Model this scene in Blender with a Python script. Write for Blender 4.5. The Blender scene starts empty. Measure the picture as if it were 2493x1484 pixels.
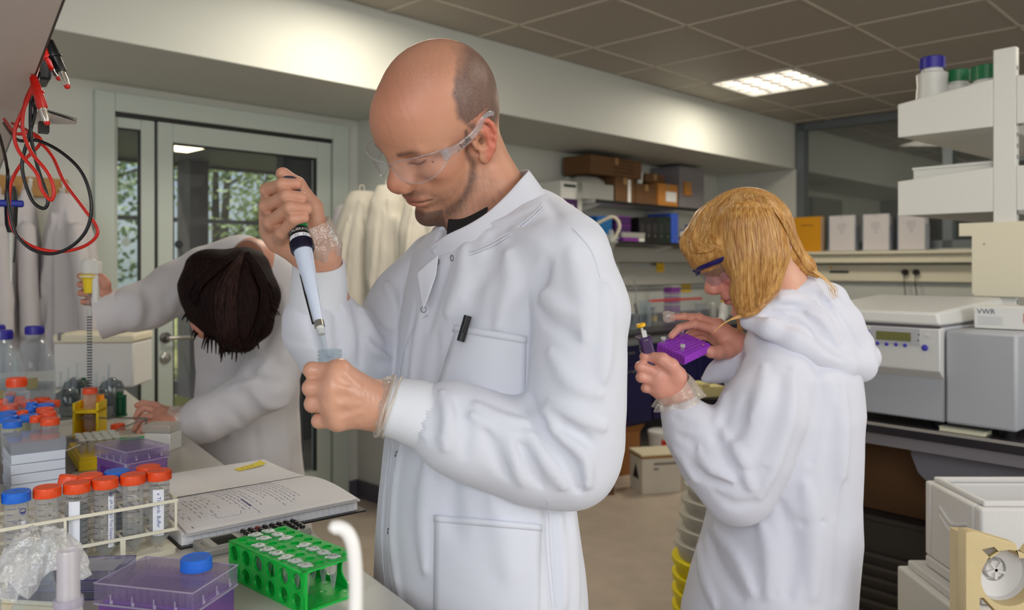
import bpy, math, random
import numpy as np
from mathutils import Vector, Matrix

# ---------------------------------------------------------------- camera, light, exposure
F = 1990.0; CX = 1246.5; HY = 650.0; H = 1.35
scene = bpy.context.scene
COL = scene.collection
cam_d = bpy.data.cameras.new('camera'); cam = bpy.data.objects.new('camera', cam_d); COL.objects.link(cam)
cam.location = (0, 0, H); cam.rotation_euler = (math.radians(90), 0, 0)
cam_d.sensor_width = 36.0; cam_d.lens = F / 2493 * 36; cam_d.shift_y = -(742 - HY) / 2493
cam_d.clip_start = 0.05; cam_d.clip_end = 200
cam_d.dof.use_dof = True; cam_d.dof.focus_distance = 1.13; cam_d.dof.aperture_fstop = 5.8
scene.camera = cam
scene.view_settings.view_transform = 'Standard'; scene.view_settings.look = 'None'
scene.view_settings.gamma = 1.0; scene.view_settings.use_curve_mapping = False
scene.view_settings.exposure = 0.22
try:
    scene.cycles.max_bounces = 10; scene.cycles.transparent_max_bounces = 24
    scene.cycles.sample_clamp_indirect = 6.0
except Exception: pass

U = Vector((.70, .714, 0)).normalized(); NN = Vector((.714, -.70, 0)).normalized()
P0 = Vector((-1.72, 4.0, 0)); WROT = math.atan2(U.y, U.x)
def W(s, d, z=0.0): return P0 + U * s + NN * d + Vector((0, 0, z))
def PX(px, py, Z): return Vector(((px - CX) / F * Z, Z, H + (HY - py) / F * Z))
BZ = 0.93
def onbench(px, py, z=BZ):                      # point where a ray meets the plane of height z
    Z = (H - z) * F / (py - HY); return PX(px, py, Z)

world = bpy.data.worlds.new('World'); scene.world = world; world.use_nodes = True
_nt = world.node_tree; _bg = _nt.nodes['Background']
_sky = _nt.nodes.new('ShaderNodeTexSky'); _sky.sky_type = 'HOSEK_WILKIE'; _sky.turbidity = 8
_sky.sun_direction = Vector((0.5, -0.5, 0.8)).normalized()
_nt.links.new(_sky.outputs[0], _bg.inputs[0]); _bg.inputs[1].default_value = 3.0

def area(name, loc, target, sx, sy, power, rgb=(1, 1, 1), spread=180):
    l = bpy.data.lights.new(name, 'AREA'); l.shape = 'RECTANGLE'; l.size = sx; l.size_y = sy
    l.energy = power; l.color = rgb; l.spread = math.radians(spread)
    o = bpy.data.objects.new(name, l); COL.objects.link(o); o.location = loc
    o.rotation_euler = (Vector(target) - Vector(loc)).to_track_quat('-Z', 'Y').to_euler()
    return o
# assumed daylight: key and side area lights added behind the camera, no windows built
area('assumed_key_light', (-.5, -1.7, 2.3), (.1, 1.4, 1.15), 1.9, 1.3, 50, (.95, .97, 1.0))
area('assumed_side_light', (2.4, -.6, 2.2), (0.3, 1.4, 1.2), 1.2, 1.1, 22, (.96, .975, 1.0))
# sun on the trees beyond the building, shut out of the room by walls and ceiling
_s = bpy.data.lights.new('sun', 'SUN'); _s.energy = 4.0; _s.color = (1, .95, .84); _s.angle = math.radians(1)
_o = bpy.data.objects.new('sun', _s); COL.objects.link(_o); _o.rotation_euler = (NN * .45 + U * .2 + Vector((0, 0, -.87))).to_track_quat('-Z', 'Y').to_euler()

# ---------------------------------------------------------------- materials
def lin(c):
    if max(c) > 1.0001: c = [v / 255 for v in c]
    return tuple((v / 12.92 if v <= .04045 else ((v + .055) / 1.055) ** 2.4) for v in c[:3]) + (1.0,)
MATS = {}
def mat(name, rgb, rough=.5, metal=0.0, bump=0.0, bscale=60, var=0.0, vscale=4, spec=.5, attr=None,
        emit=None, es=0.0, sheen=0.0, sss=0.0, coat=0.0, alpha=1.0, trans=0.0):
    if name in MATS: return MATS[name]
    m = bpy.data.materials.new(name); m.use_nodes = True; nt = m.node_tree; b = nt.nodes['Principled BSDF']
    c = lin(rgb)
    b.inputs['Base Color'].default_value = c
    b.inputs['Roughness'].default_value = rough; b.inputs['Metallic'].default_value = metal
    b.inputs['Specular IOR Level'].default_value = spec
    b.inputs['Alpha'].default_value = alpha; b.inputs['Transmission Weight'].default_value = trans
    if coat: b.inputs['Coat Weight'].default_value = coat; b.inputs['Coat Roughness'].default_value = .15
    if sheen: b.inputs['Sheen Weight'].default_value = sheen
    if sss:
        b.inputs['Subsurface Weight'].default_value = sss; b.inputs['Subsurface Radius'].default_value = (.9, .35, .2)
        b.inputs['Subsurface Scale'].default_value = .012
    if emit: b.inputs['Emission Color'].default_value = lin(emit); b.inputs['Emission Strength'].default_value = es
    tc = nt.nodes.new('ShaderNodeTexCoord')
    src = None
    if attr:
        a = nt.nodes.new('ShaderNodeVertexColor'); a.layer_name = attr; src = a.outputs['Color']
    if var:
        n = nt.nodes.new('ShaderNodeTexNoise'); n.inputs['Scale'].default_value = vscale; n.inputs['Detail'].default_value = 5
        nt.links.new(tc.outputs['Object'], n.inputs['Vector'])
        mr = nt.nodes.new('ShaderNodeMapRange'); mr.inputs[3].default_value = 1 - var; mr.inputs[4].default_value = 1 + var
        mr.inputs[1].default_value = .25; mr.inputs[2].default_value = .75
        nt.links.new(n.outputs['Fac'], mr.inputs[0])
        mx = nt.nodes.new('ShaderNodeVectorMath'); mx.operation = 'SCALE'
        if src: nt.links.new(src, mx.inputs[0])
        else: mx.inputs[0].default_value = c[:3]
        nt.links.new(mr.outputs[0], mx.inputs['Scale']); src = mx.outputs[0]
    if src: nt.links.new(src, b.inputs['Base Color'])
    if bump:
        n2 = nt.nodes.new('ShaderNodeTexNoise'); n2.inputs['Scale'].default_value = bscale; n2.inputs['Detail'].default_value = 4
        nt.links.new(tc.outputs['Object'], n2.inputs['Vector'])
        bp = nt.nodes.new('ShaderNodeBump'); bp.inputs['Strength'].default_value = bump; bp.inputs['Distance'].default_value = .002
        nt.links.new(n2.outputs['Fac'], bp.inputs['Height']); nt.links.new(bp.outputs[0], b.inputs['Normal'])
    MATS[name] = m; return m

def clear(name, tint=(255, 255, 255), rough=.05, base=.06, edge=.55, body=(225, 230, 235), haze=0.0, bump=0.0, bscale=40):
    """thin clear plastic or glass: transparent, glossy towards the rim, with a little milky body"""
    if name in MATS: return MATS[name]
    m = bpy.data.materials.new(name); m.use_nodes = True; nt = m.node_tree; nt.nodes.clear()
    out = nt.nodes.new('ShaderNodeOutputMaterial')
    tr = nt.nodes.new('ShaderNodeBsdfTransparent'); tr.inputs[0].default_value = lin(tint)
    gl = nt.nodes.new('ShaderNodeBsdfPrincipled'); gl.inputs['Base Color'].default_value = lin(body)
    gl.inputs['Roughness'].default_value = rough; gl.inputs['Specular IOR Level'].default_value = .8
    lw = nt.nodes.new('ShaderNodeLayerWeight'); lw.inputs[0].default_value = .35
    mr = nt.nodes.new('ShaderNodeMapRange'); mr.inputs[3].default_value = base + haze; mr.inputs[4].default_value = min(1, edge + haze)
    nt.links.new(lw.outputs['Facing'], mr.inputs[0])
    gs = nt.nodes.new('ShaderNodeBsdfGlossy'); gs.inputs['Roughness'].default_value = rough
    mx0 = nt.nodes.new('ShaderNodeMixShader'); mx0.inputs[0].default_value = .22
    nt.links.new(gl.outputs[0], mx0.inputs[1]); nt.links.new(gs.outputs[0], mx0.inputs[2])
    mx = nt.nodes.new('ShaderNodeMixShader')
    nt.links.new(mr.outputs[0], mx.inputs[0]); nt.links.new(tr.outputs[0], mx.inputs[1]); nt.links.new(mx0.outputs[0], mx.inputs[2])
    if bump:
        tc = nt.nodes.new('ShaderNodeTexCoord')
        n2 = nt.nodes.new('ShaderNodeTexNoise'); n2.inputs['Scale'].default_value = bscale; nt.links.new(tc.outputs['Object'], n2.inputs['Vector'])
        bp = nt.nodes.new('ShaderNodeBump'); bp.inputs['Strength'].default_value = bump; bp.inputs['Distance'].default_value = .004
        nt.links.new(n2.outputs['Fac'], bp.inputs['Height'])
        for x in (gl, gs): nt.links.new(bp.outputs[0], x.inputs['Normal'])
        nt.links.new(bp.outputs[0], lw.inputs['Normal'])
    nt.links.new(mx.outputs[0], out.inputs[0]); MATS[name] = m; return m

# ---------------------------------------------------------------- mesh builder
class MB:
    def __init__(s): s.v = []; s.f = []
    def add(s, v, f, M=None):
        b = len(s.v)
        s.v += [tuple(M @ Vector(p)) for p in v] if M is not None else [tuple(p) for p in v]
        s.f += [tuple(b + i for i in q) for q in f]; return s
    def box(s, x0, x1, y0, y1, z0, z1, M=None):
        v = [(x, y, z) for z in (z0, z1) for y in (y0, y1) for x in (x0, x1)]
        return s.add(v, [(0, 2, 3, 1), (4, 5, 7, 6), (0, 1, 5, 4), (2, 6, 7, 3), (0, 4, 6, 2), (1, 3, 7, 5)], M)
    def prism(s, pts, z0, z1, M=None):              # polygon in xy extruded along z
        n = len(pts); v = [(x, y, z0) for x, y in pts] + [(x, y, z1) for x, y in pts]
        f = [tuple(range(n - 1, -1, -1)), tuple(range(n, 2 * n))] + [(i, (i + 1) % n, n + (i + 1) % n, n + i) for i in range(n)]
        return s.add(v, f, M)
    def lathe(s, prof, n=24, M=None, cap=True):     # (r, z) from bottom to top
        v = []; f = []
        for r, z in prof:
            for i in range(n):
                a = 2 * math.pi * i / n; v.append((r * math.cos(a), r * math.sin(a), z))
        for k in range(len(prof) - 1):
            for i in range(n):
                j = (i + 1) % n; f.append((k * n + i, k * n + j, (k + 1) * n + j, (k + 1) * n + i))
        if cap:
            if prof[0][0] > 1e-6: f.append(tuple(range(n - 1, -1, -1)))
            if prof[-1][0] > 1e-6: f.append(tuple((len(prof) - 1) * n + i for i in range(n)))
        return s.add(v, f, M)
    def tube(s, pts, rad, n=10, cap=True, closed=False, flat=1.0, up=None):
        pts = [Vector(p) for p in pts]; m = len(pts)
        rad = [rad] * m if not hasattr(rad, '__len__') else rad
        v = []; f = []; prev = None
        for i, p in enumerate(pts):
            if closed: t = pts[(i + 1) % m] - pts[i - 1]
            else: t = pts[min(i + 1, m - 1)] - pts[max(i - 1, 0)]
            t.normalize()
            if prev is None:
                a = Vector(up) if up is not None else (Vector((0, 0, 1)) if abs(t.z) < .9 else Vector((1, 0, 0)))
            else: a = prev
            x = (a - t * a.dot(t))
            if x.length < 1e-6: x = t.orthogonal()
            x.normalize(); prev = x; y = t.cross(x)
            for k in range(n):
                q = 2 * math.pi * k / n
                v.append(tuple(p + x * (math.cos(q) * rad[i] * flat) + y * (math.sin(q) * rad[i])))
        for i in range(m if closed else m - 1):
            i2 = (i + 1) % m
            for k in range(n):
                k2 = (k + 1) % n; f.append((i * n + k, i * n + k2, i2 * n + k2, i2 * n + k))
        if cap and not closed: f += [tuple(range(n - 1, -1, -1)), tuple((m - 1) * n + k for k in range(n))]
        return s.add(v, f)
    def ball(s, c, r, n=12, sc=(1, 1, 1), M=None):
        pr = [(math.sin(math.pi * i / n) * 1.0, -math.cos(math.pi * i / n)) for i in range(n + 1)]
        T = Matrix.Translation(Vector(c)) @ Matrix.Diagonal((r * sc[0], r * sc[1], r * sc[2], 1))
        if M is not None: T = M @ T
        return s.lathe([(max(a, 1e-4), b) for a, b in pr], n * 2, T)

def mesh_of(mb, m, name='m', smooth=40):
    me = bpy.data.meshes.new(name); me.from_pydata(mb.v, [], mb.f); me.validate(); me.update()
    if m is not None:
        for x in (m if isinstance(m, (list, tuple)) else [m]): me.materials.append(x)
    if smooth:
        me.shade_smooth(); me.set_sharp_from_angle(angle=math.radians(smooth))
    return me
def obj(name, mb, m, parent=None, loc=None, rz=None, bevel=0, smooth=40, label=None, seg=2, mx=None):
    me = mb if isinstance(mb, bpy.types.Mesh) else mesh_of(mb, m, name, smooth)
    o = bpy.data.objects.new(name, me); COL.objects.link(o)
    if parent is not None: o.parent = parent
    if loc is not None: o.location = loc
    if rz is not None: o.rotation_euler = (0, 0, rz)
    if mx is not None: o.matrix_local = mx
    if bevel:
        b = o.modifiers.new('bevel', 'BEVEL'); b.width = bevel; b.segments = seg; b.limit_method = 'ANGLE'; b.angle_limit = math.radians(50)
        b.harden_normals = False
    if label: o['label'] = label
    return o
def tag(o, label=None, cat=None, group=None, kind=None):
    if label: o['label'] = label
    if cat: o['category'] = cat
    if group: o['group'] = group
    if kind: o['kind'] = kind
    return o
def thing(name, label, cat, loc=(0, 0, 0), rz=0.0, group=None):
    o = bpy.data.objects.new(name, None); COL.objects.link(o); o.location = loc; o.rotation_euler = (0, 0, rz)
    o.empty_display_size = .05
    return tag(o, label, cat, group)
def struct(name, mb, m, loc=None, rz=None, **k):
    o = obj(name, mb, m, None, loc, rz, **k); o['kind'] = 'structure'; return o
def kids(o): return [c for c in COL.objects if c.parent == o]
KID = {}
def copy_tree(o, label=None, group=None, loc=None, rz=None, parent=None, prune=()):
    if parent is None:
        ch = {}
        for c in COL.objects:
            if c.parent is not None: ch.setdefault(c.parent.name, []).append(c)
        copy_tree.ch = ch
    c = o.copy(); COL.objects.link(c); c.parent = parent
    if parent is None:
        if label: c['label'] = label
        if group: c['group'] = group
        if loc is not None: c.location = loc
        if rz is not None: c.rotation_euler = (0, 0, rz)
    for x in copy_tree.ch.get(o.name, []):
        if x.name.split('.')[0] in prune: continue
        copy_tree(x, parent=c)
    return c
def text_geo(body, size, extrude=0.0):
    cu = bpy.data.curves.new('txt', 'FONT'); cu.body = body; cu.size = size; cu.align_x = 'CENTER'; cu.align_y = 'CENTER'
    cu.resolution_u = 2; cu.extrude = extrude
    o = bpy.data.objects.new('txt', cu); COL.objects.link(o)
    dg = bpy.context.evaluated_depsgraph_get(); me = bpy.data.meshes.new_from_object(o.evaluated_get(dg))
    v = [tuple(p.co) for p in me.vertices]; f = [tuple(p.vertices) for p in me.polygons]
    bpy.data.objects.remove(o); bpy.data.curves.remove(cu); bpy.data.meshes.remove(me)
    return v, f
def text_flat(mb, body, size, M): v, f = text_geo(body, size); mb.add(v, f, M); return mb
def text_round(mb, body, size, r, z, ang):          # wrap round a vertical cylinder, centred on angle ang
    v, f = text_geo(body, size)
    mb.add([(r * math.cos(ang + x / r), r * math.sin(ang + x / r), z + y) for x, y, _ in v], f); return mb
def M3(x, y, z, o):
    x, y, z = Vector(x).normalized(), Vector(y).normalized(), Vector(z).normalized(); o = Vector(o)
    return Matrix(((x.x, y.x, z.x, o.x), (x.y, y.y, z.y, o.y), (x.z, y.z, z.z, o.z), (0, 0, 0, 1)))
def T(x=0, y=0, z=0): return Matrix.Translation((x, y, z))
def RX(a): return Matrix.Rotation(math.radians(a), 4, 'X')
def RY(a): return Matrix.Rotation(math.radians(a), 4, 'Y')
def RZ(a): return Matrix.Rotation(math.radians(a), 4, 'Z')
def smooth_path(pts, n=8, closed=False):
    P = [Vector(p) for p in pts]; out = []; m = len(P)
    for i in range(m if closed else m - 1):
        if closed: a, b, c, d = P[i - 1], P[i], P[(i + 1) % m], P[(i + 2) % m]
        else: a, b, c, d = P[max(i - 1, 0)], P[i], P[i + 1], P[min(i + 2, m - 1)]
        for k in range(n):
            t = k / n
            out.append(.5 * ((2 * b) + (c - a) * t + (2 * a - 5 * b + 4 * c - d) * t * t + (3 * b - a - 3 * c + d) * t ** 3))
    if not closed: out.append(P[-1])
    return out
# ---------------------------------------------------------------- sculpting with distance fields
F4 = np.float32
class Sdf:
    """list of primitives; each is (fn, k, op, (a, b, r)) with a bounding capsule for culling"""
    def __init__(s): s.p = []; s.folds = []; s.noise = []; s.post = None
    def _add(s, fn, k, op, a, b, r): s.p.append((fn, k, op, np.array(a, F4), np.array(b, F4), r)); return s
    def cone(s, a, b, ra, rb, k=.01, op='u'):
        a = np.array(a, F4); b = np.array(b, F4); d = b - a; L2 = float(max((d * d).sum(), 1e-12)); ra = float(ra); rb = float(rb)
        def fn(p):
            t = np.clip(((p - a) @ d) / L2, 0, 1)
            return np.sqrt((((p - a) - t[..., None] * d) ** 2).sum(-1)) - (ra + (rb - ra) * t)
        return s._add(fn, k, op, a, b, max(ra, rb))
    def chain(s, pts, k=.01, op='u'):               # [(x,y,z,r), ...]
        for i in range(len(pts) - 1): s.cone(pts[i][:3], pts[i + 1][:3], pts[i][3], pts[i + 1][3], k, op)
        return s
    def ell(s, c, r, k=.01, op='u', R=None):         # ellipsoid; R 3x3: columns are its axes
        c = np.array(c, F4); r = np.array(r, F4); Rm = None if R is None else np.array(R, F4)
        def fn(p):
            q = p - c
            if Rm is not None: q = q @ Rm
            k0 = np.sqrt(((q / r) ** 2).sum(-1)); k1 = np.sqrt(((q / (r * r)) ** 2).sum(-1))
            return k0 * (k0 - 1.0) / np.maximum(k1, 1e-9)
        return s._add(fn, k, op, c, c, float(r.max()) * 1.3 + .3 * float(r.max() - r.min()) + .004)
    def loft(s, secs, k=.02, op='u', ax=(0, 0, 1)):
        """vertical body: secs = [(z, cx, cy, a, b, yaw)], ellipse half axes a (along yaw), b"""
        S = np.array(sorted(secs), float)
        def fn(p):
            z = p[..., 2]; zz = np.clip(z, S[0, 0], S[-1, 0])
            g = lambda j: np.interp(zz, S[:, 0], S[:, j]).astype(F4)
            x = p[..., 0] - g(1); y = p[..., 1] - g(2); a = g(3); b = g(4); w = g(5)
            c_, s_ = np.cos(w), np.sin(w)
            qx = x * c_ + y * s_; qy = -x * s_ + y * c_
            k0 = np.sqrt((qx / a) ** 2 + (qy / b) ** 2); k1 = np.sqrt((qx / a ** 2) ** 2 + (qy / b ** 2) ** 2)
            d = np.where(k0 < 1e-3, -np.minimum(a, b), k0 * (k0 - 1) / np.maximum(k1, 1e-6))
            dz = np.abs(z - zz)
            return np.where(dz > 0, np.sqrt(np.maximum(d, 0) ** 2 + dz ** 2) + np.minimum(np.maximum(d, -.01), 0), np.maximum(d, np.maximum(S[0, 0] - z, z - S[-1, 0])))
        r = float(max(S[:, 3].max(), S[:, 4].max()))
        return s._add(fn, k, op, (S[0, 1], S[0, 2], S[0, 0]), (S[-1, 1], S[-1, 2], S[-1, 0]), r + .05)
    def cut(s, c, nrm, k=.004):                      # remove the side the normal points to
        c = np.array(c, F4); n = np.array(nrm, F4); n /= np.linalg.norm(n)
        return s._add(lambda p: -((p - c) @ n), k, 'sp', c, c, 1e6)
    def fold(s, pts, h, w):                          # ridge (h>0) or groove (h<0) along a polyline
        s.folds.append((np.array([list(p)[:3] for p in pts], F4), float(h), float(w), pts)); return s
    def ev(s, P, full=True, R=0.0):
        """P: (nb, m, 3) blocks, R the radius of a block"""
        cen = P.mean(axis=1) if P.shape[1] > 1 else P[:, 0]
        D = np.full(P.shape[:2], 1.0, F4)
        for fn, k, op, a, b, r in s.p:
            if r > 1e5 or R == 0: idx = slice(None)
            else:
                d = b - a; L2 = max((d * d).sum(), 1e-12); t = np.clip(((cen - a) @ d) / L2, 0, 1)
                dist = np.sqrt((((cen - a) - t[:, None] * d) ** 2).sum(-1)) - r
                m = dist < 2.2 * R + 2 * k + .008
                if not m.any(): continue
                idx = m
            d2 = fn(P[idx]); d1 = D[idx]
            if op == 'u':
                h = np.maximum(k - np.abs(d1 - d2), 0) / k; v = np.minimum(d1, d2) - h * h * k * .25
            else:
                d2 = -d2 if op == 's' else -d2
                h = np.maximum(k - np.abs(d1 - d2), 0) / k; v = np.maximum(d1, d2) + h * h * k * .25
            D[idx] = v
        if full:
            for pts, h, w, _ in s.folds:
                lo = pts.min(0) - 2.6 * w - R; hi = pts.max(0) + 2.6 * w + R
                m = ((cen >= lo) & (cen <= hi)).all(-1)
                if not m.any(): continue
                Q = P[m]; best = np.full(Q.shape[:2], 9.0, F4)
                n = len(pts)
                for i in range(n - 1):
                    a = pts[i]; d = pts[i + 1] - a; L2 = float(max((d * d).sum(), 1e-12))
                    t = np.clip(((Q - a) @ d) / L2, 0, 1); tt = (i + t) / (n - 1)
                    ww = w * (.45 + .55 * np.sin(np.pi * np.clip(tt, .04, .96)) )
                    best = np.minimum(best, np.sqrt((((Q - a) - t[..., None] * d) ** 2).sum(-1)) / ww)
                D[m] -= h * np.exp(-best ** 2)
            for fn in s.noise: D = D + fn(P)
        return D
    def project(s, px, py, z0=.4, z1=6.0):
        """first point of the smooth base surface on the line of sight of a pixel"""
        d = np.array([(px - CX) / F, 1.0, (HY - py) / F]); L = np.linalg.norm(d); t = z0
        for _ in range(160):
            p = np.array([0, 0, H]) + d * t
            v = float(s.ev(p[None, None, :], full=False)[0, 0])
            if v < .0004: return p
            t += v / L * .8
            if t > z1: return None
        return p
    def pfold(s, pix, h, w, n=3):
        pts = [s.project(*q) for q in pix]; pts = [p for p in pts if p is not None]
        if len(pts) >= 2:
            pts = [tuple(q) for q in smooth_path(pts, n)] if len(pts) > 2 else pts
            s.fold(pts, h, w)
        return s

def sdf_mesh(S, lo, hi, step, name='m'):
    lo = np.array(lo, float); hi = np.array(hi, float); B = 8; bs = B * step
    nb = np.ceil((hi - lo) / bs).astype(int); rad = bs * math.sqrt(3) / 2
    # coarse pass on double blocks, then blocks
    act = None
    for mul in (4, 1):
        b2 = bs * mul; n2 = np.ceil(nb / mul).astype(int); R = b2 * math.sqrt(3) / 2
        if act is None: I = np.stack(np.meshgrid(*[np.arange(n) for n in n2], indexing='ij'), -1).reshape(-1, 3)
        else:
            off = np.stack(np.meshgrid(*[np.arange(4)] * 3, indexing='ij'), -1).reshape(-1, 3)
            I = (act[:, None, :] * 4 + off[None]).reshape(-1, 3)
        C = (lo + (I + .5) * b2).astype(F4)
        v = np.concatenate([S.ev(C[i:i + 20000, None, :], full=False, R=R)[:, 0] for i in range(0, len(C), 20000)])
        act = I[np.abs(v) < R * 1.6 + .016]
    o9 = np.stack(np.meshgrid(*[np.arange(B + 1)] * 3, indexing='ij'), -1)
    big = np.array([1, 1 << 20, 1 << 40], dtype=np.int64)
    VID = []; VP = []; FQ = []
    cube = [(a, b, c) for a in (0, 1) for b in (0, 1) for c in (0, 1)]
    edges = [(p, q) for i, p in enumerate(cube) for q in cube[i + 1:] if sum(abs(x - y) for x, y in zip(p, q)) == 1]
    for st in range(0, len(act), 600):
        A = act[st:st + 600]; n = len(A)
        G = (A[:, None, None, None, :] * B + o9[None]); P = (lo + G * step).astype(F4)
        V = S.ev(P.reshape(n, -1, 3), R=rad).reshape(n, B + 1, B + 1, B + 1)
        ins = V < 0
        sl = lambda Aq, c: Aq[:, c[0]:c[0] + B, c[1]:c[1] + B, c[2]:c[2] + B]
        cnt = sum(sl(ins, c).astype(int) for c in cube); cell = (cnt > 0) & (cnt < 8)
        if not cell.any(): continue
        w = np.argwhere(cell)
        acc = np.zeros((len(w), 3)); num = np.zeros(len(w))
        vals = {c: V[w[:, 0], w[:, 1] + c[0], w[:, 2] + c[1], w[:, 3] + c[2]] for c in cube}
        for p, q in edges:
            a, b = vals[p], vals[q]; m = (a < 0) != (b < 0)
            t = np.where(m, a / np.where(a - b == 0, 1, a - b), 0)
            pp = np.array(p) + t[:, None] * (np.array(q) - np.array(p)); acc += pp * m[:, None]; num += m
        pos = acc / num[:, None]
        gc = A[w[:, 0]] * B + w[:, 1:]
        VID.append((gc.astype(np.int64) * big).sum(1)); VP.append(lo + (gc + pos) * step)
        for ax in range(3):
            e = [0, 0, 0]; e[ax] = 1
            s0 = sl(ins, (0, 0, 0)); s1 = sl(ins, tuple(e)); m = s0 != s1
            w2 = np.argwhere(m)
            if not len(w2): continue
            g2 = (A[w2[:, 0]] * B + w2[:, 1:]).astype(np.int64); fl = s0[m]
            a1 = np.zeros(3, np.int64); a2 = np.zeros(3, np.int64); a1[(ax + 1) % 3] = 1; a2[(ax + 2) % 3] = 1
            q = np.stack([((g2 - a1 - a2) * big).sum(1), ((g2 - a2) * big).sum(1), (g2 * big).sum(1), ((g2 - a1) * big).sum(1)], 1)
            q[~fl] = q[~fl][:, ::-1]; FQ.append(q)
    ids = np.concatenate(VID); pos = np.concatenate(VP); o = np.argsort(ids); ids = ids[o]; pos = pos[o]
    q = np.concatenate(FQ); k = np.searchsorted(ids, q); k = np.clip(k, 0, len(ids) - 1)
    ok = (ids[k] == q).all(1);  k = k[ok]
    me = bpy.data.meshes.new(name)
    me.vertices.add(len(pos)); me.vertices.foreach_set('co', pos.astype(np.float32).ravel())
    me.loops.add(len(k) * 4); me.loops.foreach_set('vertex_index', k.astype(np.int32).ravel())
    me.polygons.add(len(k)); me.polygons.foreach_set('loop_start', np.arange(0, len(k) * 4, 4, dtype=np.int32))
    me.polygons.foreach_set('loop_total', np.full(len(k), 4, np.int32))
    me.update(calc_edges=True); me.shade_smooth()
    return me, pos
def set_col(me, rgb):                                # rgb (n,3) linear, 4th column: share of short hair
    a = me.color_attributes.new('Col', 'FLOAT_COLOR', 'POINT')
    if rgb.shape[1] == 3: rgb = np.concatenate([rgb, np.zeros((len(rgb), 1))], 1)
    a.data.foreach_set('color', rgb.astype(np.float32).ravel())
def keep_pieces(me, tiny=60): pass
def nse(p, sc, seed=0):                              # cheap smooth noise in [-1,1]
    r = np.random.RandomState(seed); out = 0; amp = 0
    for o in range(5):
        k = r.normal(size=3); k /= np.linalg.norm(k); k = (k * sc * (1.0 + .45 * o)).astype(np.float32); ph = float(r.uniform(0, 6.28))
        q = r.normal(size=3); q = (q / np.linalg.norm(q) * sc * .8).astype(np.float32)
        out = out + np.sin(p @ k + ph + 1.7 * np.sin(p @ q + ph * 2)) / (1 + .35 * o); amp += 1 / (1 + .35 * o)
    return out / amp
# ---------------------------------------------------------------- the room
m_wall = mat('painted_wall', (196, 197, 190), .6, bump=.05, bscale=120)
m_ceil = mat('ceiling_tile_metal', (168, 160, 148), .55, bump=.03, bscale=200)
m_grid = mat('ceiling_grid_white', (205, 196, 180), .5)
m_floor = mat('vinyl_floor', (184, 170, 156), .35, var=.10, vscale=9, bump=.03, bscale=90)
m_skirt = mat('grey_skirting', (84, 82, 92), .5)
m_alu = mat('satin_aluminium', (150, 158, 152), .45, metal=.15)
m_doorp = mat('pale_grey_door_paint', (184, 192, 184), .4)
m_black = mat('black_plastic', (18, 17, 20), .4)
m_white = mat('white_laminate', (214, 214, 210), .4)
m_whitep = mat('white_painted_steel', (222, 221, 216), .38)
m_cream = mat('cream_plastic', (226, 219, 196), .45)
m_steel = mat('brushed_steel', (170, 168, 162), .3, metal=.9)
m_glass = clear('window_glass', (250, 252, 250), .02, .015, .22)
m_dark = mat('dark_interior', (40, 36, 38), .7)
m_navy = mat('navy_cabinet_front', (14, 14, 66), .42)
m_btop = mat('dark_bench_top', (38, 34, 40), .35)
m_bench = mat('pale_grey_bench_top', (196, 192, 184), .32, var=.03, vscale=30)

def Wsp(px, d):                                   # s of a pixel column on the plane d
    q = (px - CX) / F; a = P0 + NN * d; return (q * a.y - a.x) / (U.x - q * U.y)
def Wdp(px, s):
    q = (px - CX) / F; a = P0 + U * s; return (q * a.y - a.x) / (NN.x - q * NN.y)
def zat(py, Z): return H + (HY - py) / F * Z
def wbox(mb, s0, s1, d0, d1, z0, z1): return mb.box(s0, s1, -d1, -d0, z0, z1)
PR = dict(loc=P0, rz=WROT)
CZ = 2.60; SZ = 2.21; BD = .777

fl = struct('floor', MB().box(-4.5, 9.5, -7.0, 3.2, -.06, 0), m_floor, **PR)
g = .615; s_0 = 1.395 - 9 * g; d_0 = 1.09
ceil = struct('ceiling', MB().box(-4.5, 9.5, -7.0, -BD + .0, CZ + .03, CZ + .08), m_ceil, **PR)
tile = mesh_of(MB().box(.006, g - .006, -g + .006, -.006, 0, .02), m_ceil, 'ceiling_tile')
strip = mesh_of(MB().box(.006, g - .006, -.306, -.012, 0, .02), m_ceil, 'ceiling_tile')
LUM = {(12, 0): 1, (7, 0): 1, (12, 4): 1, (7, 4): 1, (2, 0): 1}
for i in range(20):
    for k in range(-1, 8):
        if (i, k) in LUM or (k == -1 and i == 19): continue
        if k > 4 and (i < 6): continue
        t = obj('ceiling_tile', tile if k >= 0 else strip, None, ceil)
        t.location = (s_0 + i * g, -(d_0 + k * g) if k >= 0 else -(d_0 - .306 - .006), CZ + .004)
gm = MB()
for i in range(21): gm.box(s_0 + i * g - .007, s_0 + i * g + .007, -6.2, -BD, CZ, CZ + .012)
for k in range(0, 9): gm.box(-4.3, 9.0, -(d_0 + k * g) - .007, -(d_0 + k * g) + .007, CZ, CZ + .012)
obj('ceiling_grid', gm, m_grid, ceil)

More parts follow.
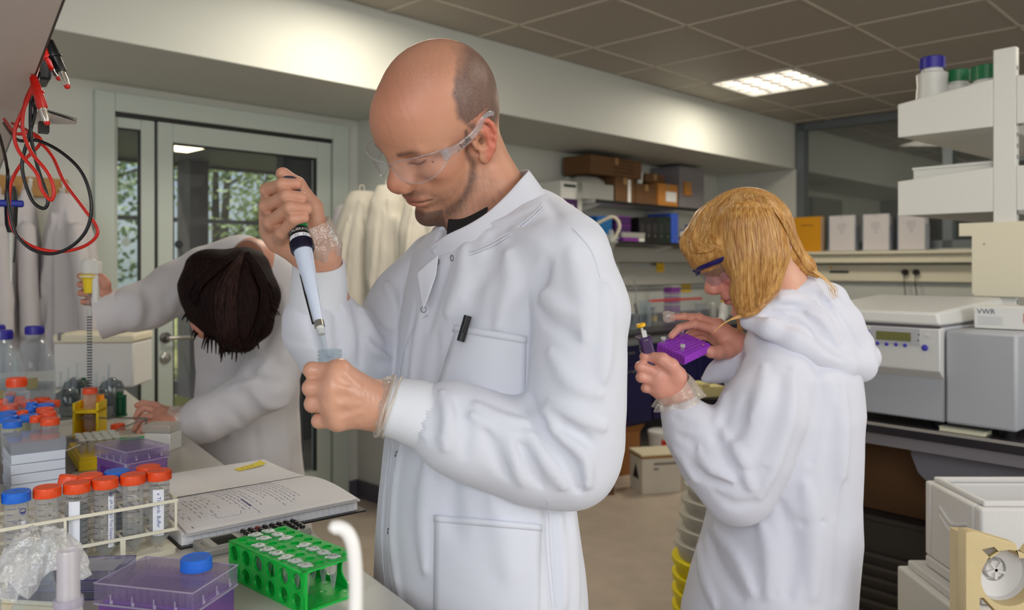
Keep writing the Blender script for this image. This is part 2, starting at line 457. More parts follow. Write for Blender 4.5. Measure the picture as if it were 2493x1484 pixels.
m_lamp = mat('lit_diffuser', (255, 244, 225), .5, emit=(255, 244, 226), es=2.2)
m_louv = mat('louvre_reflector', (190, 188, 184), .35, metal=.5)
def luminaire(i, k, label, power=20):
    x = s_0 + (i + .5) * g; d = d_0 + (k + .5) * g; c = W(x, d, CZ - .002)
    t = thing('ceiling_light', label, 'ceiling light', c, WROT, 'recessed square ceiling lights')
    h = g / 2 - .008
    fr = MB()
    for a in ((-h, h, -h, -h + .02), (-h, h, h - .02, h), (-h, -h + .02, -h, h), (h - .02, h, -h, h)): fr.box(a[0], a[1], a[2], a[3], -.006, .05)
    obj('frame', fr, m_whitep, t)
    obj('diffuser', MB().box(-h + .02, h - .02, -h + .02, h - .02, .020, .024), m_lamp, t)
    lv = MB()
    for q in range(1, 4): lv.box(-h, h, -h + q * h / 2 - .006, -h + q * h / 2 + .006, .004, .020)
    for q in range(1, 5): lv.box(-h + q * h / 2.5 - .003, -h + q * h / 2.5 + .003, -h, h, .004, .016)
    obj('louvre', lv, m_louv, t)
    l = area('ceiling_light_glow', c - Vector((0, 0, .03)), c - Vector((0, 0, 1)), .5, .5, power, (1, .92, .76))
luminaire(12, 0, 'lit square louvred ceiling light, the one seen in the grey ceiling', 17)
luminaire(7, 0, 'assumed unseen square ceiling light above the head of the bald man, over the glow', 16)  # lamp out of view, assumed from the glow on the bulkhead
luminaire(12, 4, 'added unseen square louvred ceiling light nearer the camera than the one in view', 8)  # this and the next are unseen lights, added to light the room
luminaire(7, 4, 'added unseen square louvred ceiling light over the photographer', 6)

# back wall with its doorway, bulkhead and wing wall
S0, S1 = -.271, 1.026                               # doorway
wm = MB(); wbox(wm, -4.5, S0, -.15, 0, 0, CZ); wbox(wm, S1, 9.5, -.15, 0, 0, CZ); wbox(wm, S0, S1, -.15, 0, 2.13, CZ)
struct('wall_back', wm, m_wall, **PR)
struct('bulkhead_wall', wbox(MB(), -4.5, 9.5, 0, BD, SZ, CZ + .1), m_wall, bevel=.004, **PR)
struct('wall_wing', wbox(MB(), 1.155, 1.26, 0, .74, 0, SZ), m_wall, **PR)
sk = MB(); wbox(sk, S1 + .02, 1.155, 0, .015, 0, .10); struct('baseboard_back', sk, m_skirt, **PR)
sk = MB(); wbox(sk, 1.14, 1.155, .0, .75, 0, .10); wbox(sk, 1.14, 1.275, .74, .755, 0, .10); struct('baseboard_wing', sk, m_skirt, **PR)
sk = MB(); wbox(sk, 1.27, 5.2, 0, .015, 0, .10); struct('baseboard_far', sk, m_skirt, **PR)
sk = MB(); wbox(sk, -4.5, S0, 0, .015, 0, .10); struct('baseboard_left', sk, m_skirt, **PR)

# the glazed door with its sidelight
fr = MB()
wbox(fr, S0 - .04, S0 + .05, -.16, .03, 0, 2.17); wbox(fr, .972, S1 + .05, -.16, .03, 0, 2.17); wbox(fr, S0 + .05, .972, -.16, .03, 2.08, 2.17)
d1 = struct('door_frame', fr, m_doorp, bevel=.004, **PR)
wbox(x := MB(), S0 + .05, .972, -.02, .012, 2.062, 2.08); struct('trim_door_seal', x, m_black, **PR)
sl = struct('window_sidelight', wbox(wbox(wbox(wbox(MB(), S0 + .05, -.2, -.05, .0, 0, 2.06), -.093, -.028, -.05, 0, 0, 2.06), -.2, -.093, -.05, 0, 2.01, 2.06), -.2, -.093, -.05, 0, 0, .16), m_doorp, bevel=.003, **PR)
obj('pane', wbox(MB(), -.2, -.093, -.03, -.024, .16, 2.01), m_glass, sl)
gk = MB(); wbox(gk, -.101, -.093, -.022, -.004, .16, 2.01); wbox(gk, -.2, -.093, -.022, -.004, 2.0, 2.012); obj('gasket', gk, m_black, sl)
ds = struct('trim_door_gap', wbox(MB(), -.028, -.014, -.045, -.01, 0, 2.06), m_black, **PR)
dr = struct('door_leaf', wbox(wbox(wbox(wbox(MB(), -.014, .060, -.05, .006, .01, 2.06), .876, .968, -.05, .006, .01, 2.06), .06, .876, -.05, .006, 1.965, 2.06), .06, .876, -.05, .006, .01, .2), m_doorp, bevel=.003, **PR)
obj('pane', wbox(MB(), .06, .876, -.03, -.022, .2, 1.965), m_glass, dr)
gk = MB(); wbox(gk, .06, .876, -.02, .004, 1.955, 1.968); wbox(gk, .866, .878, -.02, .004, .2, 1.96); wbox(gk, .058, .066, -.02, .004, .2, 1.96); obj('gasket', gk, m_black, dr)
hd = obj('door_handle', MB().tube([(.02, 0, 1.005), (.02, -.05, 1.005)], .011).tube(smooth_path([(.02, -.05, 1.005), (.06, -.055, 1.005), (.155, -.052, 1.003)], 4), .0095), m_steel, dr)
obj('rose', MB().lathe([(.027, 0), (.027, .008), (.02, .011)], 24, T(.02, -.006, 1.005) @ RX(90)), mat('dark_steel', (90, 88, 86), .35, metal=.8), dr)
obj('lock', MB().lathe([(.027, 0), (.027, .008), (.02, .012)], 24, T(.02, -.006, .905) @ RX(90)).box(.012, .028, -.03, -.014, .895, .915), m_steel, dr, bevel=.002)
for x_, z_, r_, c_, nm in ((.09, 1.463, .021, (30, 28, 40), 1), (.30, 1.47, .021, (28, 26, 36), 1)):
    obj('sticker', MB().lathe([(r_, 0), (r_, .001)], 24, T(x_, -.021 + .04, z_) @ RX(90) @ T(0, 0, .02)), mat('dark_dot', c_, .6), dr, label='dark round dot on the glass')
obj('sticker', MB().lathe([(.021, 0), (.021, .001)], 24, T(-.155, .0, z_ + 0) @ RX(90) @ T(0, 0, -.021)), mat('frosted_dot', (170, 178, 175), .6), sl, label='pale round dot on the glass')

# lobby beyond the door: ceiling, far window wall, light, trees
m_lobc = mat('lobby_ceiling', (96, 90, 90), .6); m_lobw = mat('lobby_wall', (120, 116, 116), .6)
LD = -4.6
struct('ceiling_lobby', wbox(MB(), -3.4, 6.5, LD, -.15, 2.45, 2.5), m_lobc, **PR)
lw_ = MB(); wbox(lw_, -3.4, 6.5, LD - .02, LD + .05, 2.42, 2.5); wbox(lw_, -3.4, 6.5, LD - .02, LD + .05, 0, .15)
struct('wall_lobby_far', lw_, m_lobw, **PR)
wf = MB()
for px_ in (180, 270, 452, 690): a = Wsp(px_, LD); wbox(wf, a - .04, a + .04, LD - .03, LD + .06, .15, 2.42)
wbox(wf, -3.4, 6.5, LD - .03, LD + .05, 1.83, 1.875)
wl = struct('window_lobby', wf, mat('window_frame_grey', (112, 116, 120), .4), **PR)
obj('pane', wbox(MB(), -3.4, 6.5, LD, LD + .006, .15, 2.42), m_glass, wl)
struct('pillar_lobby', wbox(MB(), Wsp(462, -4.2), Wsp(508, -4.2), -4.5, -4.2, 0, 2.45), mat('lobby_pillar', (104, 98, 102), .6), **PR)
struct('wall_lobby_right', wbox(MB(), Wsp(690, -1.6), 3.6, -1.7, -1.6, 0, 2.45), mat('violet_dark_panel', (30, 26, 44), .5), **PR)
t = thing('ceiling_light', 'bright square light in the lobby ceiling, seen through the door glass', 'ceiling light', W(1.52, -3.30, 2.448), WROT)
obj('frame', MB().box(-.22, .22, -.3, .3, -.008, 0), m_whitep, t); obj('diffuser', MB().box(-.20, .20, -.28, .28, -.014, -.008), mat('lobby_lamp', (255, 240, 205), .5, emit=(255, 238, 200), es=4), t)
struct('ground_outside', wbox(MB(), -14, 18, -26, LD - .05, -.25, -.02), mat('dry_grass', (150, 148, 96), .9, var=.25, vscale=1.5), **PR)
random.seed(4)
m_leaf = mat('leaf_green', (150, 166, 112), .6, var=.35, vscale=3); m_leaf2 = mat('leaf_dark_green', (108, 130, 92), .6, var=.3, vscale=3)
m_bark = mat('bark', (74, 66, 56), .9, bump=.5, bscale=20)
def tree(s, d, hgt, lean, ml, label, seed):
    random.seed(seed); b = W(s, d, -.2)
    t = thing('tree', label, 'tree', b, 0, 'trees outside the lobby windows')
    tm = MB(); tips = []
    for q in range(3):
        e = Vector((lean + random.uniform(-.9, .9), random.uniform(-.6, .6), hgt * random.uniform(.8, 1)))
        pth = smooth_path([(0, 0, 0), e * .3 + Vector((random.uniform(-.1, .1), 0, 0)), e * .65, e], 3); tm.tube(pth, [.11 * (1 - i / len(pth)) + .02 for i in range(len(pth))], 7)
        for z in range(7):
            p = pth[min(len(pth) - 1, 3 + z % (len(pth) - 3))]; e2 = p + Vector((random.uniform(-1.3, 1.3), random.uniform(-1, 1), random.uniform(-.3, .8)))
            tm.tube([p, (p + e2) / 2 + Vector((0, 0, .1)), e2], [.03, .02, .008], 5); tips += [e2, (p + e2) / 2]
    obj('trunk', tm, m_bark, t)
    lm = MB()
    for c in tips:
        for q in range(60):
            p = c + Vector((random.gauss(0, .33), random.gauss(0, .33), random.gauss(0, .28)))
            a = Vector((random.uniform(-1, 1), random.uniform(-1, 1), random.uniform(-1, 1))).normalized() * .055; bb = a.orthogonal().normalized() * .035
            lm.add([p - a, p + bb, p + a, p - bb], [(0, 1, 2, 3)])
    tag(obj('foliage', lm, ml, t), kind='stuff')
tree(-.9, -8.6, 4.2, .5, m_leaf, 'light green tree seen through the sidelight', 1)
tree(1.6, -7.4, 4.2, -.3, m_leaf2, 'dark leafy tree beside the grey pillar of the lobby', 2)
tree(4.4, -8.6, 4.2, .7, m_leaf, 'leaning tree with dark trunk seen through the door glass', 3)
tree(8.0, -8.9, 4.6, -.8, m_leaf2, 'tree with blue sky between its leaves, furthest right through the door glass', 5)
tree(-4.6, -8.8, 4.5, .2, m_leaf2, 'dark tree furthest left beyond the sidelight', 6)
tree(3.2, -13, 5.0, .2, m_leaf, 'pale tree furthest from the lobby', 7)

# partition at the far right: return wall, frame, glazing with blinds, ledge, trunking
SP = 5.22
struct('wall_partition', wbox(wbox(MB(), SP, SP + .1, 0, BD + .02, 0, SZ), SP, SP + .1, BD + .02, 5.5, 0, 1.50), m_wall, **PR)
pf = MB()
for d_ in (BD + .05, 2.01, 3.25, 4.5): wbox(pf, SP - .01, SP + .08, d_ - .035, d_ + .035, 1.50, CZ)
wbox(pf, SP - .01, SP + .08, BD + .02, 5.5, CZ - .06, CZ); wbox(pf, SP - .01, SP + .08, BD + .02, 5.5, 1.50, 1.56)
wp = struct('window_partition', pf, mat('grey_aluminium', (112, 118, 122), .4, metal=.3), **PR)
obj('pane', wbox(MB(), SP + .03, SP + .036, BD + .05, 5.5, 1.56, CZ - .06), m_glass, wp)
bl = MB()
for k in range(70):
    z_ = 1.75 + k * .0112; wbox(bl, SP + .05, SP + .056, BD + .09, 5.4, z_, z_ + .0022)
tag(obj('blind_slats', bl, mat('blind_grey', (120, 118, 116), .5), wp), kind='stuff')
lg = struct('trim_ledge', wbox(wbox(MB(), SP - .19, SP, BD, 5.5, 1.455, 1.48), SP - .15, SP, BD, 5.5, 1.385, 1.455), m_cream, bevel=.004, **PR)
struct('trim_dado_trunking', wbox(MB(), SP - .05, SP, BD - .5, 5.5, 1.235, 1.37), m_cream, bevel=.003, **PR)
# the room behind the partition
struct('wall_next_room', wbox(MB(), 9.3, 9.4, -.1, 5.5, 0, CZ), mat('next_room_wall', (120, 118, 120), .6), **PR)
nb_ = MB(); wbox(nb_, 6.2, 6.9, .02, .5, 0, 2.05); struct('cupboard_wall_next_room', nb_, mat('next_room_cupboard', (120, 122, 120), .5), **PR)

# binders and paper holders on the ledge
def PT(s, d, z): return W(s, d, z)
def on_ledge(name, label, cat, px0, px1, z1, th, group=None, s=SP - .10):
    d0, d1 = Wdp(px0, s), Wdp(px1, s)
    t = thing(name, label, cat, W(s, (d0 + d1) / 2, 1.48), WROT - math.pi / 2, group); return t, (d1 - d0) / 2, z1 - 1.48
t, h, zz = on_ledge('ring_binder', 'upright orange-yellow binder on the ledge beside the blonde hair', 'binder', 1937, 2003, 1.778, .05)
my = mat('ochre_yellow_card', (214, 148, 10), .5)
obj('cover', MB().box(-h, h, -.03, -.027, 0, zz).box(-h, h, .027, .03, 0, zz).box(-h, -h + .003, -.03, .03, 0, zz), my, t, bevel=.001)
obj('paper_block', MB().box(-h + .006, h - .004, -.02, .024, .003, zz - .008), mat('paper_white', (226, 224, 222), .7), t)
tm = MB(); text_flat(tm, 'LAB NOTES', .022, T(-.01, -.0312, zz - .07) @ RX(90)) if False else tm.box(-h * .5, h * .4, -.0314, -.0306, zz - .075, zz - .068)
obj('title_line', tm, mat('faint_brown_ink', (120, 80, 20), .6), t)
for j, (a, b, lb) in enumerate(((2022, 2087, 'white paper holder standing next to the orange binder'), (2104, 2170, 'white paper holder in the middle of the three on the ledge'), (2189, 2258, 'white paper holder nearest the white shelf unit'))):
    t, h, zz = on_ledge('paper_holder', lb, 'document holder', a, b, 1.777, .09, 'white paper holders on the window ledge')
    obj('shell', MB().box(-h, h, -.034, -.031, 0, zz).box(-h, -h + .003, -.034, .07, 0, zz).box(h - .003, h, -.034, .05, 0, zz * .7).box(-h, h, -.034, .07, 0, .003), mat('clear_grey_acrylic', (186, 188, 196), .25), t)
    obj('sheets', MB().box(-h + .012, h - .008, -.041, -.035, .006, zz - .004).box(-h + .006, h - .006, -.028, .05, .005, zz - .02), mat('paper_greyish', (214, 208, 208), .7), t)
    obj('clip', MB().tube([(-.012, -.043, zz - .004), (-.012, -.043, zz - .02), (.012, -.043, zz - .02), (.012, -.043, zz - .004)], .0015, 6), m_steel, t)
    pr_ = MB()
    for q in range(7): w_ = (.05, .07, .06, .06, .04, .02, .03)[q] * .8; pr_.box(-w_ * .7, w_ * .7, -.0416, -.041, zz - .07 - q * .014, zz - .066 - q * .014)
    obj('print', pr_, mat('grey_print', (160, 156, 158), .7), t)
    obj('spine', MB().box(-h - .008, -h, -.02, .07, 0, zz - .01), mat('violet_blue_spine', (58, 58, 120), .5), t)
for k, px_ in enumerate((2205, 2232)):
    t = thing('socket_plug', ('black mains plug in the cream trunking, the one nearer the binder', 'black mains plug in the cream trunking, the one nearer the shelf unit')[k], 'plug', W(SP - .05, Wdp(px_, SP - .05), 1.31), WROT - math.pi / 2, 'black mains plugs')
    obj('body', MB().lathe([(.024, 0), (.024, .03), (.016, .045)], 16, RX(90)), m_black, t)
    obj('cable', MB().tube([(0, -.03, -.01), (0, -.04, -.05), (.01, -.03, -.2), (.02, -.02, -.4)], .004, 6), m_black, t)
t = obj('trunking_label', MB().box(-.08, .08, -.002, 0, -.02, .02), mat('label_paper', (214, 206, 190), .6), None, W(SP - .05, Wdp(2043, SP - .05), 1.335), WROT - math.pi / 2)
tag(t, 'pale label with a dark strip stuck on the cream trunking', 'label')
obj('dark_strip', MB().box(-.08, .08, -.003, -.002, -.034, -.016), m_black, t); obj('yellow_mark', MB().box(-.08, -.055, -.003, -.002, .008, .024), mat('warn_yellow', (222, 180, 10), .5), t)
# ---------------------------------------------------------------- furniture along the back wall
m_card = mat('brown_cardboard', (150, 98, 48), .75, var=.08, vscale=12, bump=.05)
m_card2 = mat('dull_brown_cardboard', (104, 72, 42), .8, var=.10, vscale=12)
m_ora = mat('light_brown_cardboard', (186, 124, 54), .75, var=.06, vscale=12)
m_grey = mat('mid_grey_plastic', (128, 122, 126), .5)
m_purp = mat('purple_plastic', (118, 46, 140), .35); m_dpurp = mat('dark_purple_plastic', (62, 28, 84), .35)
m_blue = mat('blue_plastic', (30, 96, 190), .35); m_bluecap = mat('dark_blue_cap', (44, 34, 150), .4)
m_yel = mat('warning_yellow', (226, 184, 8), .5); m_red = mat('red_plastic', (190, 40, 20), .4)
m_gl = clear('clear_glassware', (244, 248, 250), .03, .05, .55)
m_milk = clear('milky_plastic', (240, 240, 236), .3, .35, .75, body=(226, 226, 220))
m_pap = mat('paper', (228, 226, 224), .7)
BT = .90
t = struct('bench_back', wbox(wbox(MB(), 1.27, SP, 0, .74, BT - .03, BT), 1.27, SP, 0, .02, BT, BT + .06), m_btop, bevel=.004, **PR)
obj('rail', wbox(MB(), 1.27, SP, .68, .70, BT - .085, BT - .03), mat('grey_bench_rail', (132, 134, 138), .45), t)
lg_ = MB()
for a in (1.3, 2.6, 3.9, 5.15): wbox(lg_, a, a + .04, .1, .66, 0, BT - .03)
obj('leg_frame', lg_, m_grey, t)
x = 2.62
for k, w_ in enumerate((.6, .6, .6, .55)):
    c = thing('base_cabinet', ('navy blue under-bench cabinet hidden behind the bald man', 'navy blue under-bench cabinet next to the elbow of the bald man',
              'navy blue under-bench cabinet behind the blonde woman\'s hands', 'navy blue under-bench cabinet in the corner behind the blonde woman')[k], 'cabinet', W(x, .0, .26), WROT, 'navy cabinets hung under the back bench')
    obj('body', MB().box(0, w_ - .006, -.64, -.08, 0, .55), m_navy, c, bevel=.002)
    for j in range(2):
        hw = (w_ - .012) / 2; d_ = obj('door', MB().box(.002 + j * (hw + .002), hw + j * (hw + .002), -.66, -.642, 0, .41), m_navy, c, bevel=.002)
        hx = hw - .05 if j == 0 else hw + .05
        obj('handle', MB().tube([(hx - .03, -.662, .37), (hx - .03, -.682, .37), (hx + .03, -.682, .37), (hx + .03, -.662, .37)], .005, 8), m_steel, d_)
    dw = obj('drawer', MB().box(.002, w_ - .01, -.66, -.642, .415, .548), m_navy, c, bevel=.002)
    obj('handle', MB().tube([(w_ / 2 - .05, -.662, .5), (w_ / 2 - .05, -.682, .5), (w_ / 2 + .05, -.682, .5), (w_ / 2 + .05, -.662, .5)], .005, 8), m_steel, dw)
    x += w_ + .005
# shelves on the wall
for k, (z_, pa, lb) in enumerate(((1.84, 1452, 'dark-edged wall shelf holding the cardboard boxes'), (1.545, 1440, 'dark-edged wall shelf holding binders and purple racks'))):
    sa = Wsp(pa, .32); t = thing('wall_shelf', lb, 'shelf', W(sa, 0, z_), WROT, 'wall shelves over the back bench'); L_ = 5.18 - sa
    obj('board', MB().box(0, L_, -.31, -.003, -.02, 0), m_white, t); obj('edge_strip', MB().box(0, L_, -.32, -.31, -.022, .003), m_black, t)
    for q in (.1, L_ * .5, L_ - .1): obj('bracket', MB().add([(q, -.003, -.02), (q, -.3, -.02), (q, -.003, -.10), (q + .004, -.003, -.02), (q + .004, -.3, -.02), (q + .004, -.003, -.10)], [(0, 1, 2), (5, 4, 3), (0, 3, 4, 1), (1, 4, 5, 2), (2, 5, 3, 0)]), m_whitep, t)
tr_ = struct('trim_service_trunking', wbox(wbox(MB(), 2.0, SP, 0, .11, 1.39, 1.515), 2.0, SP, 0, .05, 1.20, 1.36), mat('trunking_grey_white', (170, 168, 160), .5), bevel=.004, **PR)
struct('trim_wall_line', wbox(MB(), 2.0, SP, 0, .012, 1.155, 1.165), m_grey, **PR)
sg = wbox(MB(), Wsp(1385, .02) - .015, Wsp(1385, .02) + .015, 0, .03, 1.72, 2.06); t = tag(obj('slotted_upright', sg, m_whitep, **PR), 'slotted white shelf upright on the wall above the wall-mounted instrument', 'shelf upright')
for k, (px_, y0, y1, lb) in enumerate(((1609, 637, 662, 'small yellow warning sign on the grey trunking above the bench'), (1684, 685, 712, 'larger yellow warning sign over the red-edged shield'))):
    s_ = Wsp(px_, .06); Z_ = W(s_, .06).y; w_ = (.055, .078)[k]; zc = zat((y0 + y1) / 2, Z_); hh_ = (y1 - y0) / 2 * Z_ / F
    dd = .052 if k == 0 else .004
    t = thing('warning_sign', lb, 'sign', W(s_, dd, zc), WROT)
    obj('plate', MB().box(-w_, w_, -.003, 0, -hh_, hh_), m_yel, t)
    q = MB(); q.add([(-w_ * .8, -.0036, -hh_ * .4), (-w_ * .4, -.0036, -hh_ * .4), (-w_ * .6, -.0036, hh_ * .3)], [(0, 1, 2)])
    for r in range(3): q.box(-w_ * .2, w_ * .8, -.0036, -.003, -hh_ * .5 + r * hh_ * .35, -hh_ * .42 + r * hh_ * .35)
    q.box(-w_ * .7, w_ * .8, -.0036, -.003, hh_ * .62, hh_ * .75); obj('print', q, mat('brown_print', (110, 84, 10), .6), t)

def wbx(name, label, cat, px0, px1, y0, y1, d, dep, m, zb=1.84, group=None, rz=0, lid=None, parts=None):
    """a box on a shelf: front face at distance d from the wall, between two pixel columns"""
    s0, s1 = Wsp(px0, d), Wsp(px1, d); Z_ = W((s0 + s1) / 2, d).y; zt = zat(y0, Z_); w_ = (s1 - s0) / 2
    t = thing(name, label, cat, W((s0 + s1) / 2, d - dep / 2, zb), WROT + rz, group)
    obj('body' if name != 'cardboard_box' else 'carton', MB().box(-w_, w_, -dep / 2, dep / 2, 0, zt - zb), m, t, bevel=.002)
    return t, w_, zt - zb, dep / 2
def tape(t, w_, h_, dp, m=None): obj('tape', MB().box(-.02, .02, -dp - .001, dp + .001, h_ - .05, h_ + .001), m or mat('packing_tape', (168, 130, 84), .3), t)
def carton(t, w_, h_, dp, m):
    f = MB()
    for sx in (-1, 1): f.add([(sx * w_, -dp, h_), (sx * w_, dp, h_), (sx * .003, dp, h_ + .002), (sx * .003, -dp, h_ + .002)], [(0, 1, 2, 3)])
    obj('flap', f, m, t); tape(t, w_, h_, dp)
t, w_, h_, dp = wbx('cardboard_box', 'upright brown carton with a white strip, under the big brown box', 'box', 1498, 1546, 433, 495, .30, .24, m_card2)
obj('white_strip', MB().box(w_ * .25, w_ * .55, -dp - .002, -dp, .0, h_ * .95), m_pap, t); carton(t, w_, h_, dp, m_card2)
zt1 = 1.84 + h_
t, w_, h_, dp = wbx('cardboard_box', 'large dark brown carton on top of the shelf pile, almost touching the soffit', 'box', 1437, 1562, 385, 433, .30, .26, m_card2, zt1 + .003)
carton(t, w_, h_, dp, m_card2)
q = MB()
for r in range(4): q.box(-w_ * .1, w_ * .7, -dp - .001, -dp, .03 + r * .028, .037 + r * .028)
obj('print', q, mat('carton_print', (66, 44, 24), .8), t)
t, w_, h_, dp = wbx('storage_tub', 'white plastic tub with domed top beside the brown cartons', 'tub', 1418, 1494, 447, 492, .30, .22, m_milk)
obj('lid', MB().lathe([(.001, .06), (.06, .055), (.09, .03), (.10, 0)][::-1], 20, T(0, 0, h_) @ Matrix.Diagonal((w_ / .1, dp / .1, 1, 1))), m_milk, t)
t, w_, h_, dp = wbx('cardboard_box', 'middle brown carton beside the labelled orange-brown one', 'box', 1548, 1600, 449, 498, .29, .2, m_card2); carton(t, w_, h_, dp, m_card2); z2 = 1.84 + h_
t, w_, h_, dp = wbx('cardboard_box', 'orange-brown carton with a white label on its front', 'box', 1603, 1650, 448, 500, .31, .18, m_ora); carton(t, w_, h_, dp, m_ora); z3 = 1.84 + h_
obj('label', MB().box(w_ * -.25, w_ * .85, -dp - .002, -dp, h_ * .22, h_ * .62).box(w_ * -.25, w_ * .85, -dp - .0025, -dp, h_ * .58, h_ * .66), m_pap, t)
t, w_, h_, dp = wbx('cardboard_box', 'flat dark carton lying on top of the middle carton', 'box', 1572, 1618, 424, 447, .26, .15, m_card2, max(z2, z3) + .002); tape(t, w_, h_, dp)
s_ = Wsp(1559, .28); t = thing('plastic_cup', 'white plastic cup standing on the middle brown carton', 'cup', W(s_, .27, z2 + .003), WROT)
obj('cup', MB().lathe([(.024, 0), (.03, .085), (.027, .085), (.022, .004)], 20), m_white, t); obj('rim', MB().lathe([(.03, .083), (.033, .085), (.03, .088)], 20), m_white, t)
t, w_, h_, dp = wbx('storage_box', 'tall grey box at the right end of the upper shelf', 'box', 1654, 1714, 412, 508, .30, .27, m_grey); obj('lid', MB().box(-w_ - .004, w_ + .004, -dp - .004, dp, h_, h_ + .012), m_grey, t)
t, w_, h_, dp = wbx('cardboard_box', 'small orange-brown carton hanging out in front of the grey box', 'box', 1668, 1684, 443, 458, .32, .06, m_ora, zat(459, 6.2)); tape(t, w_, h_, dp)
bpy.data.objects.remove(t.children[0] if False else t, do_unlink=True) if False else None

# shelf below: racks, binders, bottles
zb = 1.548
t, w_, h_, dp = wbx('plastic_box', 'blue plastic box left of the purple racks on the lower shelf', 'box', 1454, 1490, 530, 592, .26, .15, mat('teal_blue_plastic', (14, 92, 150), .4), zb); obj('lid', MB().box(-w_ - .003, w_ + .003, -dp - .003, dp, h_, h_ + .01), m_blue, t)
z_ = zb
for k in range(3):
    t, w_, h_, dp = wbx('tip_rack', ('lowest', 'middle', 'topmost')[k] + ' purple pipette tip rack of the pile on the lower wall shelf', 'rack', 1499, 1536, 570 - k * 21, 592, .27, .12, m_dpurp, z_, 'purple racks piled on the wall shelf')
    obj('lid', MB().box(-w_, w_, -dp, dp, h_, h_ + .006), m_purp, t); z_ += h_ + .009
t, w_, h_, dp = wbx('tip_box', 'low purple box with a white end in front of the dark binders', 'box', 1518, 1556, 579, 592, .31, .09, m_purp, zb)
obj('white_end', MB().box(w_, w_ + .07, -dp, dp, 0, h_), m_white, t)
t, w_, h_, dp = wbx('plastic_tray', 'milky plastic tray lying on the low purple box', 'tray', 1514, 1570, 566, 578, .30, .08, m_milk, zb + h_ + .003); obj('rim', MB().box(-w_ - .004, w_ + .004, -dp - .004, dp + .004, h_ - .004, h_), m_milk, t)
for k in range(5):
    p0_ = 1556 + k * 15.5
    t, w_, h_, dp = wbx('lever_arch_file', ('black binder furthest left in the row on the lower wall shelf', 'second black binder from the left on the lower wall shelf', 'middle black binder of the row on the lower wall shelf', 'very dark green binder on the lower wall shelf', 'dark green binder next to the blue one')[k], 'binder', p0_, p0_ + 15, 529 - k * .5, 592, .29, .24, m_black if k < 3 else mat('black_green', (14, 34, 28), .5), zb, 'dark binders on the wall shelf')
    obj('spine_hole', MB().lathe([(.009, 0), (.009, .001)], 12, T(0, -dp - .002, .05) @ RX(90)), m_steel, t); obj('spine_label', MB().box(-w_ * .6, w_ * .6, -dp - .0015, -dp, h_ * .35, h_ * .75), mat('dark_label', (40, 40, 44), .6), t)
t, w_, h_, dp = wbx('lever_arch_file', 'bright blue binder at the right end of the dark row', 'binder', 1635, 1651, 519, 592, .29, .24, mat('bright_blue_card', (52, 88, 190), .5), zb); obj('spine_hole', MB().lathe([(.009, 0), (.009, .001)], 12, T(0, -dp - .002, .05) @ RX(90)), m_steel, t)
def bottle(label, loc, r, h, capm, bodym, capr=None, grp=None, name='reagent_bottle', labelm=None, liquid=None, rz=0):
    t = thing(name, label, 'bottle', loc, rz, grp); capr = capr or r * .5; ch = capr * 1.0
    hb = h - ch
    pr_ = [(r * .9, 0), (r, r * .1), (r, hb * .62), (r * .93, hb * .72), (capr * 1.25, hb * .92), (capr * .85, hb * .95), (capr * .85, hb + .003)]
    obj('body', MB().lathe(pr_, 28), bodym, t)
    obj('cap', MB().lathe([(capr, hb), (capr, h - .003), (capr * .94, h)], 28), capm, t)
    cr = MB()
    for i in range(24): a = i * math.pi / 12; cr.box(-.0007, .0007, capr, capr + .0009, hb + .003, h - .005, RZ(math.degrees(a)))
    obj('cap_ribs', cr, capm, t)
    if labelm: obj('label', MB().lathe([(r + .0006, hb * .22), (r + .0006, hb * .55)], 28, cap=False), labelm, t)
    if liquid: obj('liquid', MB().lathe([(r * .88, .004), (r * .96, r * .1), (r * .96, hb * .45)], 24), liquid, t)
    return t
bottle('small bottle with a blue cap next to the blue binder', W(Wsp(1659, .2), .2, zb), .022, .12, m_bluecap, m_white, .013, labelm=mat('blue_lab', (60, 60, 130), .5))
bottle('taller clear bottle with a blue cap behind the blonde fringe', W(Wsp(1672, .12), .12, zb), .03, .17, m_bluecap, m_gl, .016)
bottle('small bottle with a red cap beside the blonde fringe', W(Wsp(1671, .26), .26, zb), .02, .09, m_red, m_white, .014)
bottle('white bottle with a blue cap half hidden by the fringe', W(Wsp(1682, .2), .2, zb), .028, .14, m_bluecap, m_white, .016)

# wall-mounted water dispenser with corrugated hose
s_ = Wsp(1392, .25); zz = lambda y: zat(y, W(s_, .25).y)
t = thing('water_purifier', 'wall-mounted white instrument with a purple panel above the shoulder of the bald man', 'instrument', W(s_, 0, zz(640)), WROT)
b0 = zz(640); w1 = Wsp(1408, .25) - s_; w0 = Wsp(1366, .25) - s_
obj('body', MB().box(w0, w1, -.25, -.0, 0, zz(441) - b0), m_whitep, t, bevel=.008)
obj('panel', MB().box(w0 + .02, w1 - .012, -.253, -.25, 0, zz(484) - b0), m_dpurp, t, bevel=.001)
obj('screen', MB().box(w0 + .03, w1 - .03, -.254, -.25, zz(456) - b0, zz(449) - b0), mat('green_grey_screen', (40, 56, 44), .3), t)
obj('white_badge', MB().box(-.02, .015, -.2545, -.252, zz(512) - b0, zz(499) - b0), m_white, t)
obj('side_column', MB().box(w1 + .01, w1 + .085, -.22, -.02, zz(552) - b0, zz(464) - b0), m_white, t, bevel=.01)
pts = [PX(a, b, 5.6) for a, b in ((1418, 556), (1440, 550), (1465, 538), (1488, 528), (1502, 534), (1508, 552), (1500, 572), (1490, 588))]
hp = smooth_path(pts, 10); o = obj('corrugated_hose', MB().tube(hp, [.010 + .0025 * (i % 2) for i in range(len(hp))], 10), m_cream); tag(o, 'cream corrugated hose arching from the wall instrument', 'hose')
t = thing('dispensing_head', 'clear dispensing head on a stand below the end of the corrugated hose', 'dispenser', PX(1488, 612, 5.6))
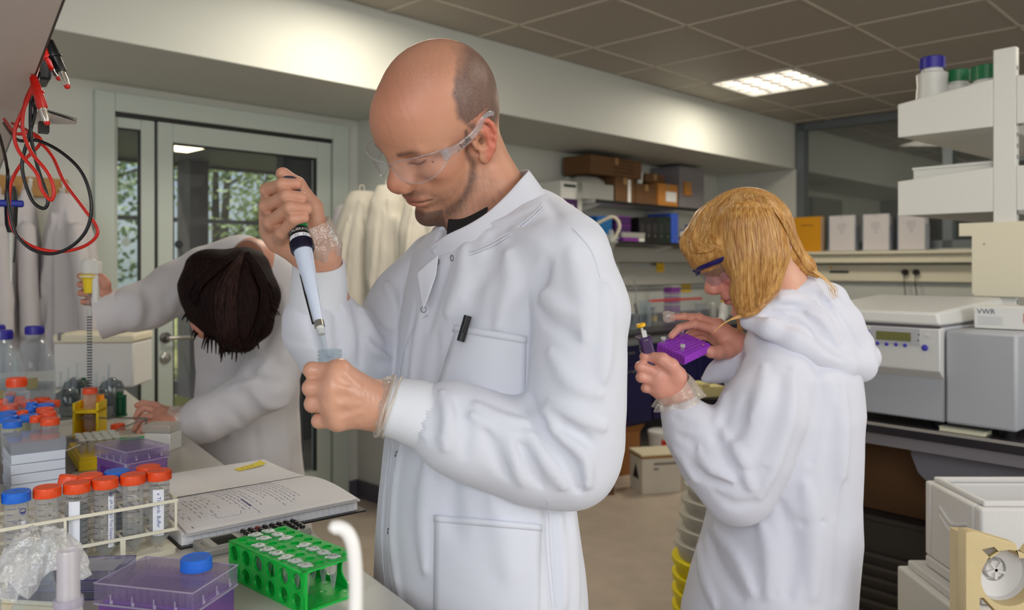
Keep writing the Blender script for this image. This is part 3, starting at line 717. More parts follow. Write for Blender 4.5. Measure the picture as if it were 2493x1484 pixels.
obj('cone', MB().lathe([(.004, 0), (.018, .03), (.035, .055), (.045, .062), (.045, .075), (.01, .085)], 20), m_milk, t)
obj('valve', MB().lathe([(.02, .07), (.022, .12), (.012, .15)], 16).box(-.06, .05, -.012, .012, .085, .10), m_milk, t); obj('arm', MB().tube([(0, 0, .1), (-.06, .1, .12), (-.1, .32, .12)], .012, 8), m_whitep, t)
t = thing('instrument_base', 'small white instrument under the corrugated hose, behind the shoulder', 'instrument', W(Wsp(1462, .2), .2, 1.548), WROT)
obj('body', MB().box(-.05, .05, -.05, .05, 0, .10), m_cream, t, bevel=.006); obj('knob', MB().lathe([(.018, .10), (.018, .12), (.012, .125)], 16), m_black, t)

# on the back bench
def bb(px, d): return W(Wsp(px, d), d, BT)
t = thing('glass_apparatus', 'laboratory stand with looped glass tubing near the elbow of the bald man', 'glassware', bb(1505, .35), WROT)
obj('base', MB().box(-.07, .07, -.05, .05, 0, .012), m_grey, t, bevel=.003); obj('rod', MB().tube([(0, 0, .01), (0, 0, .46)], .006, 8), m_steel, t)
obj('column', MB().lathe([(.012, .2), (.014, .48), (.018, .50)], 14, T(-.06, -.02, 0)), m_gl, t)
obj('loop_tube', MB().tube(smooth_path([(-.02, -.03, .08), (0, -.03, .3), (.04, -.03, .36), (.12, -.03, .37), (.17, -.03, .33), (.18, -.03, .2), (.18, -.03, .12)], 6), .006, 8), clear('grey_tubing', (200, 204, 208), .1, .25, .7), t)
obj('clamp', MB().box(-.08, .02, -.03, .0, .22, .24), m_grey, t)
def beaker(name, label, loc, r, h, m=None, liq=None, fr=.4, grp=None):
    t = thing(name, label, 'glassware', loc, 0, grp)
    obj('wall', MB().lathe([(r * .9, 0), (r, .006), (r, h - .004), (r * 1.06, h), (r * .97, h - .003), (r * .97, .008), (.001, .006)], 24, cap=False), m or m_gl, t)
    if liq: obj('liquid', MB().lathe([(r * .95, .009), (r * .95, h * fr)], 24), liq, t)
    return t
beaker('glass_beaker', 'tall clear beaker on the back bench left of the purple racks', bb(1570, .45), .045, .20)
beaker('glass_beaker', 'small clear beaker nearest the stand on the back bench', bb(1540, .52), .04, .12)
bottle('small bottle with a bright yellow label behind the yellow-topped pipette', bb(1590, .3), .03, .13, m_bluecap, m_gl, .016, labelm=m_yel)
t = thing('dark_bottle_holder', 'dark tubes leaning beside the clear beaker on the back bench', 'rack', bb(1556, .3), WROT)
obj('block', MB().box(-.03, .03, -.02, .02, 0, .06), m_dpurp, t); obj('tube', MB().tube([(-.02, 0, .05), (-.05, 0, .17)], .01, 8), m_black, t)
z_ = BT + .001
for k in range(4):
    t = thing('tip_rack', ('lowest', 'second lowest', 'third', 'topmost')[k] + ' purple rack in the pile behind the red-edged shield', 'rack', bb(1636, .25) + Vector((0, 0, z_ - BT)), WROT, 'purple racks piled behind the shield')
    obj('body', MB().box(-.062, .062, -.04, .04, 0, .06), m_purp, t, bevel=.003); obj('lid', MB().box(-.063, .063, -.041, .041, .06, .072), m_milk, t); z_ += .075
t = thing('splash_shield', 'clear acrylic splash shield with a red top edge on the back bench', 'shield', bb(1578, .40), WROT)
L_ = Wsp(1708, .40) - Wsp(1578, .40); Zs = W(Wsp(1640, .4), .4).y; h1 = zat(729, Zs) - BT
obj('sheet', MB().box(0, L_, -.003, .003, 0, h1 + .06), clear('acrylic_sheet', (248, 248, 250), .03, .03, .3), t)
obj('red_edge', MB().box(0, L_, -.006, .006, h1 - .008, h1 + .008), m_red, t)
for q in (0, L_): obj('foot', MB().box(q - .004, q + .004, -.06, .06, 0, .15), clear('acrylic_foot', (240, 240, 244), .03, .1, .5), t)
bottle('white bottle with a yellow collar behind the blonde woman\'s nose', bb(1760, .3), .045, .16, m_yel, m_white, .02)
bottle('cloudy white bottle left of the yellow-collared one', bb(1735, .25), .035, .14, m_white, m_milk, .02)
bottle('squat white bottle in front of the yellow-collared one', bb(1757, .5), .032, .09, m_white, m_white, .02)

# boxes on the floor below
m_wm = mat('off_white_tin', (206, 200, 188), .5, var=.04, vscale=10)
def fbox(name, label, cat, c, w_, dp, h_, rz, m): t = thing(name, label, cat, (c[0], c[1], 0), rz); obj('carton', MB().box(-w_ / 2, w_ / 2, -dp / 2, dp / 2, 0, h_), m, t, bevel=.003); return t
t = fbox('foam_box', 'white lidded box with a black triangle mark on the floor by the navy cabinets', 'box', (.87, 4.97), .25, .19, .225, .24, m_wm)
obj('lid', MB().box(-.13, .13, -.1, .1, .225, .24), mat('cream_lid', (226, 214, 186), .5), t, bevel=.004)
obj('edge_band', MB().box(-.128, .128, -.098, .098, .213, .225), mat('brown_rim', (150, 106, 40), .5), t)
tm = MB().add([(-.1256, -.05, .08), (-.1256, .05, .08), (-.1256, 0, .17)], [(0, 2, 1)]); obj('triangle_mark', tm, m_black, t)
tm = MB().box(-.05, .1, -.0962, -.095, .17, .185).box(-.05, -.02, -.0962, -.095, .14, .155); obj('print', tm, mat('grey_print2', (130, 126, 124), .6), t)
t = fbox('plastic_crate', 'dark grey box on the floor behind the elbow of the bald man', 'box', (.42, 4.98), .34, .30, .27, .1, mat('dark_violet_grey', (74, 66, 70), .6))
obj('tape', MB().box(-.172, .172, -.03, .03, .2, .273), mat('clear_tape', (110, 96, 84), .25), t); obj('corner_tape', MB().box(.10, .172, -.152, -.148, .0, .26), m_card2, t)
t = fbox('cardboard_box', 'open brown carton on the floor between the grey box and the navy cabinets', 'box', (.66, 5.38), .30, .2, .27, .5, m_card)
f = MB(); f.add([(-.15, -.1, .27), (.15, -.1, .27), (.16, -.14, .33), (-.14, -.14, .31)], [(0, 1, 2, 3)]).add([(-.15, .1, .27), (.15, .1, .27), (.15, .02, .31), (-.15, .02, .31)], [(0, 1, 2, 3)]); obj('flap', f, m_card, t)
t = thing('plastic_tub', 'white tub with red print on the floor behind the lidded white box', 'tub', (1.0, 5.45, 0)); obj('bucket', MB().lathe([(.075, 0), (.09, .24)], 28), m_white, t)
obj('lid', MB().lathe([(.095, .235), (.095, .26), (.088, .265)], 28), m_white, t); obj('red_print', MB().box(-.02, .02, -.002, 0, .17, .22, T(0, -.086, 0)), m_red, t)
t = fbox('cardboard_box', 'brown carton lying under the bench near the white tub', 'box', (1.5, 5.55), .35, .3, .2, .77, m_card2); obj('tape', MB().box(-.176, .176, -.02, .02, .19, .202), m_card, t)
# nested buckets
bc = PX(1748, 900, 2.3); bc.z = 0
zr = .36
for k in range(10):
    yel = k < 5; m = mat('yellow_bucket', (232, 214, 10), .4) if yel else clear('cloudy_bucket', (240, 238, 228), .35, .55, .85, body=(222, 218, 206)); r = .128 - (.003 * (k - 4) if not yel else 0)
    t = thing('bucket', ('yellow bucket at the bottom of the nested stack', 'yellow bucket second from the bottom of the nested stack', 'middle yellow bucket of the nested stack', 'yellow bucket just under the top yellow one of the stack', 'topmost yellow bucket of the nested stack',
              'cloudy white bucket nested straight in the yellow ones', 'second cloudy white bucket above the yellow ones', 'third cloudy white bucket above the yellow ones', 'cloudy white bucket just below the topmost one', 'topmost cloudy white bucket of the nested stack')[k], 'bucket', bc + Vector((.004 * max(0, k - 4), 0, zr - .36 + .0)), 0, 'nested buckets beside the blonde woman')
    obj('wall', MB().lathe([(r * .74, .002), (r * .93, .35), (r * .915, .35), (r * .73, .006), (.001, .006)], 32, cap=False), m, t)
    obj('rim', MB().lathe([(r * .93, .340), (r, .343), (r, .357), (r * .93, .36)], 32), m, t); zr += .045 if k < 5 else .04
# stool with a cream block, behind the woman's hands
t = thing('foam_block', 'cream foam block on a dark stand behind the woman\'s gloved hands', 'foam block', PX(1722, 952, 3.4) - Vector((0, 0, .02)), .3)
obj('block', MB().box(-.05, .06, -.04, .04, 0, .045).box(-.05, -.01, -.04, .04, .045, .06), mat('yellow_foam', (214, 200, 140), .8), t, bevel=.004)
zf = t.location.z; t2 = thing('step_stand', 'dark stand carrying the cream foam block', 'stand', (t.location.x, t.location.y, 0)); obj('top', MB().box(-.07, .08, -.07, .07, zf - .02, zf), m_black, t2, bevel=.002)
obj('post', MB().tube([(0, 0, .01), (0, 0, zf - .02)], .015, 10), m_grey, t2); obj('foot', MB().lathe([(.14, 0), (.14, .012), (.03, .03)], 24), m_black, t2)
# ---------------------------------------------------------------- island bench with centrifuge and shelf unit
e_ = Vector((.66, -.75, 0)).normalized(); g_ = Vector((.75, .66, 0)).normalized(); IR = math.atan2(e_.y, e_.x)
IC = Vector((1.302, 2.078, 0))                      # local x along the bench end, y inwards
def IS(x, y, z=0): return IC + e_ * x + g_ * y + Vector((0, 0, z))
t = struct('bench_island', MB().box(-.75, .75, 0, 2.6, .87, .90), m_btop, IC, IR, bevel=.003)
obj('front_rail', MB().box(-.75, .75, .015, .03, .835, .868), m_grey, t); obj('edge_highlight', MB().box(-.75, .75, -.001, .004, .893, .901), mat('painted_highlight', (150, 146, 140), .3), t)  # pale strip paints a highlight along the bench edge
lp = [(-.33, .87), (.4, .87), (.4, .2), (-.02, .2), (-.02, .70), (-.045, .725), (-.28, .725), (-.31, .75), (-.33, .80)]
lm = MB(); n = len(lp); lm.add([(x, .12, z) for x, z in lp] + [(x, .16, z) for x, z in lp], [tuple(range(n)), tuple(range(2 * n - 1, n - 1, -1))] + [(i, n + i, n + (i + 1) % n, (i + 1) % n) for i in range(n)])
obj('support_panel', lm, mat('panel_violet_grey', (128, 126, 136), .5), t)
obj('foot_frame', MB().box(.3, .4, .1, 1.4, 0, .06).box(-.72, -.66, .1, 1.4, 0, .86).box(.3, .4, .1, .2, 0, .3), m_grey, t)
t = thing('cardboard_box', 'brown carton pushed under the island bench above the dark appliance', 'box', IS(-.30, .48, .56), IR); obj('carton', MB().box(-.26, .16, -.18, .3, 0, .23), m_card2, t, bevel=.003); tape(t, .16, .23, .18)
t = thing('under_bench_freezer', 'dark appliance with a slatted grille under the island bench', 'appliance', IS(-.32, .45, 0), IR)
mdk = mat('charcoal_appliance', (66, 62, 62), .5); obj('cabinet', MB().box(-.3, .22, -.2, .35, .02, .54).box(-.31, .23, -.21, .36, .54, .558), mdk, t, bevel=.004)
for k in range(8): obj('grille_slat', MB().box(-.26, .10, -.213, -.198, .16 + k * .038, .172 + k * .038), mat('grille_grey', (86, 80, 80), .5), t)
obj('hose', MB().tube(smooth_path([(-.2, -.22, .1), (-.1, -.25, .12), (0, -.24, .05), (.02, -.22, .01)], 5), .012, 8), m_black, t)

m_cf = mat('centrifuge_white', (205, 205, 203), .38); m_cf2 = mat('centrifuge_light_grey', (170, 172, 178), .4)
t = thing('centrifuge', 'large white benchtop centrifuge with lid closed and round blue buttons', 'centrifuge', IS(-.199, .03, .90), IR)
obj('body', MB().box(-.40, -.004, .0, .52, .022, .285), m_cf2, t, bevel=.006)
obj('motor_housing', MB().box(0, .176, -.006, .52, .022, .277), m_cf2, t, bevel=.008)
cp = [(-.0, .285), (-.03, .28), (-.03, .165), (-.012, .15), (0, .14)]
pm = MB(); n = len(cp); pm.add([(-.40, y, z) for y, z in cp] + [(-.004, y, z) for y, z in cp], [tuple(range(n)), tuple(range(2 * n - 1, n - 1, -1))] + [(i, n + i, n + (i + 1) % n, (i + 1) % n) for i in range(n)])
obj('control_fascia', pm, m_cf, t, bevel=.003)
lv = [(-.405, -.035, .29), (.0, -.035, .29), (.0, .50, .29), (-.405, .50, .29), (-.40, -.025, .325), (-.012, -.025, .325), (-.012, .47, .355), (-.40, .47, .355)]
obj('lid', MB().add(lv, [(3, 2, 1, 0), (4, 5, 6, 7), (0, 1, 5, 4), (1, 2, 6, 5), (2, 3, 7, 6), (3, 0, 4, 7)]), m_cf, t, bevel=.008)
obj('lid_gap', MB().box(-.398, -.006, -.02, .49, .2855, .2905), m_grey, t)
cx = lambda px, py: ((px - 2110) / 205 * .236 - .24, None)
def cpl(px, py):                                      # point of the fascia under a pixel
    p = Vector((0, 0, H)); d = Vector(((px - CX) / F, 1, (HY - py) / F)); c = IS(-.199, 0, .90); q = ((c - p).dot(g_)) / d.dot(g_); w_ = p + d * q - c; return w_.dot(e_), w_.z
dx0, dz0 = cpl(2122, 843); dx1, dz1 = cpl(2240, 800)
obj('display_panel', MB().box(dx0, dx1, -.0315, -.03, dz0 + .012, dz1), mat('panel_grey', (176, 176, 180), .4), t, bevel=.001)
a0, b0 = cpl(2134, 822); a1, b1 = cpl(2218, 813); obj('display', MB().box(a0, a1, -.0325, -.031, b0 - .004, b1 + .004), mat('lcd_olive', (112, 112, 62), .3), t)
for px_, py_, r_ in ((2114, 806, .005), (2112, 820, .005), (2137, 835, .0055), (2159, 837, .0055), (2182, 838, .0055), (2204, 840, .0055), (2252, 846, .0088)):
    a, b = cpl(px_, py_); bt = obj('button', MB().lathe([(r_, 0), (r_, .002), (r_ * .8, .003)], 20, T(a, -.0305, b) @ RX(90)), mat('button_blue', (70, 64, 170), .4), t)
for px_, py_ in ((2238, 814), (2236, 828)): a, b = cpl(px_, py_); obj('indicator', MB().lathe([(.002, 0), (.002, .001)], 10, T(a, -.0318, b) @ RX(90)), m_black, t)
a, b = cpl(2258, 816); obj('key', MB().box(a - .008, a + .008, -.0312, -.03, b - .005, b + .005), m_cf, t, bevel=.001)
a, b = cpl(2300, 968); obj('lock', MB().lathe([(.006, 0), (.006, .003)], 16, T(a, -.0, b) @ RX(90)), m_steel, t)
for fx in (-.38, -.03, .14): obj('foot', MB().lathe([(.018, 0), (.022, .022)], 16, T(fx, .04, 0)), m_black, t)
obj('maker_strip', MB().box(-.2, -.16, .26, .262, .3405, .3418), mat('ink_grey', (120, 122, 126), .5), t)

t = thing('glove_box', 'white carton with red and grey print standing on the centrifuge', 'box', IS(-.199 + .075, .20, .90 + .279), IR + .12)
obj('carton', MB().box(-.05, .12, -.05, .06, 0, .062), m_white, t, bevel=.002)
tm = MB(); text_flat(tm, 'VWR', .02, T(-.02, -.0508, .047) @ RX(90)); obj('lettering', tm, mat('ink_blue_grey', (70, 76, 100), .5), t)
tm = MB(); 
for k in range(5): tm.box(-.04, .02, -.0506, -.05, .012 + k * .005, .0135 + k * .005)
obj('print', tm, mat('ink_pale', (180, 182, 190), .5), t); obj('red_mark', MB().box(.07, .1, -.0508, -.05, .02, .045), m_red, t)
t = thing('notebook', 'thin cream notebook on the edge of the island bench under the centrifuge', 'book', IS(-.20, .055, .9005), IR)
obj('pages', MB().box(-.012, .10, -.035, .02, .001, .011), mat('cream_paper', (226, 220, 190), .6), t); obj('cover', MB().box(-.014, .102, -.038, .022, 0, .0012).box(-.014, .102, -.038, .022, .0112, .0125), mat('grey_green_cover', (150, 152, 140), .5), t)

# double-sided shelf unit
US = Vector((1.687, 2.80, 0))
t = thing('shelf_unit', 'white double-sided reagent shelf unit with slotted post on the island bench', 'shelf unit', US + Vector((0, 0, .90)), IR)
pz = 2.10 - .90
for j, y in enumerate((0, .95)):
    o = obj('post', MB().box(-.035, .035, y, y + .03, 0, pz), m_whitep, t, bevel=.002)
    sm = MB()
    for k in range(30): sm.box(.0345, .0358, y + .008, y + .02, .02 + k * .038, .034 + k * .038)
    obj('slots', sm, m_grey, o)
def bracket(t, y, x0, x1, zb_, zt0, zt1):
    m_ = MB(); s = 1 if x1 > 0 else -1
    P = [(x0, zb_), (x1, zb_), (x1, zt1), (x0, zt0)]
    m_.add([(x, y, z) for x, z in P] + [(x, y + .012, z) for x, z in P], [(0, 1, 2, 3), (7, 6, 5, 4), (0, 4, 5, 1), (1, 5, 6, 2), (2, 6, 7, 3), (3, 7, 4, 0)])
    obj('end_bracket', m_, m_whitep, t, bevel=.002)
for zb_, zt0, zt1 in ((1.836, 2.0, 1.961), (1.542, 1.695, 1.671)):
    for s in (-1, 1):
        for y in (0, .95): bracket(t, y, s * .036, s * .36, zb_ - .9, zt0 - .9, zt1 - .9)
        obj('shelf_board', MB().box(min(s * .037, s * .36), max(s * .037, s * .36), .013, .949, zb_ - .9 + .004, zb_ - .9 + .022), m_white, t)
o = obj('service_end_panel', MB().prism([(-.142, -.045), (-.142, .001), (-.10, .001), (-.10, .20), (-.09, .212), (.42, .212), (.42, -.045)][::-1], -.012, 0, Matrix(((1, 0, 0, 0), (0, 0, 1, 0), (0, -1, 0, 1.46 - .9), (0, 0, 0, 1)))), m_cream, t, bevel=.002)
obj('screw', MB().lathe([(.003, 0), (.003, .001)], 10, T(-.06, -.0125, .53) @ RX(90)), m_grey, o)
def onshelf(x, y, zb_): return US + e_ * x + g_ * y + Vector((0, 0, zb_))
for px_, w_, h_, cm, cr, lb in ((2270, .056, .285, m_bluecap, .044, 'tall white bottle with a blue cap on the top shelf'), (2331, .06, .235, mat('green_cap', (20, 112, 66), .4), .045, 'white bottle with a green cap, nearer the blue-capped one'), (2402, .062, .215, mat('green_cap', (20, 112, 66), .4), .05, 'white bottle with a green cap right beside the shelf post')):
    # meet the pixel column on the line y = .16
    q = (px_ - CX) / F; yy = .13 if px_ < 2300 else (.2 if px_ < 2350 else .12); a = US + g_ * yy; x_ = (q * a.y - a.x) / (e_.x - q * e_.y)
    b = bottle(lb, onshelf(x_, yy, 1.859), w_, h_, cm, m_white, cr)
    if cm == m_bluecap:
        obj('label', MB().lathe([(w_ + .0006, .05), (w_ + .0006, .12)], 28, cap=False), m_pap, b); obj('blue_mark', MB().box(-.012, .012, -.001, .001, .1, .118, RZ(-75) @ T(0, -w_ - .001, 0)), m_blue, b)
q = MB(); t2 = thing('paper_tray', 'flat white box leaning on the second shelf', 'box', onshelf(-.19, .09, 1.565), IR); obj('box', MB().box(-.13, .14, -.05, .05, 0, .155), m_white, t2, bevel=.002); obj('lid', MB().box(-.133, .143, -.053, .053, .148, .157), m_white, t2)
t2 = thing('white_appliance', 'low cream appliance on the bench below the sockets', 'appliance', PX(2175, 760, 5.6) - Vector((0, 0, .08)), WROT - math.pi / 2)
obj('body', MB().box(-.22, .22, -.15, .15, 0, .2), m_cream, t2, bevel=.02); obj('lid', MB().box(-.2, .2, -.14, .14, .2, .225), m_cream, t2, bevel=.008)
t3 = struct('bench_partition', wbox(MB(), SP - .75, SP, .76, 5.0, .87, .90), m_btop, **PR); t2.location.z = .90
obj('leg_frame', wbox(wbox(MB(), SP - .7, SP - .66, 1.0, 5.0, 0, .86), SP - .7, SP - .1, 1.0, 1.05, 0, .86), m_grey, t3)
obj('body', MB(), m_grey, None) if False else None

# polystyrene boxes
m_foam = mat('polystyrene', (216, 214, 212), .8, bump=.25, bscale=160, var=.02)
m_foamy = mat('polystyrene_yellowed', (206, 186, 140), .8, bump=.3, bscale=120, var=.06, vscale=14)
def foam(label, x0, x1, y0, y1, z0, z1, open_=False):
    t = thing('polystyrene_box', label, 'box', ((x0 + x1) / 2, (y0 + y1) / 2, z0)); a, b = (x1 - x0) / 2, (y1 - y0) / 2; h = z1 - z0; w = .028
    if open_:
        m = MB().box(-a, a, -b, b, 0, w); m.box(-a, a, -b, -b + w, w, h - .012).box(-a, a, b - w, b, w, h - .012).box(-a, -a + w, -b + w, b - w, w, h - .012).box(a - w, a, -b + w, b - w, w, h - .012)
        obj('box', m, m_foam, t, bevel=.006)
        r = .014; m = MB(); m.box(-a + r, a - r, -b + r, -b + w, h - .012, h).box(-a + r, a - r, b - w, b - r, h - .012, h).box(-a + r, -a + w, -b + w, b - w, h - .012, h).box(a - w, a - r, -b + w, b - w, h - .012, h)
        obj('rim', m, m_foam, t, bevel=.003)
        hm = MB()
        for k in range(2): hm.tube(smooth_path([(-a - .0005, -b * .55, h * .72 - k * .02), (-a - .003, -.01, h * .64 - k * .02), (-a - .0005, b * .4, h * .74 - k * .02)], 5), .004, 6)
        obj('hand_grip', hm, m_foam, t)
    else:
        obj('box', MB().box(-a, a, -b, b, 0, h - .02), m_foam, t, bevel=.006); obj('rim', MB().box(-a + .018, a - .018, -b + .018, b - .018, h - .02, h), m_foam, t, bevel=.004)
    return t
foam('closed polystyrene box at the bottom of the stack by the island', .97, 1.62, 1.42, 2.06, .30, .62)
foam('open white polystyrene box on top of the stack by the island', 1.01, 1.45, 1.76, 2.00, .622, .842, True)
t = foam('polystyrene box standing on the floor under the other two', .98, 1.60, 1.44, 2.04, 0, .298)
t = thing('cardboard_box', 'brown carton under the moulded foam packing piece', 'box', (.845, 1.345, 0)); obj('carton', MB().box(-.125, .115, -.06, .055, 0, .665), m_card, t, bevel=.003); obj('tape', MB().box(-.02, .02, -.0605, .0555, .60, .6655), m_card2, t)
# moulded foam packing piece standing on edge
t = thing('foam_packing', 'yellowed moulded foam packing piece with round hollow and triangular holes', 'packing', (.858, 1.30, .666), 0)
def ring_plate(y0, y1, outer, holes, m, name):
    # polygon with holes through a filled curve, then thickened
    cu = bpy.data.curves.new(name, 'CURVE'); cu.dimensions = '2D'; cu.fill_mode = 'BOTH'; cu.extrude = (y1 - y0) / 2; cu.bevel_depth = .0015
    for poly in [outer] + holes:
        sp = cu.splines.new('POLY'); sp.points.add(len(poly) - 1); sp.use_cyclic_u = True
        for p, q in zip(sp.points, poly): p.co = (q[0], q[1], 0, 1)
    o = bpy.data.objects.new('tmp', cu); COL.objects.link(o); me = bpy.data.meshes.new_from_object(o.evaluated_get(bpy.context.evaluated_depsgraph_get())); bpy.data.objects.remove(o)
    me.transform(T(0, (y0 + y1) / 2, 0) @ RX(90)); me.materials.clear(); me.materials.append(m); me.name = name
    return obj(name, me, None, t)
circ = lambda x, z, r, n=28: [(x + r * math.cos(i * 2 * math.pi / n), z + r * math.sin(i * 2 * math.pi / n)) for i in range(n)]
outer = [(-.135, 0), (.2, 0), (.2, .19), (-.030, .236), (-.040, .222), (-.052, .222), (-.058, .243), (-.122, .262), (-.135, .262)]
ring_plate(0, .022, outer, [[(-.112, .236), (-.092, .240), (-.084, .232), (-.098, .222)], [(-.116, .02), (-.116, .160), (-.108, .160), (-.078, .128), (-.070, .02)], circ(-.068, .190, .046)], m_foamy, 'face')
obj('cup', MB().lathe([(.047, 0), (.043, .030), (.020, .036), (.020, .046), (.017, .046), (.014, .034), (.001, .032)], 28, T(-.068, .004, .190) @ RX(-90), cap=False), m_foam, t)
obj('foot_block', MB().box(-.135, .2, .022, .05, 0, .018), m_foamy, t)
rb = MB(); 
for a in range(5): rb.box(-.002, .002, .0, .015, -.001, .010, T(-.068, .034, .190) @ RX(-90) @ RZ(a * 72))
obj('rib', rb, m_foam, t); obj('edge', MB().box(-.135, -.12, .022, .05, .018, .255), m_foamy, t); obj('edge', MB().box(.185, .2, .022, .05, .018, .17), m_foamy, t)
obj('brace', MB().box(-.118, -.07, .012, .016, .060, .066), m_foam, t)
# ---------------------------------------------------------------- front bench and everything on it
BE = Vector((-.558, .83, 0)).normalized(); BI = Vector((-.83, -.558, 0)).normalized(); BA = Vector((-.10, .98, 0)); BR = math.atan2(BE.y, BE.x)
t = struct('bench_front', MB().box(-.9, 2.95, 0, .82, BZ - .03, BZ), m_bench, BA, BR, bevel=.004)
obj('seam', MB().box(.0, .002, 0, .82, BZ - .03, BZ + .0004, T(1.595, 0, 0)), m_grey, t)
obj('under_panel', MB().box(-.85, 2.9, .5, .52, 0, BZ - .03), mat('underbench_panel', (120, 116, 116), .6), t); obj('rail', MB().box(-.88, 2.9, .03, .05, BZ - .09, BZ - .03), m_grey, t)
for q in (-.8, .9, 2.0, 2.85): obj('leg', MB().box(q, q + .04, .08, .12, 0, BZ - .03), m_grey, t)
# shelf over the bench
SZ2 = 1.60; sc = Vector((-.394, .726, 0))
m_shun = mat('grey_beige_shelf', (214, 202, 196), .5)
t = struct('shelf_over_bench', MB().box(-.8, 1.9, .0, .34, SZ2, SZ2 + .022), m_shun, sc, BR, bevel=.001)
obj('edge_band', MB().box(-.8, 1.9, -.002, 0, SZ2, SZ2 + .022), m_black, t)
for q in (-.75, 1.8): obj('post', MB().box(q, q + .04, .28, .32, BZ, SZ2), m_shun, t)
def shelf_pt(px, z=SZ2, off=0.0):                     # point over the shelf edge in the column of a pixel
    q = (px - CX) / F; a = sc + BI * off; k = (q * a.y - a.x) / (BE.x - q * BE.y); return a + BE * k + Vector((0, 0, z))

m_or = mat('orange_cap', (236, 78, 24), .38, sss=.05); m_bl = mat('light_blue_cap', (34, 108, 214), .38, sss=.05)
m_tube = clear('polypropylene_tube', (250, 250, 250), .12, .10, .5, body=(228, 228, 226)); m_ink = mat('black_ink', (22, 20, 24), .6); m_inkb = mat('blue_ink', (30, 40, 130), .6)
m_liq = clear('clear_liquid', (232, 236, 238), .02, .05, .5, body=(190, 200, 205)); m_liqb = clear('grey_blue_liquid', (170, 184, 196), .02, .10, .5, body=(120, 140, 160)); m_lab = mat('white_label', (236, 238, 246), .6)
def ribcap(mb, r, h, n, dep, z0=0, M=None):
    N = n * 2 if n * 2 > 60 else n * 4; v = []; f = []
    ring = lambda rr, z, k: [((rr - (dep if (k and ((i * 2 * n // N) % 2)) else 0)) * math.cos(i * 2 * math.pi / N), (rr - (dep if (k and ((i * 2 * n // N) % 2)) else 0)) * math.sin(i * 2 * math.pi / N), z) for i in range(N)]
    R_ = [ring(r, z0, 1), ring(r, z0 + h - .0022, 1), ring(r - dep, z0 + h - .0010, 0), ring(r - dep - .001, z0 + h, 0), ring(r * .8, z0 + h, 0), ring(r * .78, z0 + h - .0005, 0)]
    for q in R_: v += q
    for k in range(len(R_) - 1):
        for i in range(N): j = (i + 1) % N; f.append((k * N + i, k * N + j, (k + 1) * N + j, (k + 1) * N + i))
    f.append(tuple(range(N - 1, -1, -1))); f.append(tuple((len(R_) - 1) * N + i for i in range(N)))
    mb.add(v, f, M); mb.ball((0, 0, z0 + h - .0004), .0009, 4, (1, 1, .5), M); return mb
def arc(mb, r, z, h, a0, a1, n=8):
    v = []; 
    for i in range(n + 1): a = a0 + (a1 - a0) * i / n; v += [(r * math.cos(a), r * math.sin(a), z), (r * math.cos(a), r * math.sin(a), z + h)]
    mb.add(v, [(2 * i, 2 * i + 2, 2 * i + 3, 2 * i + 1) for i in range(n)]); return mb
RTIP = [(.0018, 0), (.0035, .0006), (.0136, .0165), (.0141, .018), (.0144, .1135)]
me_body50 = mesh_of(MB().lathe(RTIP + [(.0136, .1135), (.0133, .018), (.0012, .0016)], 32, cap=False), m_tube, 'tube_body')
me_cap_o = mesh_of(ribcap(MB(), .0172, .0135, 44, .0006, .1), m_or, 'cap'); me_cap_b = mesh_of(ribcap(MB(), .0172, .0135, 90, .0003, .1), m_bl, 'cap')
def gmarks(side=0.0, step=.0078):
    m = MB()
    for k in range(11): arc(m, .01455, .022 + k * step, .0005, side - .5, side + (.35 if k % 2 else .1), 5)
    return m
def falcon(label, loc, blue=False, tilt=None, grp=None, ticks=None, tickc=None, word=None, wa=0.0, strip=None, notes=None, liquid=None, name='centrifuge_tube', dz=0.0, logo=False):
    cam_a = math.atan2(-loc[1], -loc[0]); t = thing(name, label, 'tube', loc, cam_a, grp)   # local +x looks at the camera
    if tilt is not None: t.rotation_euler = (math.radians(tilt[0]), math.radians(tilt[1]), cam_a)
    obj('tube_body', me_body50, None, t); obj('cap', me_cap_b if blue else me_cap_o, None, t)
    if liquid: h, m = liquid; obj('liquid', MB().lathe([(.001, .003), (.0125, .0175), (.0130, .019), (.0133, h)], 24), m, t)
    if ticks is not None:
        m = gmarks(ticks); obj('graduation', m, tickc or m_ink, t)
        nm = MB()
        for k, s_ in enumerate(('10', '20', '30', '40', '50')): text_round(nm, s_, .004, .0146, .030 + k * .0156, ticks + .62)
        obj('numbers', nm, tickc or m_ink, t)
    if word: obj('lettering', text_round(MB(), word, .0052, .01462, .094, wa), m_ink, t)
    if strip: a0, a1, z0, z1 = strip; obj('label_strip', arc(MB(), .0147, z0, z1 - z0, a0, a1, 6), m_lab, t)
    if notes:
        txt, a, z, sz = notes; m = MB(); v, f = text_geo(txt, sz); r = .01485
        m.add([(r * math.cos(a + y / r), r * math.sin(a + y / r), z - x) for x, y, _ in v], f); obj('handwriting', m, m_inkb, t)
    if logo:
        m = MB(); v, f = [], []
        pts = [(.0042 * math.cos(i * math.pi / 12), .0042 * math.sin(i * math.pi / 12)) for i in range(24)]; ip = [(x * .8, y * .8) for x, y in pts]
        bend = lambda P, a, z: [(.0147 * math.cos(a + x / .0147), .0147 * math.sin(a + x / .0147), z + y) for x, y in P]
        m.add(bend(pts + ip, .55, .088), [(i, (i + 1) % 24, 24 + (i + 1) % 24, 24 + i) for i in range(24)])
        m.add(bend([(-.003, 0), (0, -.001), (.003, 0), (.002, -.0025), (-.002, -.0025)], .55, .088), [(0, 4, 3, 2, 1)])
        text_round(m, 'ml', .0045, .0147, .0745, -.1); obj('logo', m, m_inkb, t)
    return t
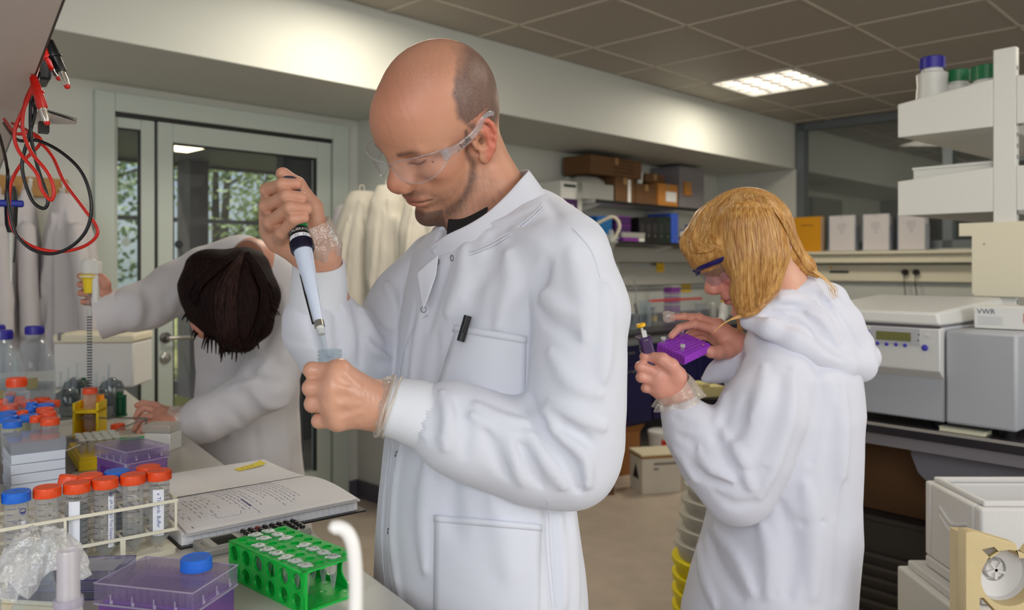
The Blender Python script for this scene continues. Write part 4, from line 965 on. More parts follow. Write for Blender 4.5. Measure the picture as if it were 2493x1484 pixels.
# rack of tubes in the foreground
rx_ = Vector((-.786, -.619, 0)).normalized(); ry_ = Vector((-.619, .786, 0)); ry_ = (ry_ - rx_ * ry_.dot(rx_)).normalized(); R0 = Vector((-.5206, 1.206, 0)); PT_ = .0363
def RK(i, j=0, z=0): return R0 + rx_ * (PT_ * i) + ry_ * (.037 * j) + Vector((0, 0, z))
zt_ = BZ + .0075
falcon('orange-capped tube at the right front corner of the white rack, with a white label', RK(0, 0, zt_), word='CORNING', wa=-.15, strip=(-.62, .45, .021, .088), notes=('x Thromb. Buffer', -.05, .058, .0072), liquid=(.024, m_liq), grp='tubes in the white rack', ticks=1.1)
falcon('orange-capped tube full of clear liquid, second from the right in the front row', RK(1, 0, zt_), ticks=-.1, liquid=(.036, m_liq), grp='tubes in the white rack')
falcon('orange-capped tube with blue handwriting on its strip, third from the right in front', RK(2, 0, zt_), word='CORNING', wa=.65, strip=(.25, .85, .018, .090), notes=('100 uM in H2O Tris Dialysate', .5, .06, .006), liquid=(.02, m_liq), grp='tubes in the white rack', ticks=-.9)
falcon('orange-capped tube with grey-blue liquid and a broad white label', RK(3, 0, zt_), word='CORNING', wa=-.45, strip=(-.75, .25, .03, .090), ticks=.95, liquid=(.082, m_liqb), grp='tubes in the white rack')
falcon('orange-capped tube without label between the blue cap and the labelled tube', RK(4, 0, zt_), ticks=-.4, liquid=(.02, m_liq), grp='tubes in the white rack')
falcon('blue-capped tube with round blue emblem at the left end of the front row', RK(5, 0, zt_), blue=True, ticks=-.35, tickc=m_inkb, logo=True, strip=(.4, .8, .02, .075), grp='tubes in the white rack')
falcon('tube half outside the picture at the left edge of the white rack', RK(6, 0, zt_), blue=True, grp='tubes in the white rack', logo=True)
falcon('orange-capped tube at the right end of the back row', RK(.15, 1, zt_ + .0), word='CORNING', wa=-.4, grp='tubes in the white rack', ticks=.6)
falcon('blue-capped tube in the back row of the white rack', RK(1.35, 1, zt_), blue=True, grp='tubes in the white rack', ticks=0.3, tickc=m_inkb, liquid=(.06, m_liqb))
falcon('orange-capped tube in the back row left of the blue-capped one', RK(2.35, 1, zt_), grp='tubes in the white rack', ticks=0)
falcon('orange-capped tube leaning over at the back of the white rack', RK(3.6, 1.1, zt_ + .002), tilt=(-12, -8), grp='tubes in the white rack')
m_wr = mat('ivory_rack_plastic', (232, 226, 204), .4)
t = thing('tube_rack', 'ivory open-frame rack holding the large orange and blue capped tubes', 'rack', R0 + Vector((0, 0, BZ)), math.atan2(-rx_.y, -rx_.x))
# local +x to the right, +y to the back
x1 = .0205; x0 = -PT_ * 7.4; y0 = -.0215; y1 = .062; b_ = .0022
bm_ = MB(); 
P_ = [(x0, y0), (x1 - .006, y0), (x1, y0 + .006), (x1, y1 - .006), (x1 - .006, y1), (x0, y1)]
cu = bpy.data.curves.new('rk', 'CURVE'); cu.dimensions = '2D'; cu.fill_mode = 'BOTH'; cu.extrude = .0035
for poly in [P_] + [[(-PT_ * i + .0055 * math.cos(a * math.pi / 6), .037 * j + .0055 * math.sin(a * math.pi / 6)) for a in range(12)] for i in range(7) for j in (0, 1)]:
    sp = cu.splines.new('POLY'); sp.points.add(len(poly) - 1); sp.use_cyclic_u = True
    for p, q in zip(sp.points, poly): p.co = (q[0], q[1], 0, 1)
o = bpy.data.objects.new('tmp', cu); COL.objects.link(o); me = bpy.data.meshes.new_from_object(o.evaluated_get(bpy.context.evaluated_depsgraph_get())); bpy.data.objects.remove(o)
me.transform(T(0, 0, .0036)); me.materials.clear(); me.materials.append(m_wr); obj('base_plate', me, None, t)
for z in (.036, .0775):
    m = MB()
    m.box(x0, x1, y0 - b_ / 2, y0 + b_ / 2, z - .002, z + .0025).box(x0, x1, y1 - b_ / 2, y1 + b_ / 2, z - .002, z + .0025).box(x0, x1, .0185 - b_ / 2, .0185 + b_ / 2, z - .002, z + .0015)
    m.box(x1 - b_, x1, y0, y1, z - .002, z + .0025)
    for i in range(7): m.box(-PT_ * (i + .5) - b_ / 2, -PT_ * (i + .5) + b_ / 2, y0, y1, z - .002, z + .0015)
    obj('upper_grid' if z > .05 else 'lower_grid', m, m_wr, t)
m = MB()
for q in (x1 - .003, -PT_ * 3.5 , -PT_ * 7.3):
    for y in (y0, y1): m.box(q - .0018, q + .0018, y - .0018, y + .0018, .036, .0775)
for q in (-PT_ * 1.5, -PT_ * 4.5): 
    for y in (y0, y1): m.box(q - .0035, q + .0035, y - .0016, y + .0016, .006, .036)
obj('upright', m, m_wr, t, bevel=.0006)

# loose cap and tip boxes
m_pbase = clear('purple_translucent', (160, 76, 192), .25, .62, .9, body=(122, 46, 162)); m_plid = clear('clear_lid', (246, 242, 250), .08, .05, .22, body=(214, 208, 224)); m_ptray = mat('purple_tray', (112, 52, 150), .35)
me_tip = mesh_of(MB().lathe([(.0024, 0), (.0034, .010), (.0034, .015), (.0024, .015), (.002, .01)], 10, cap=False), m_plid, 'tip'); 
def tipbox(label, c, rot, seed=0, text=True):
    t = thing('tip_box', label, 'box', (c[0], c[1], BZ), rot); a, b = .0613, .0425
    m = MB().box(-a + .002, a - .002, -b + .002, b - .002, 0, .052); obj('base', m, m_pbase, t, bevel=.003)
    obj('inner_tray', MB().box(-a + .006, a - .006, -b + .006, b - .006, .0, .0545), m_ptray, t, bevel=.001)
    m = MB().box(-a, a, -b, b, .0735, .075); w_ = .0012
    m.box(-a, a, -b, -b + w_, .05, .0735).box(-a, a, b - w_, b, .05, .0735).box(-a, -a + w_, -b, b, .05, .0735).box(a - w_, a, -b, b, .05, .0735)
    ld = obj('lid', m, m_plid, t)
    rm_ = MB(); r = .0009
    for z in (.0745, .052): rm_.tube([(-a, -b, z), (a, -b, z), (a, b, z), (-a, b, z)], r, 6, closed=True)
    for x_ in (-.04, -.013, .014, .04): rm_.box(x_, x_ + .003, -b - .0012, -b, .054, .058).box(x_, x_ + .0007, -b - .0012, -b, .058, .064)
    for y_ in (-.025, 0, .025): rm_.box(a, a + .0012, y_, y_ + .003, .056, .060).box(a, a + .0012, y_, y_ + .0007, .06, .066)
    rm_.box(a - .004, a + .002, -b - .0016, -b, .028, .052)
    obj('rim', rm_, clear('lid_rim', (240, 238, 244), .2, .35, .8, body=(214, 206, 226)), ld)
    for i in range(12):
        for j in range(8): obj('tip', me_tip, None, t, loc=((i - 5.5) * .009, (j - 3.5) * .009, .0546))
    gr = MB()
    for q in range(3): gr.box(-a + .02 + q * .028, -a + .04 + q * .028, -b - .0003 + .002, -b + .0021, .006, .036)
    obj('side_ribs', gr, mat('deep_purple', (84, 26, 120), .4), t)
    return t
tipbox('purple pipette tip box with clear lid in front, a blue cap lying on it', (-.388, .9215), math.radians(-13.5))
tipbox('purple pipette tip box with clear lid behind the orange-capped tubes', (-.741, 1.594), math.radians(-37.6))
t = thing('screw_cap', 'loose bright blue screw cap lying on the lid of the front tip box', 'cap', PX(478, 1376, .935) * 1); t.location.z = BZ + .0757
obj('cap', ribcap(MB(), .0172, .0135, 90, .0003), m_bl, t); obj('rim', MB().lathe([(.0175, 0), (.0175, .0012)], 40), m_bl, t)
t = thing('screw_cap', 'loose orange screw cap lying flat on the bench before the gloved hand', 'cap', onbench(287, 1044)); obj('cap', ribcap(MB(), .0172, .0135, 44, .0006), m_or, t); obj('rim', MB().lathe([(.0175, 0), (.0175, .0012)], 40), m_or, t)

# green microtube rack
m_gr = mat('bright_green_plastic', (6, 178, 62), .3, sss=.15); gx = Vector((.744, -.668, 0)).normalized(); GR_ = math.atan2(gx.y, gx.x)
G0 = Vector((-.383, 1.105, BZ)); GL, GWd, GH = .176, .086, .051
t = thing('microtube_rack', 'bright green rack with rows of holes and small clear tubes', 'rack', G0, GR_)
def plate(name, outer, holes, th, M, m, parent):
    cu = bpy.data.curves.new(name, 'CURVE'); cu.dimensions = '2D'; cu.fill_mode = 'BOTH'; cu.extrude = th / 2
    for poly in [outer] + holes:
        sp = cu.splines.new('POLY'); sp.points.add(len(poly) - 1); sp.use_cyclic_u = True
        for p, q in zip(sp.points, poly): p.co = (q[0], q[1], 0, 1)
    o = bpy.data.objects.new('tmp', cu); COL.objects.link(o); me = bpy.data.meshes.new_from_object(o.evaluated_get(bpy.context.evaluated_depsgraph_get())); bpy.data.objects.remove(o)
    me.transform(M); me.materials.clear(); me.materials.append(m); me.name = name; return obj(name, me, None, parent)
hp = lambda i, j: (.0135 + i * (GL - .027) / 7, .0125 + j * (GWd - .025) / 3)
plate('top_plate', [(0, 0), (GL, 0), (GL, GWd), (0, GWd)], [circ(*hp(i, j), .0058, 18) for i in range(8) for j in range(4)], .0022, T(0, 0, GH - .0011), m_gr, t)
rg = MB()
for i in range(8):
    for j in range(4): x_, y_ = hp(i, j); rg.lathe([(.0058, -.006), (.0058, .0006), (.0069, .0006), (.0069, -.006)], 18, T(x_, y_, GH), cap=False)
obj('hole_rims', rg, m_gr, t)
SH = [circ(.016 + i * .0295, z, .0100, 20) for i in range(6) for z in (.0135, .0375)]
SHb = [circ(.022 + i * .044, .025, .017, 22) for i in range(4)]
for y_, hs in ((.0012, SH), (GWd - .0012, SHb)):
    plate('side_panel', [(0, 0), (GL, 0), (GL, GH - .002), (0, GH - .002)], hs, .0022, T(0, y_, 0) @ RX(90), m_gr, t)
rr = MB()
for i in range(6):
    for z in (.0135, .0375): rr.lathe([(.0100, 0), (.0100, .0012), (.0112, .0012), (.0112, 0)], 20, T(.016 + i * .0295, .0002, z) @ RX(90), cap=False)
obj('side_rims', rr, m_gr, t)
obj('floor_plate', MB().box(0, GL, 0, GWd, 0, .003), m_gr, t); obj('corner_post', MB().box(GL - .006, GL, 0, .006, 0, GH).box(GL - .004, GL, GWd - .004, GWd, 0, GH), m_gr, t)
dd_ = MB()
for i in range(8):
    for j in range(4): x_, y_ = hp(i, j); dd_.lathe([(.0025, .003), (.004, .0034), (.0045, .003)], 12, T(x_, y_, 0), cap=False)
obj('floor_dimples', dd_, m_gr, t); obj('inner_wall', MB().box(0, .002, .002, GWd - .002, 0, GH), m_gr, t)
me_mt = mesh_of(MB().lathe([(.0008, -.0385), (.002, -.038), (.0047, -.02), (.0052, -.002), (.0068, -.001), (.0068, .0008), (.005, .0008)], 16, cap=False), m_tube, 'tube_body')
mcap = MB().lathe([(.0048, .0005), (.0068, .001), (.0070, .0026), (.006, .0031), (.0045, .0029)], 18); mcap.box(-.0105, -.006, -.0026, .0026, .0009, .0022).box(.006, .0095, -.0018, .0018, .0009, .0018)
me_mc = mesh_of(mcap, clear('frosted_lid', (240, 246, 242), .4, .55, .85, body=(238, 242, 238)), 'lid')
def microtube(label, loc, rz, num=None, grp=None, full=True):
    t = thing('microtube', label, 'tube', loc, rz, grp); obj('tube_body', me_mt, None, t); obj('lid', me_mc, None, t)
    if num: obj('pen_mark', text_flat(MB(), num, .006, T(0, 0, .0033)), m_ink, t)
    if full: obj('liquid', MB().lathe([(.0008, -.037), (.002, -.036), (.0042, -.022)], 12), m_liq, t)
    return t
rown = ('nearest row', 'second row', 'third row'); ordn = ('first', 'second', 'third', 'fourth', 'fifth', 'sixth', 'seventh', 'eighth')
marks = {(4, 2): '9k', (5, 2): 'TLD', (6, 2): 'R', (7, 2): 'XLD', (2, 0): 'R', (3, 0): 'EI', (4, 0): 'TE'}
for j, cs in ((0, (2, 3, 4, 5, 6, 7)), (1, (0, 1)), (2, (0, 1, 2, 4, 5, 6, 7))):
    for i in cs:
        x_, y_ = hp(i, j); p = G0 + gx * x_ + Vector((-gx.y, gx.x, 0)) * y_ + Vector((0, 0, GH + .0012))
        microtube('clear microtube of the green rack, %s, %s hole from the far left' % (rown[j], ordn[i]), p, GR_ + math.radians(random.Random(i * 7 + j).choice((30, 55, 80, 200))), marks.get((i, j), 'L'), 'microtubes in the green rack')

# open notebook, sticky note, calculator
nx = Vector((.228, .182, 0)).normalized(); ny = Vector((-nx.y, nx.x, 0)); N0 = Vector((-.493, 1.222, BZ)); NR = math.atan2(nx.y, nx.x)
t = thing('notebook', 'open notebook with handwritten pages hanging over the edge of the bench', 'book', N0, NR); LX = .293
m_page = mat('notebook_page', (236, 234, 234), .7); m_rule = mat('ruled_lines', (186, 190, 222), .7); m_pen = mat('pen_ink', (96, 100, 150), .7)
def zs(y):                                            # height of the open pages across the book
    if y < .21: return .022 + .006 * math.sin(math.pi * min(1, y / .21)) - .004 * (y / .21) ** 6
    return .012 + .008 * math.exp(-((y - .21) / .05)) * 1.0
def sheet(y0, y1, off, nx_=6, ny_=14, x0=0, x1=LX, skew=0.0):
    v = []; f = []
    for j in range(ny_ + 1):
        y = y0 + (y1 - y0) * j / ny_
        for i in range(nx_ + 1): x = x0 + (x1 - x0) * i / nx_; v.append((x + skew * (y - .21), y, zs(y) + off + .002 * (x / LX - .5) * (1 if y < .21 else 0)))
    n = nx_ + 1
    for j in range(ny_):
        for i in range(nx_): a = j * n + i; f.append((a, a + 1, a + n + 1, a + n))
    return v, f
m = MB().box(-.004, LX + .012, -.006, .21, 0, .0025).box(-.004, LX + .012, .215, .43, 0, .0025); obj('cover', m, m_black, t)
pb = MB()
for y0, y1, hh_ in ((.004, .208, .020), (.214, .418, .0105)):
    v, f = sheet(y0, y1, 0, 6, 12); n_ = len(v); v2 = [(x, y, .0026) for x, y, z in v]; cols = 7; rows = 13
    pb.add([(x, y, z - .001) for x, y, z in v] + v2, f + [(i, n_ + i, n_ + i + 1, i + 1) for i in range(cols - 1)] + [((rows - 1) * cols + i + 1, (rows - 1) * cols + i + 1 + n_, (rows - 1) * cols + i + n_, (rows - 1) * cols + i) for i in range(cols - 1)]
           + [(j * cols, (j + 1) * cols, (j + 1) * cols + n_, j * cols + n_) for j in range(rows - 1)] + [(j * cols + 6 + n_, (j + 1) * cols + 6 + n_, (j + 1) * cols + 6, j * cols + 6) for j in range(rows - 1)])
obj('page_block', pb, m_page, t)
for k in range(5):
    v, f = sheet(-.004 - .0012 * (4 - k) * (1 if k % 2 else .6), .209, .0004 + k * .0009 - .003, x0=.002 * k, x1=LX - .002 + .0012 * (k % 3), skew=.004 * (k - 2)); obj('page', MB().add(v, f), m_page, t, smooth=60)
v, f = sheet(.212, .42, .0006); obj('page', MB().add(v, f), m_page, t, smooth=60)
v, f = sheet(.212, .35, .0016, skew=.03); obj('page', MB().add(v, f), m_page, t, smooth=60) if False else None
rl = MB(); off = .0012
for y in [.012 + k * .0078 for k in range(25)] + [.225 + k * .0078 for k in range(25)]:
    rl.add([(.004, y, zs(y) + off - .0009), (LX - .004, y, zs(y) + off + .0009 if y < .21 else zs(y) + off - .0002), (LX - .004, y + .0005, zs(y) + off + .0009 if y < .21 else zs(y) + off - .0002), (.004, y + .0005, zs(y) + off - .0009)], [(0, 1, 2, 3)])
obj('ruled_lines', rl, m_rule, t)
eg = MB()
for k in range(26): eg.add([(.006 + k * .011, -.0045, .004), (.0066 + k * .011, -.0045, .004), (.0066 + k * .011, .0035, .0195), (.006 + k * .011, .0035, .0195)], [(0, 1, 2, 3)])
obj('edge_marks', eg, m_rule, t)
rnd = random.Random(12); wr = MB()
def stroke(pts, w=.00035):
    for (a, b), (c, d) in zip(pts[:-1], pts[1:]):
        L = math.hypot(c - a, d - b) or 1e-6; u, v = -(d - b) / L * w, (c - a) / L * w
        z0_, z1_ = zs(b) + off + .002 * (a / LX - .5) + .0002, zs(d) + off + .002 * (c / LX - .5) + .0002
        wr.add([(a - u, b - v, z0_), (a + u, b + v, z0_), (c + u, d + v, z1_), (c - u, d - v, z1_)], [(0, 1, 2, 3)])
for k in range(26):
    x = .018 + k * .0078
    if k in (2, 9, 10, 17): continue
    y = .20 if k > 10 else rnd.choice((.2, .17, .15)); end = rnd.uniform(.02, .09) if k > 10 else rnd.uniform(.03, .1)
    while y > end:
        L = rnd.uniform(.006, .018); P = []; q = y
        while q > y - L: P.append((x + rnd.uniform(-.0013, .0015), q)); q -= rnd.uniform(.0008, .0016)
        if len(P) > 1: stroke(P)
        y -= L + rnd.uniform(.002, .006 if k > 10 else .02)
for a, b in (((.012, .12), (.02, .01)), ((.125, .1), (.125, .055)), ((.126, .1), (.126, .055)), ((.1265, .1), (.127, .055))): stroke([a, b], .0008)
stroke([(.06, .05), (.065, .03), (.10, .03), (.105, .045)], .0003)
obj('handwriting', wr, m_pen, t)
c = Vector(((PX(607, 1139, 1.66) - N0).dot(nx), (PX(607, 1139, 1.66) - N0).dot(ny), 0)); 
t2 = thing('sticky_note', 'small yellow sticky note on the far page of the open notebook', 'note', N0 + nx * c.x + ny * c.y + Vector((0, 0, zs(c.y) + .0016)), NR + .25)
obj('paper', MB().add([(-.03, -.012, .0), (-.01, -.012, .0005), (.02, -.012, .0015), (.032, -.012, .004), (.036, .014, .0055), (.02, .014, .002), (-.01, .014, .0005), (-.028, .014, 0)], [(0, 1, 6, 7), (1, 2, 5, 6), (2, 3, 4, 5)]), mat('note_yellow', (232, 214, 70), .7), t2, smooth=70)
q = MB()
for k in range(3): q.box(-.02 + k * .012, -.014 + k * .012, -.005, -.0042, .0016, .0018, T(0, .002 * k, 0)).box(-.018 + k * .012, -.012 + k * .012, .003, .0038, .0016, .0018)
obj('pen_marks', q, mat('red_pen', (190, 100, 50), .6), t2)
t = thing('calculator', 'silver pocket calculator half under the open notebook', 'calculator', N0 + nx * .012 + ny * -.066, NR)
obj('case', MB().box(.0, .165, .0, .058, 0, .012), mat('calculator_silver', (168, 166, 158), .35, metal=.2), t, bevel=.003)
obj('screen_frame', MB().box(.012, .062, .008, .05, .012, .0128), mat('calculator_light', (186, 186, 176), .4), t); obj('screen', MB().box(.022, .055, .010, .046, .0128, .0134), mat('lcd_dark', (46, 50, 40), .2), t)
for i in range(8):
    for j in range(4): obj('key', MB().lathe([(.0042, .012), (.004, .0155), (.003, .0162)], 14, T(.073 + i * .0115, .0095 + j * .0125, 0)), m_black if (i, j) != (2, 3) else mat('key_red', (110, 30, 30), .5), t)
lt = MB(); text_flat(lt, 'scientific', .005, T(.006, .03, .0122) @ RZ(90)); obj('lettering', lt, mat('teal_print', (60, 110, 110), .5), t)

# crowd of capped tubes further back
big = [(19, 954, 0), (23, 983, 0), (55, 971, 0), (102, 967, 0), (72, 975, 0), (126, 974, 0), (110, 981, 1), (109, 991, 0), (68, 1008, 1), (21, 1000, 1), (24, 1010, 1), (115, 1001, 0), (30, 1022, 1), (122, 1016, 0)]
small = [(26, 967, 1), (46, 967, 0), (6, 973, 0), (79, 981, 1), (76, 991, 1), (55, 1001, 0), (87, 1014, 0)]
P = []
for px_, py_, b in big: Z = .302 * F / (py_ - HY); P.append([(px_ - CX) / F * Z, Z, b, 0, .0365])
for px_, py_, b in small: Z = .302 * F / (py_ - HY); P.append([(px_ - CX) / F * Z, Z, b, 1, .024])
for it in range(60):
    for i in range(len(P)):
        for j in range(i):
            dx, dy = P[i][0] - P[j][0], P[i][1] - P[j][1]; L = math.hypot(dx, dy) or 1e-5; need = (P[i][4] + P[j][4]) / 2
            if L < need: s = (need - L) / 2 / L; P[i][0] += dx * s; P[i][1] += dy * s; P[j][0] -= dx * s; P[j][1] -= dy * s
m15 = mesh_of(MB().lathe([(.0018, 0), (.0078, .02), (.0082, .115), (.0075, .115)], 20, cap=False), m_tube, 'tube_body')
c15 = {0: mesh_of(ribcap(MB(), .0108, .013, 36, .0005, .103), m_or, 'cap'), 1: mesh_of(ribcap(MB(), .0108, .013, 60, .0003, .103), m_bl, 'cap')}
NTH = ('leftmost', 'second from the left', 'third from the left', 'fourth from the left', 'fifth from the left', 'sixth from the left', 'seventh from the left', 'eighth from the left', 'ninth from the left')
P.sort(key=lambda p: p[0] / p[1]); cnt = {}
for k, p in enumerate(P):
    key = ('wide ' if not p[3] else 'slim ') + ('blue' if p[2] else 'orange'); cnt[key] = cnt.get(key, -1) + 1
    lab = '%s-capped tube, %s of its kind in the crowd of tubes' % (key, NTH[cnt[key]])
    t = thing('centrifuge_tube', lab, 'tube', (p[0], p[1], BZ + .004), 0, 'crowded ' + key + '-capped tubes at the left')
    obj('tube_body', me_body50 if not p[3] else m15, None, t); obj('cap', (me_cap_b if p[2] else me_cap_o) if not p[3] else c15[p[2]], None, t)
xs = [p[0] for p in P]; ysv = [p[1] for p in P]; t = thing('tube_rack', 'dark tray under the crowd of orange and blue capped tubes', 'rack', (0, 0, BZ))
obj('tray', MB().box(min(xs) - .03, max(xs) + .03, min(ysv) - .03, max(ysv) + .03, 0, .003), m_grey, t)
obj('rail', MB().tube([(min(xs) - .03, min(ysv) - .03, .05), (max(xs) + .03, min(ysv) - .03, .05), (max(xs) + .03, max(ysv) + .03, .05), (min(xs) - .03, max(ysv) + .03, .05)], .002, 6, closed=True), m_steel, t)
for sx in (min(xs) - .03, max(xs) + .03):
    for sy in (min(ysv) - .03, max(ysv) + .03): obj('leg', MB().box(sx - .002, sx + .002, sy - .002, sy + .002, 0, .05), m_steel, t)

# stack of white tip refills
t = thing('tip_refill_stack', 'stack of white tip trays under a clear lid at the left of the bench', 'box', (-.924, 1.579, BZ), math.radians(38))
for k in range(4): obj('tray', MB().box(-.045 + .001 * (k % 2), .045, -.06, .06 - .001 * (k % 2), k * .0185, k * .0185 + .0175), mat('bluish_white_plastic', (214, 220, 232), .45), t, bevel=.001)
ld = MB().box(-.046, .046, -.061, .061, .094, .0955); w_ = .0015
ld.box(-.046, .046, -.061, -.0595, .074, .094).box(-.046, .046, .0595, .061, .074, .094).box(-.046, -.0445, -.061, .061, .074, .094).box(.0445, .046, -.061, .061, .074, .094); obj('lid', ld, clear('milky_lid', (236, 238, 244), .15, .30, .65, body=(212, 216, 222)), t)
# low yellow rack with microtubes
t = thing('microtube_rack', 'low yellow rack full of small clear tubes beside the purple box', 'rack', (-.903, 1.776, BZ), math.atan2(.82, -.57)); m_yr = mat('yellow_plastic', (240, 204, 16), .4)
obj('base', MB().box(-.09, .09, -.045, .045, 0, .022), m_yr, t, bevel=.002); obj('top', MB().box(-.088, .088, -.043, .043, .022, .028), m_yr, t, bevel=.001)
ax_ = Vector((-.57, .82, 0)).normalized(); ay_ = Vector((-.82, -.57, 0)).normalized()
for i in range(6):
    for j in range(5): microtube('microtube of the low yellow rack, %s row from near, %s from right' % (ordn[i], ordn[j]), Vector((-.903, 1.776, BZ + .055)) + ax_ * ((i - 3.3) * .0165) + ay_ * ((j - 2) * .0165), i * 1.3 + j, None, 'microtubes in the low yellow rack', False)
# yellow stand with an orange-capped tube
c = onbench(219, 1062); t = thing('tube_stand', 'yellow and orange plastic stand holding one tube behind the yellow rack', 'rack', c, math.radians(8)); m_og = mat('orange_yellow_plastic', (244, 150, 20), .4)
obj('frame', MB().box(-.03, -.024, -.03, .03, 0, .088).box(.024, .03, -.03, .03, 0, .088).box(-.03, .03, -.03, .03, .062, .07).box(-.03, .03, -.03, .03, 0, .006), m_yr, t, bevel=.001)
obj('back_panel', MB().box(-.024, .024, .024, .03, .006, .1), m_og, t)
tt = thing('centrifuge_tube', 'orange-capped tube standing in the yellow and orange stand', 'tube', c + Vector((0, 0, .0065)), 0); obj('tube_body', me_body50, None, tt); obj('cap', me_cap_o, None, tt)
# small boxes
c = onbench(382, 1098); t = thing('small_box', 'small white box with a cloudy lid by the bent person\'s gloved hand', 'box', c, math.radians(-8)); obj('base', MB().box(-.032, .032, -.0, .05, 0, .04), m_white, t, bevel=.002); obj('lid', MB().box(-.040, .028, .004, .056, .0405, .058), m_milk, t, bevel=.002)
c = onbench(292, 1074); t = thing('plastic_strip', 'green strip with a cream edge lying behind the purple box', 'folder', c, math.radians(24)); obj('green_card', MB().box(-.05, .055, -.006, .012, 0, .01), m_gr, t); obj('cream_edge', MB().box(-.052, .057, -.007, .013, .01, .013), m_cream, t)
t = thing('timer', 'dark grey sloping device at the left edge of the bench', 'device', (-.925, 1.385, BZ), math.radians(30)); 
obj('case', MB().add([(-.09, -.05, 0), (.045, -.05, 0), (.045, .05, 0), (-.09, .05, 0), (-.09, -.05, .03), (.045, -.05, .02), (.035, .05, .07), (-.09, .05, .085)], [(3, 2, 1, 0), (4, 5, 6, 7), (0, 1, 5, 4), (1, 2, 6, 5), (2, 3, 7, 6), (3, 0, 4, 7)]), mat('slate_grey', (74, 72, 76), .4), t, bevel=.003)
obj('base', MB().box(-.1, .05, -.06, .055, -.0, .008), m_cream, t); obj('display', MB().add([(-.07, -.03, .042), (.02, -.03, .036), (.015, .02, .060), (-.07, .02, .070)], [(0, 1, 2, 3)]), m_black, t)
# reagent bottles
mlq = clear('faint_liquid', (226, 228, 232), .02, .08, .4)
for loc, lb in (((-1.285, 2.2, BZ), 'clear reagent bottle with dark blue cap, standing nearest the foam box'), ((-1.235, 1.98, BZ), 'clear reagent bottle with a dark blue cap, nearest the left edge of the bench'), ((-1.415, 2.24, BZ), 'reagent bottle with a dark blue cap, furthest back at the left edge')):
    b = bottle(lb, loc, .05, .262 if loc[1] > 2.1 else .268, m_bluecap, m_gl, .0225, 'blue-capped reagent bottles on the bench', liquid=mlq)
    obj('label', arc(MB(), .0508, .10, .028, -1.6, -.9), mat('tan_tape', (150, 136, 90), .6), b)
b = bottle('clear bottle with an orange cap and a bright yellow label', (-1.10, 1.815, BZ), .028, .175, m_or, m_gl, .02, labelm=mat('lime_yellow', (230, 232, 20), .5))
def vessel(label, c, n, seed):
    t = thing('glass_vessel', label, 'glassware', c, seed, 'glass vessels with thin necks')
    obj('body', MB().lathe([(.028, 0), (.034, .006), (.034, .055), (.028, .07), (.014, .076), (.010, .082)], 26), clear('smoky_glass', (188, 194, 198), .03, .14, .6, body=(120, 126, 130)), t)
    for k in range(n): a = k * 2.2 + .5; x_, y_ = .018 * math.cos(a), .018 * math.sin(a); obj('neck', MB().lathe([(.0045, .066), (.0035, .075), (.0035, .11 + .014 * (k % 2)), (.0045, .114 + .014 * (k % 2))], 12, T(x_, y_, 0)), m_gl, t)
    return t
vessel('smoky glass vessel with thin necks left of the yellow stand', onbench(163, 1016) , 3, .4); vessel('smoky glass vessel with thin necks right of the yellow stand', onbench(250, 1018), 3, 1.4)
vessel('smaller glass vessel behind the right one, next to the green clamp', onbench(272, 984), 2, 2.0); vessel('smaller glass vessel behind the left one', onbench(182, 984), 2, 2.9)
for k, (px_, py_) in enumerate(((291, 1012), (203, 972))):
    t = thing('green_clamp', ('dark green spool-shaped clamp at the right of the glass vessels', 'dark green clamp behind the left glass vessel')[k], 'clamp', onbench(px_, py_)); mg = mat('dark_green_plastic', (10, 84, 52), .4)
    obj('spool', MB().lathe([(.02, 0), (.02, .006), (.012, .008), (.012, .05), (.018, .053), (.018, .058)], 18), mg, t); obj('rod', MB().box(.012, .018, -.004, .004, 0, .06).box(-.016, -.012, -.004, .004, 0, .06), mg, t); obj('knob', MB().lathe([(.008, .058), (.008, .068), (.004, .07)], 12), mg, t)
t = thing('polystyrene_box', 'yellow-white lidded foam box at the far end of the bench', 'box', (-1.465, 2.93, BZ), math.radians(4))
obj('box', MB().box(-.135, .135, -.08, .10, 0, .155), m_foam, t, bevel=.006); obj('lid', MB().box(-.138, .138, -.083, .103, .156, .186), mat('cream_foam_lid', (224, 216, 192), .8, bump=.2, bscale=120), t, bevel=.008); obj('clip', MB().box(-.118, -.108, -.086, -.06, .165, .192), m_grey, t)
t = thing('plastic_tray', 'grey-blue flat tray under the glass vessels', 'tray', onbench(250, 1006) + Vector((0, 0.0, 0)), math.radians(-55)); t.location.z = BZ - .0
bpy.data.objects.remove(t)

# foreground left: tray, flask, frosted joint, jar
t = thing('plastic_tray', 'cream plastic tray with rounded corner at the lower left', 'tray', (-.62, .84, BZ), math.radians(-8)); 
def rrect(x0, x1, y0, y1, r, n=6):
    o = []
    for cx_, cy_, a0 in ((x1 - r, y1 - r, 0), (x0 + r, y1 - r, 90), (x0 + r, y0 + r, 180), (x1 - r, y0 + r, 270)):
        for k in range(n + 1): a = math.radians(a0 + 90 * k / n); o.append((cx_ + r * math.cos(a), cy_ + r * math.sin(a)))
    return o
A_ = rrect(-.16, .125, -.12, .115, .03); B_ = rrect(-.15, .115, -.11, .105, .025); n = len(A_)
m = MB(); m.add([(x * .96, y * .96, 0) for x, y in A_] + [(x, y, .03) for x, y in A_] + [(x, y, .032) for x, y in B_] + [(x * .96, y * .96, .003) for x, y in B_],
      [tuple(range(n - 1, -1, -1))] + [(i, (i + 1) % n, n + (i + 1) % n, n + i) for i in range(n)] + [(n + i, n + (i + 1) % n, 2 * n + (i + 1) % n, 2 * n + i) for i in range(n)] + [(2 * n + i, 2 * n + (i + 1) % n, 3 * n + (i + 1) % n, 3 * n + i) for i in range(n)] + [tuple(range(3 * n, 4 * n))])
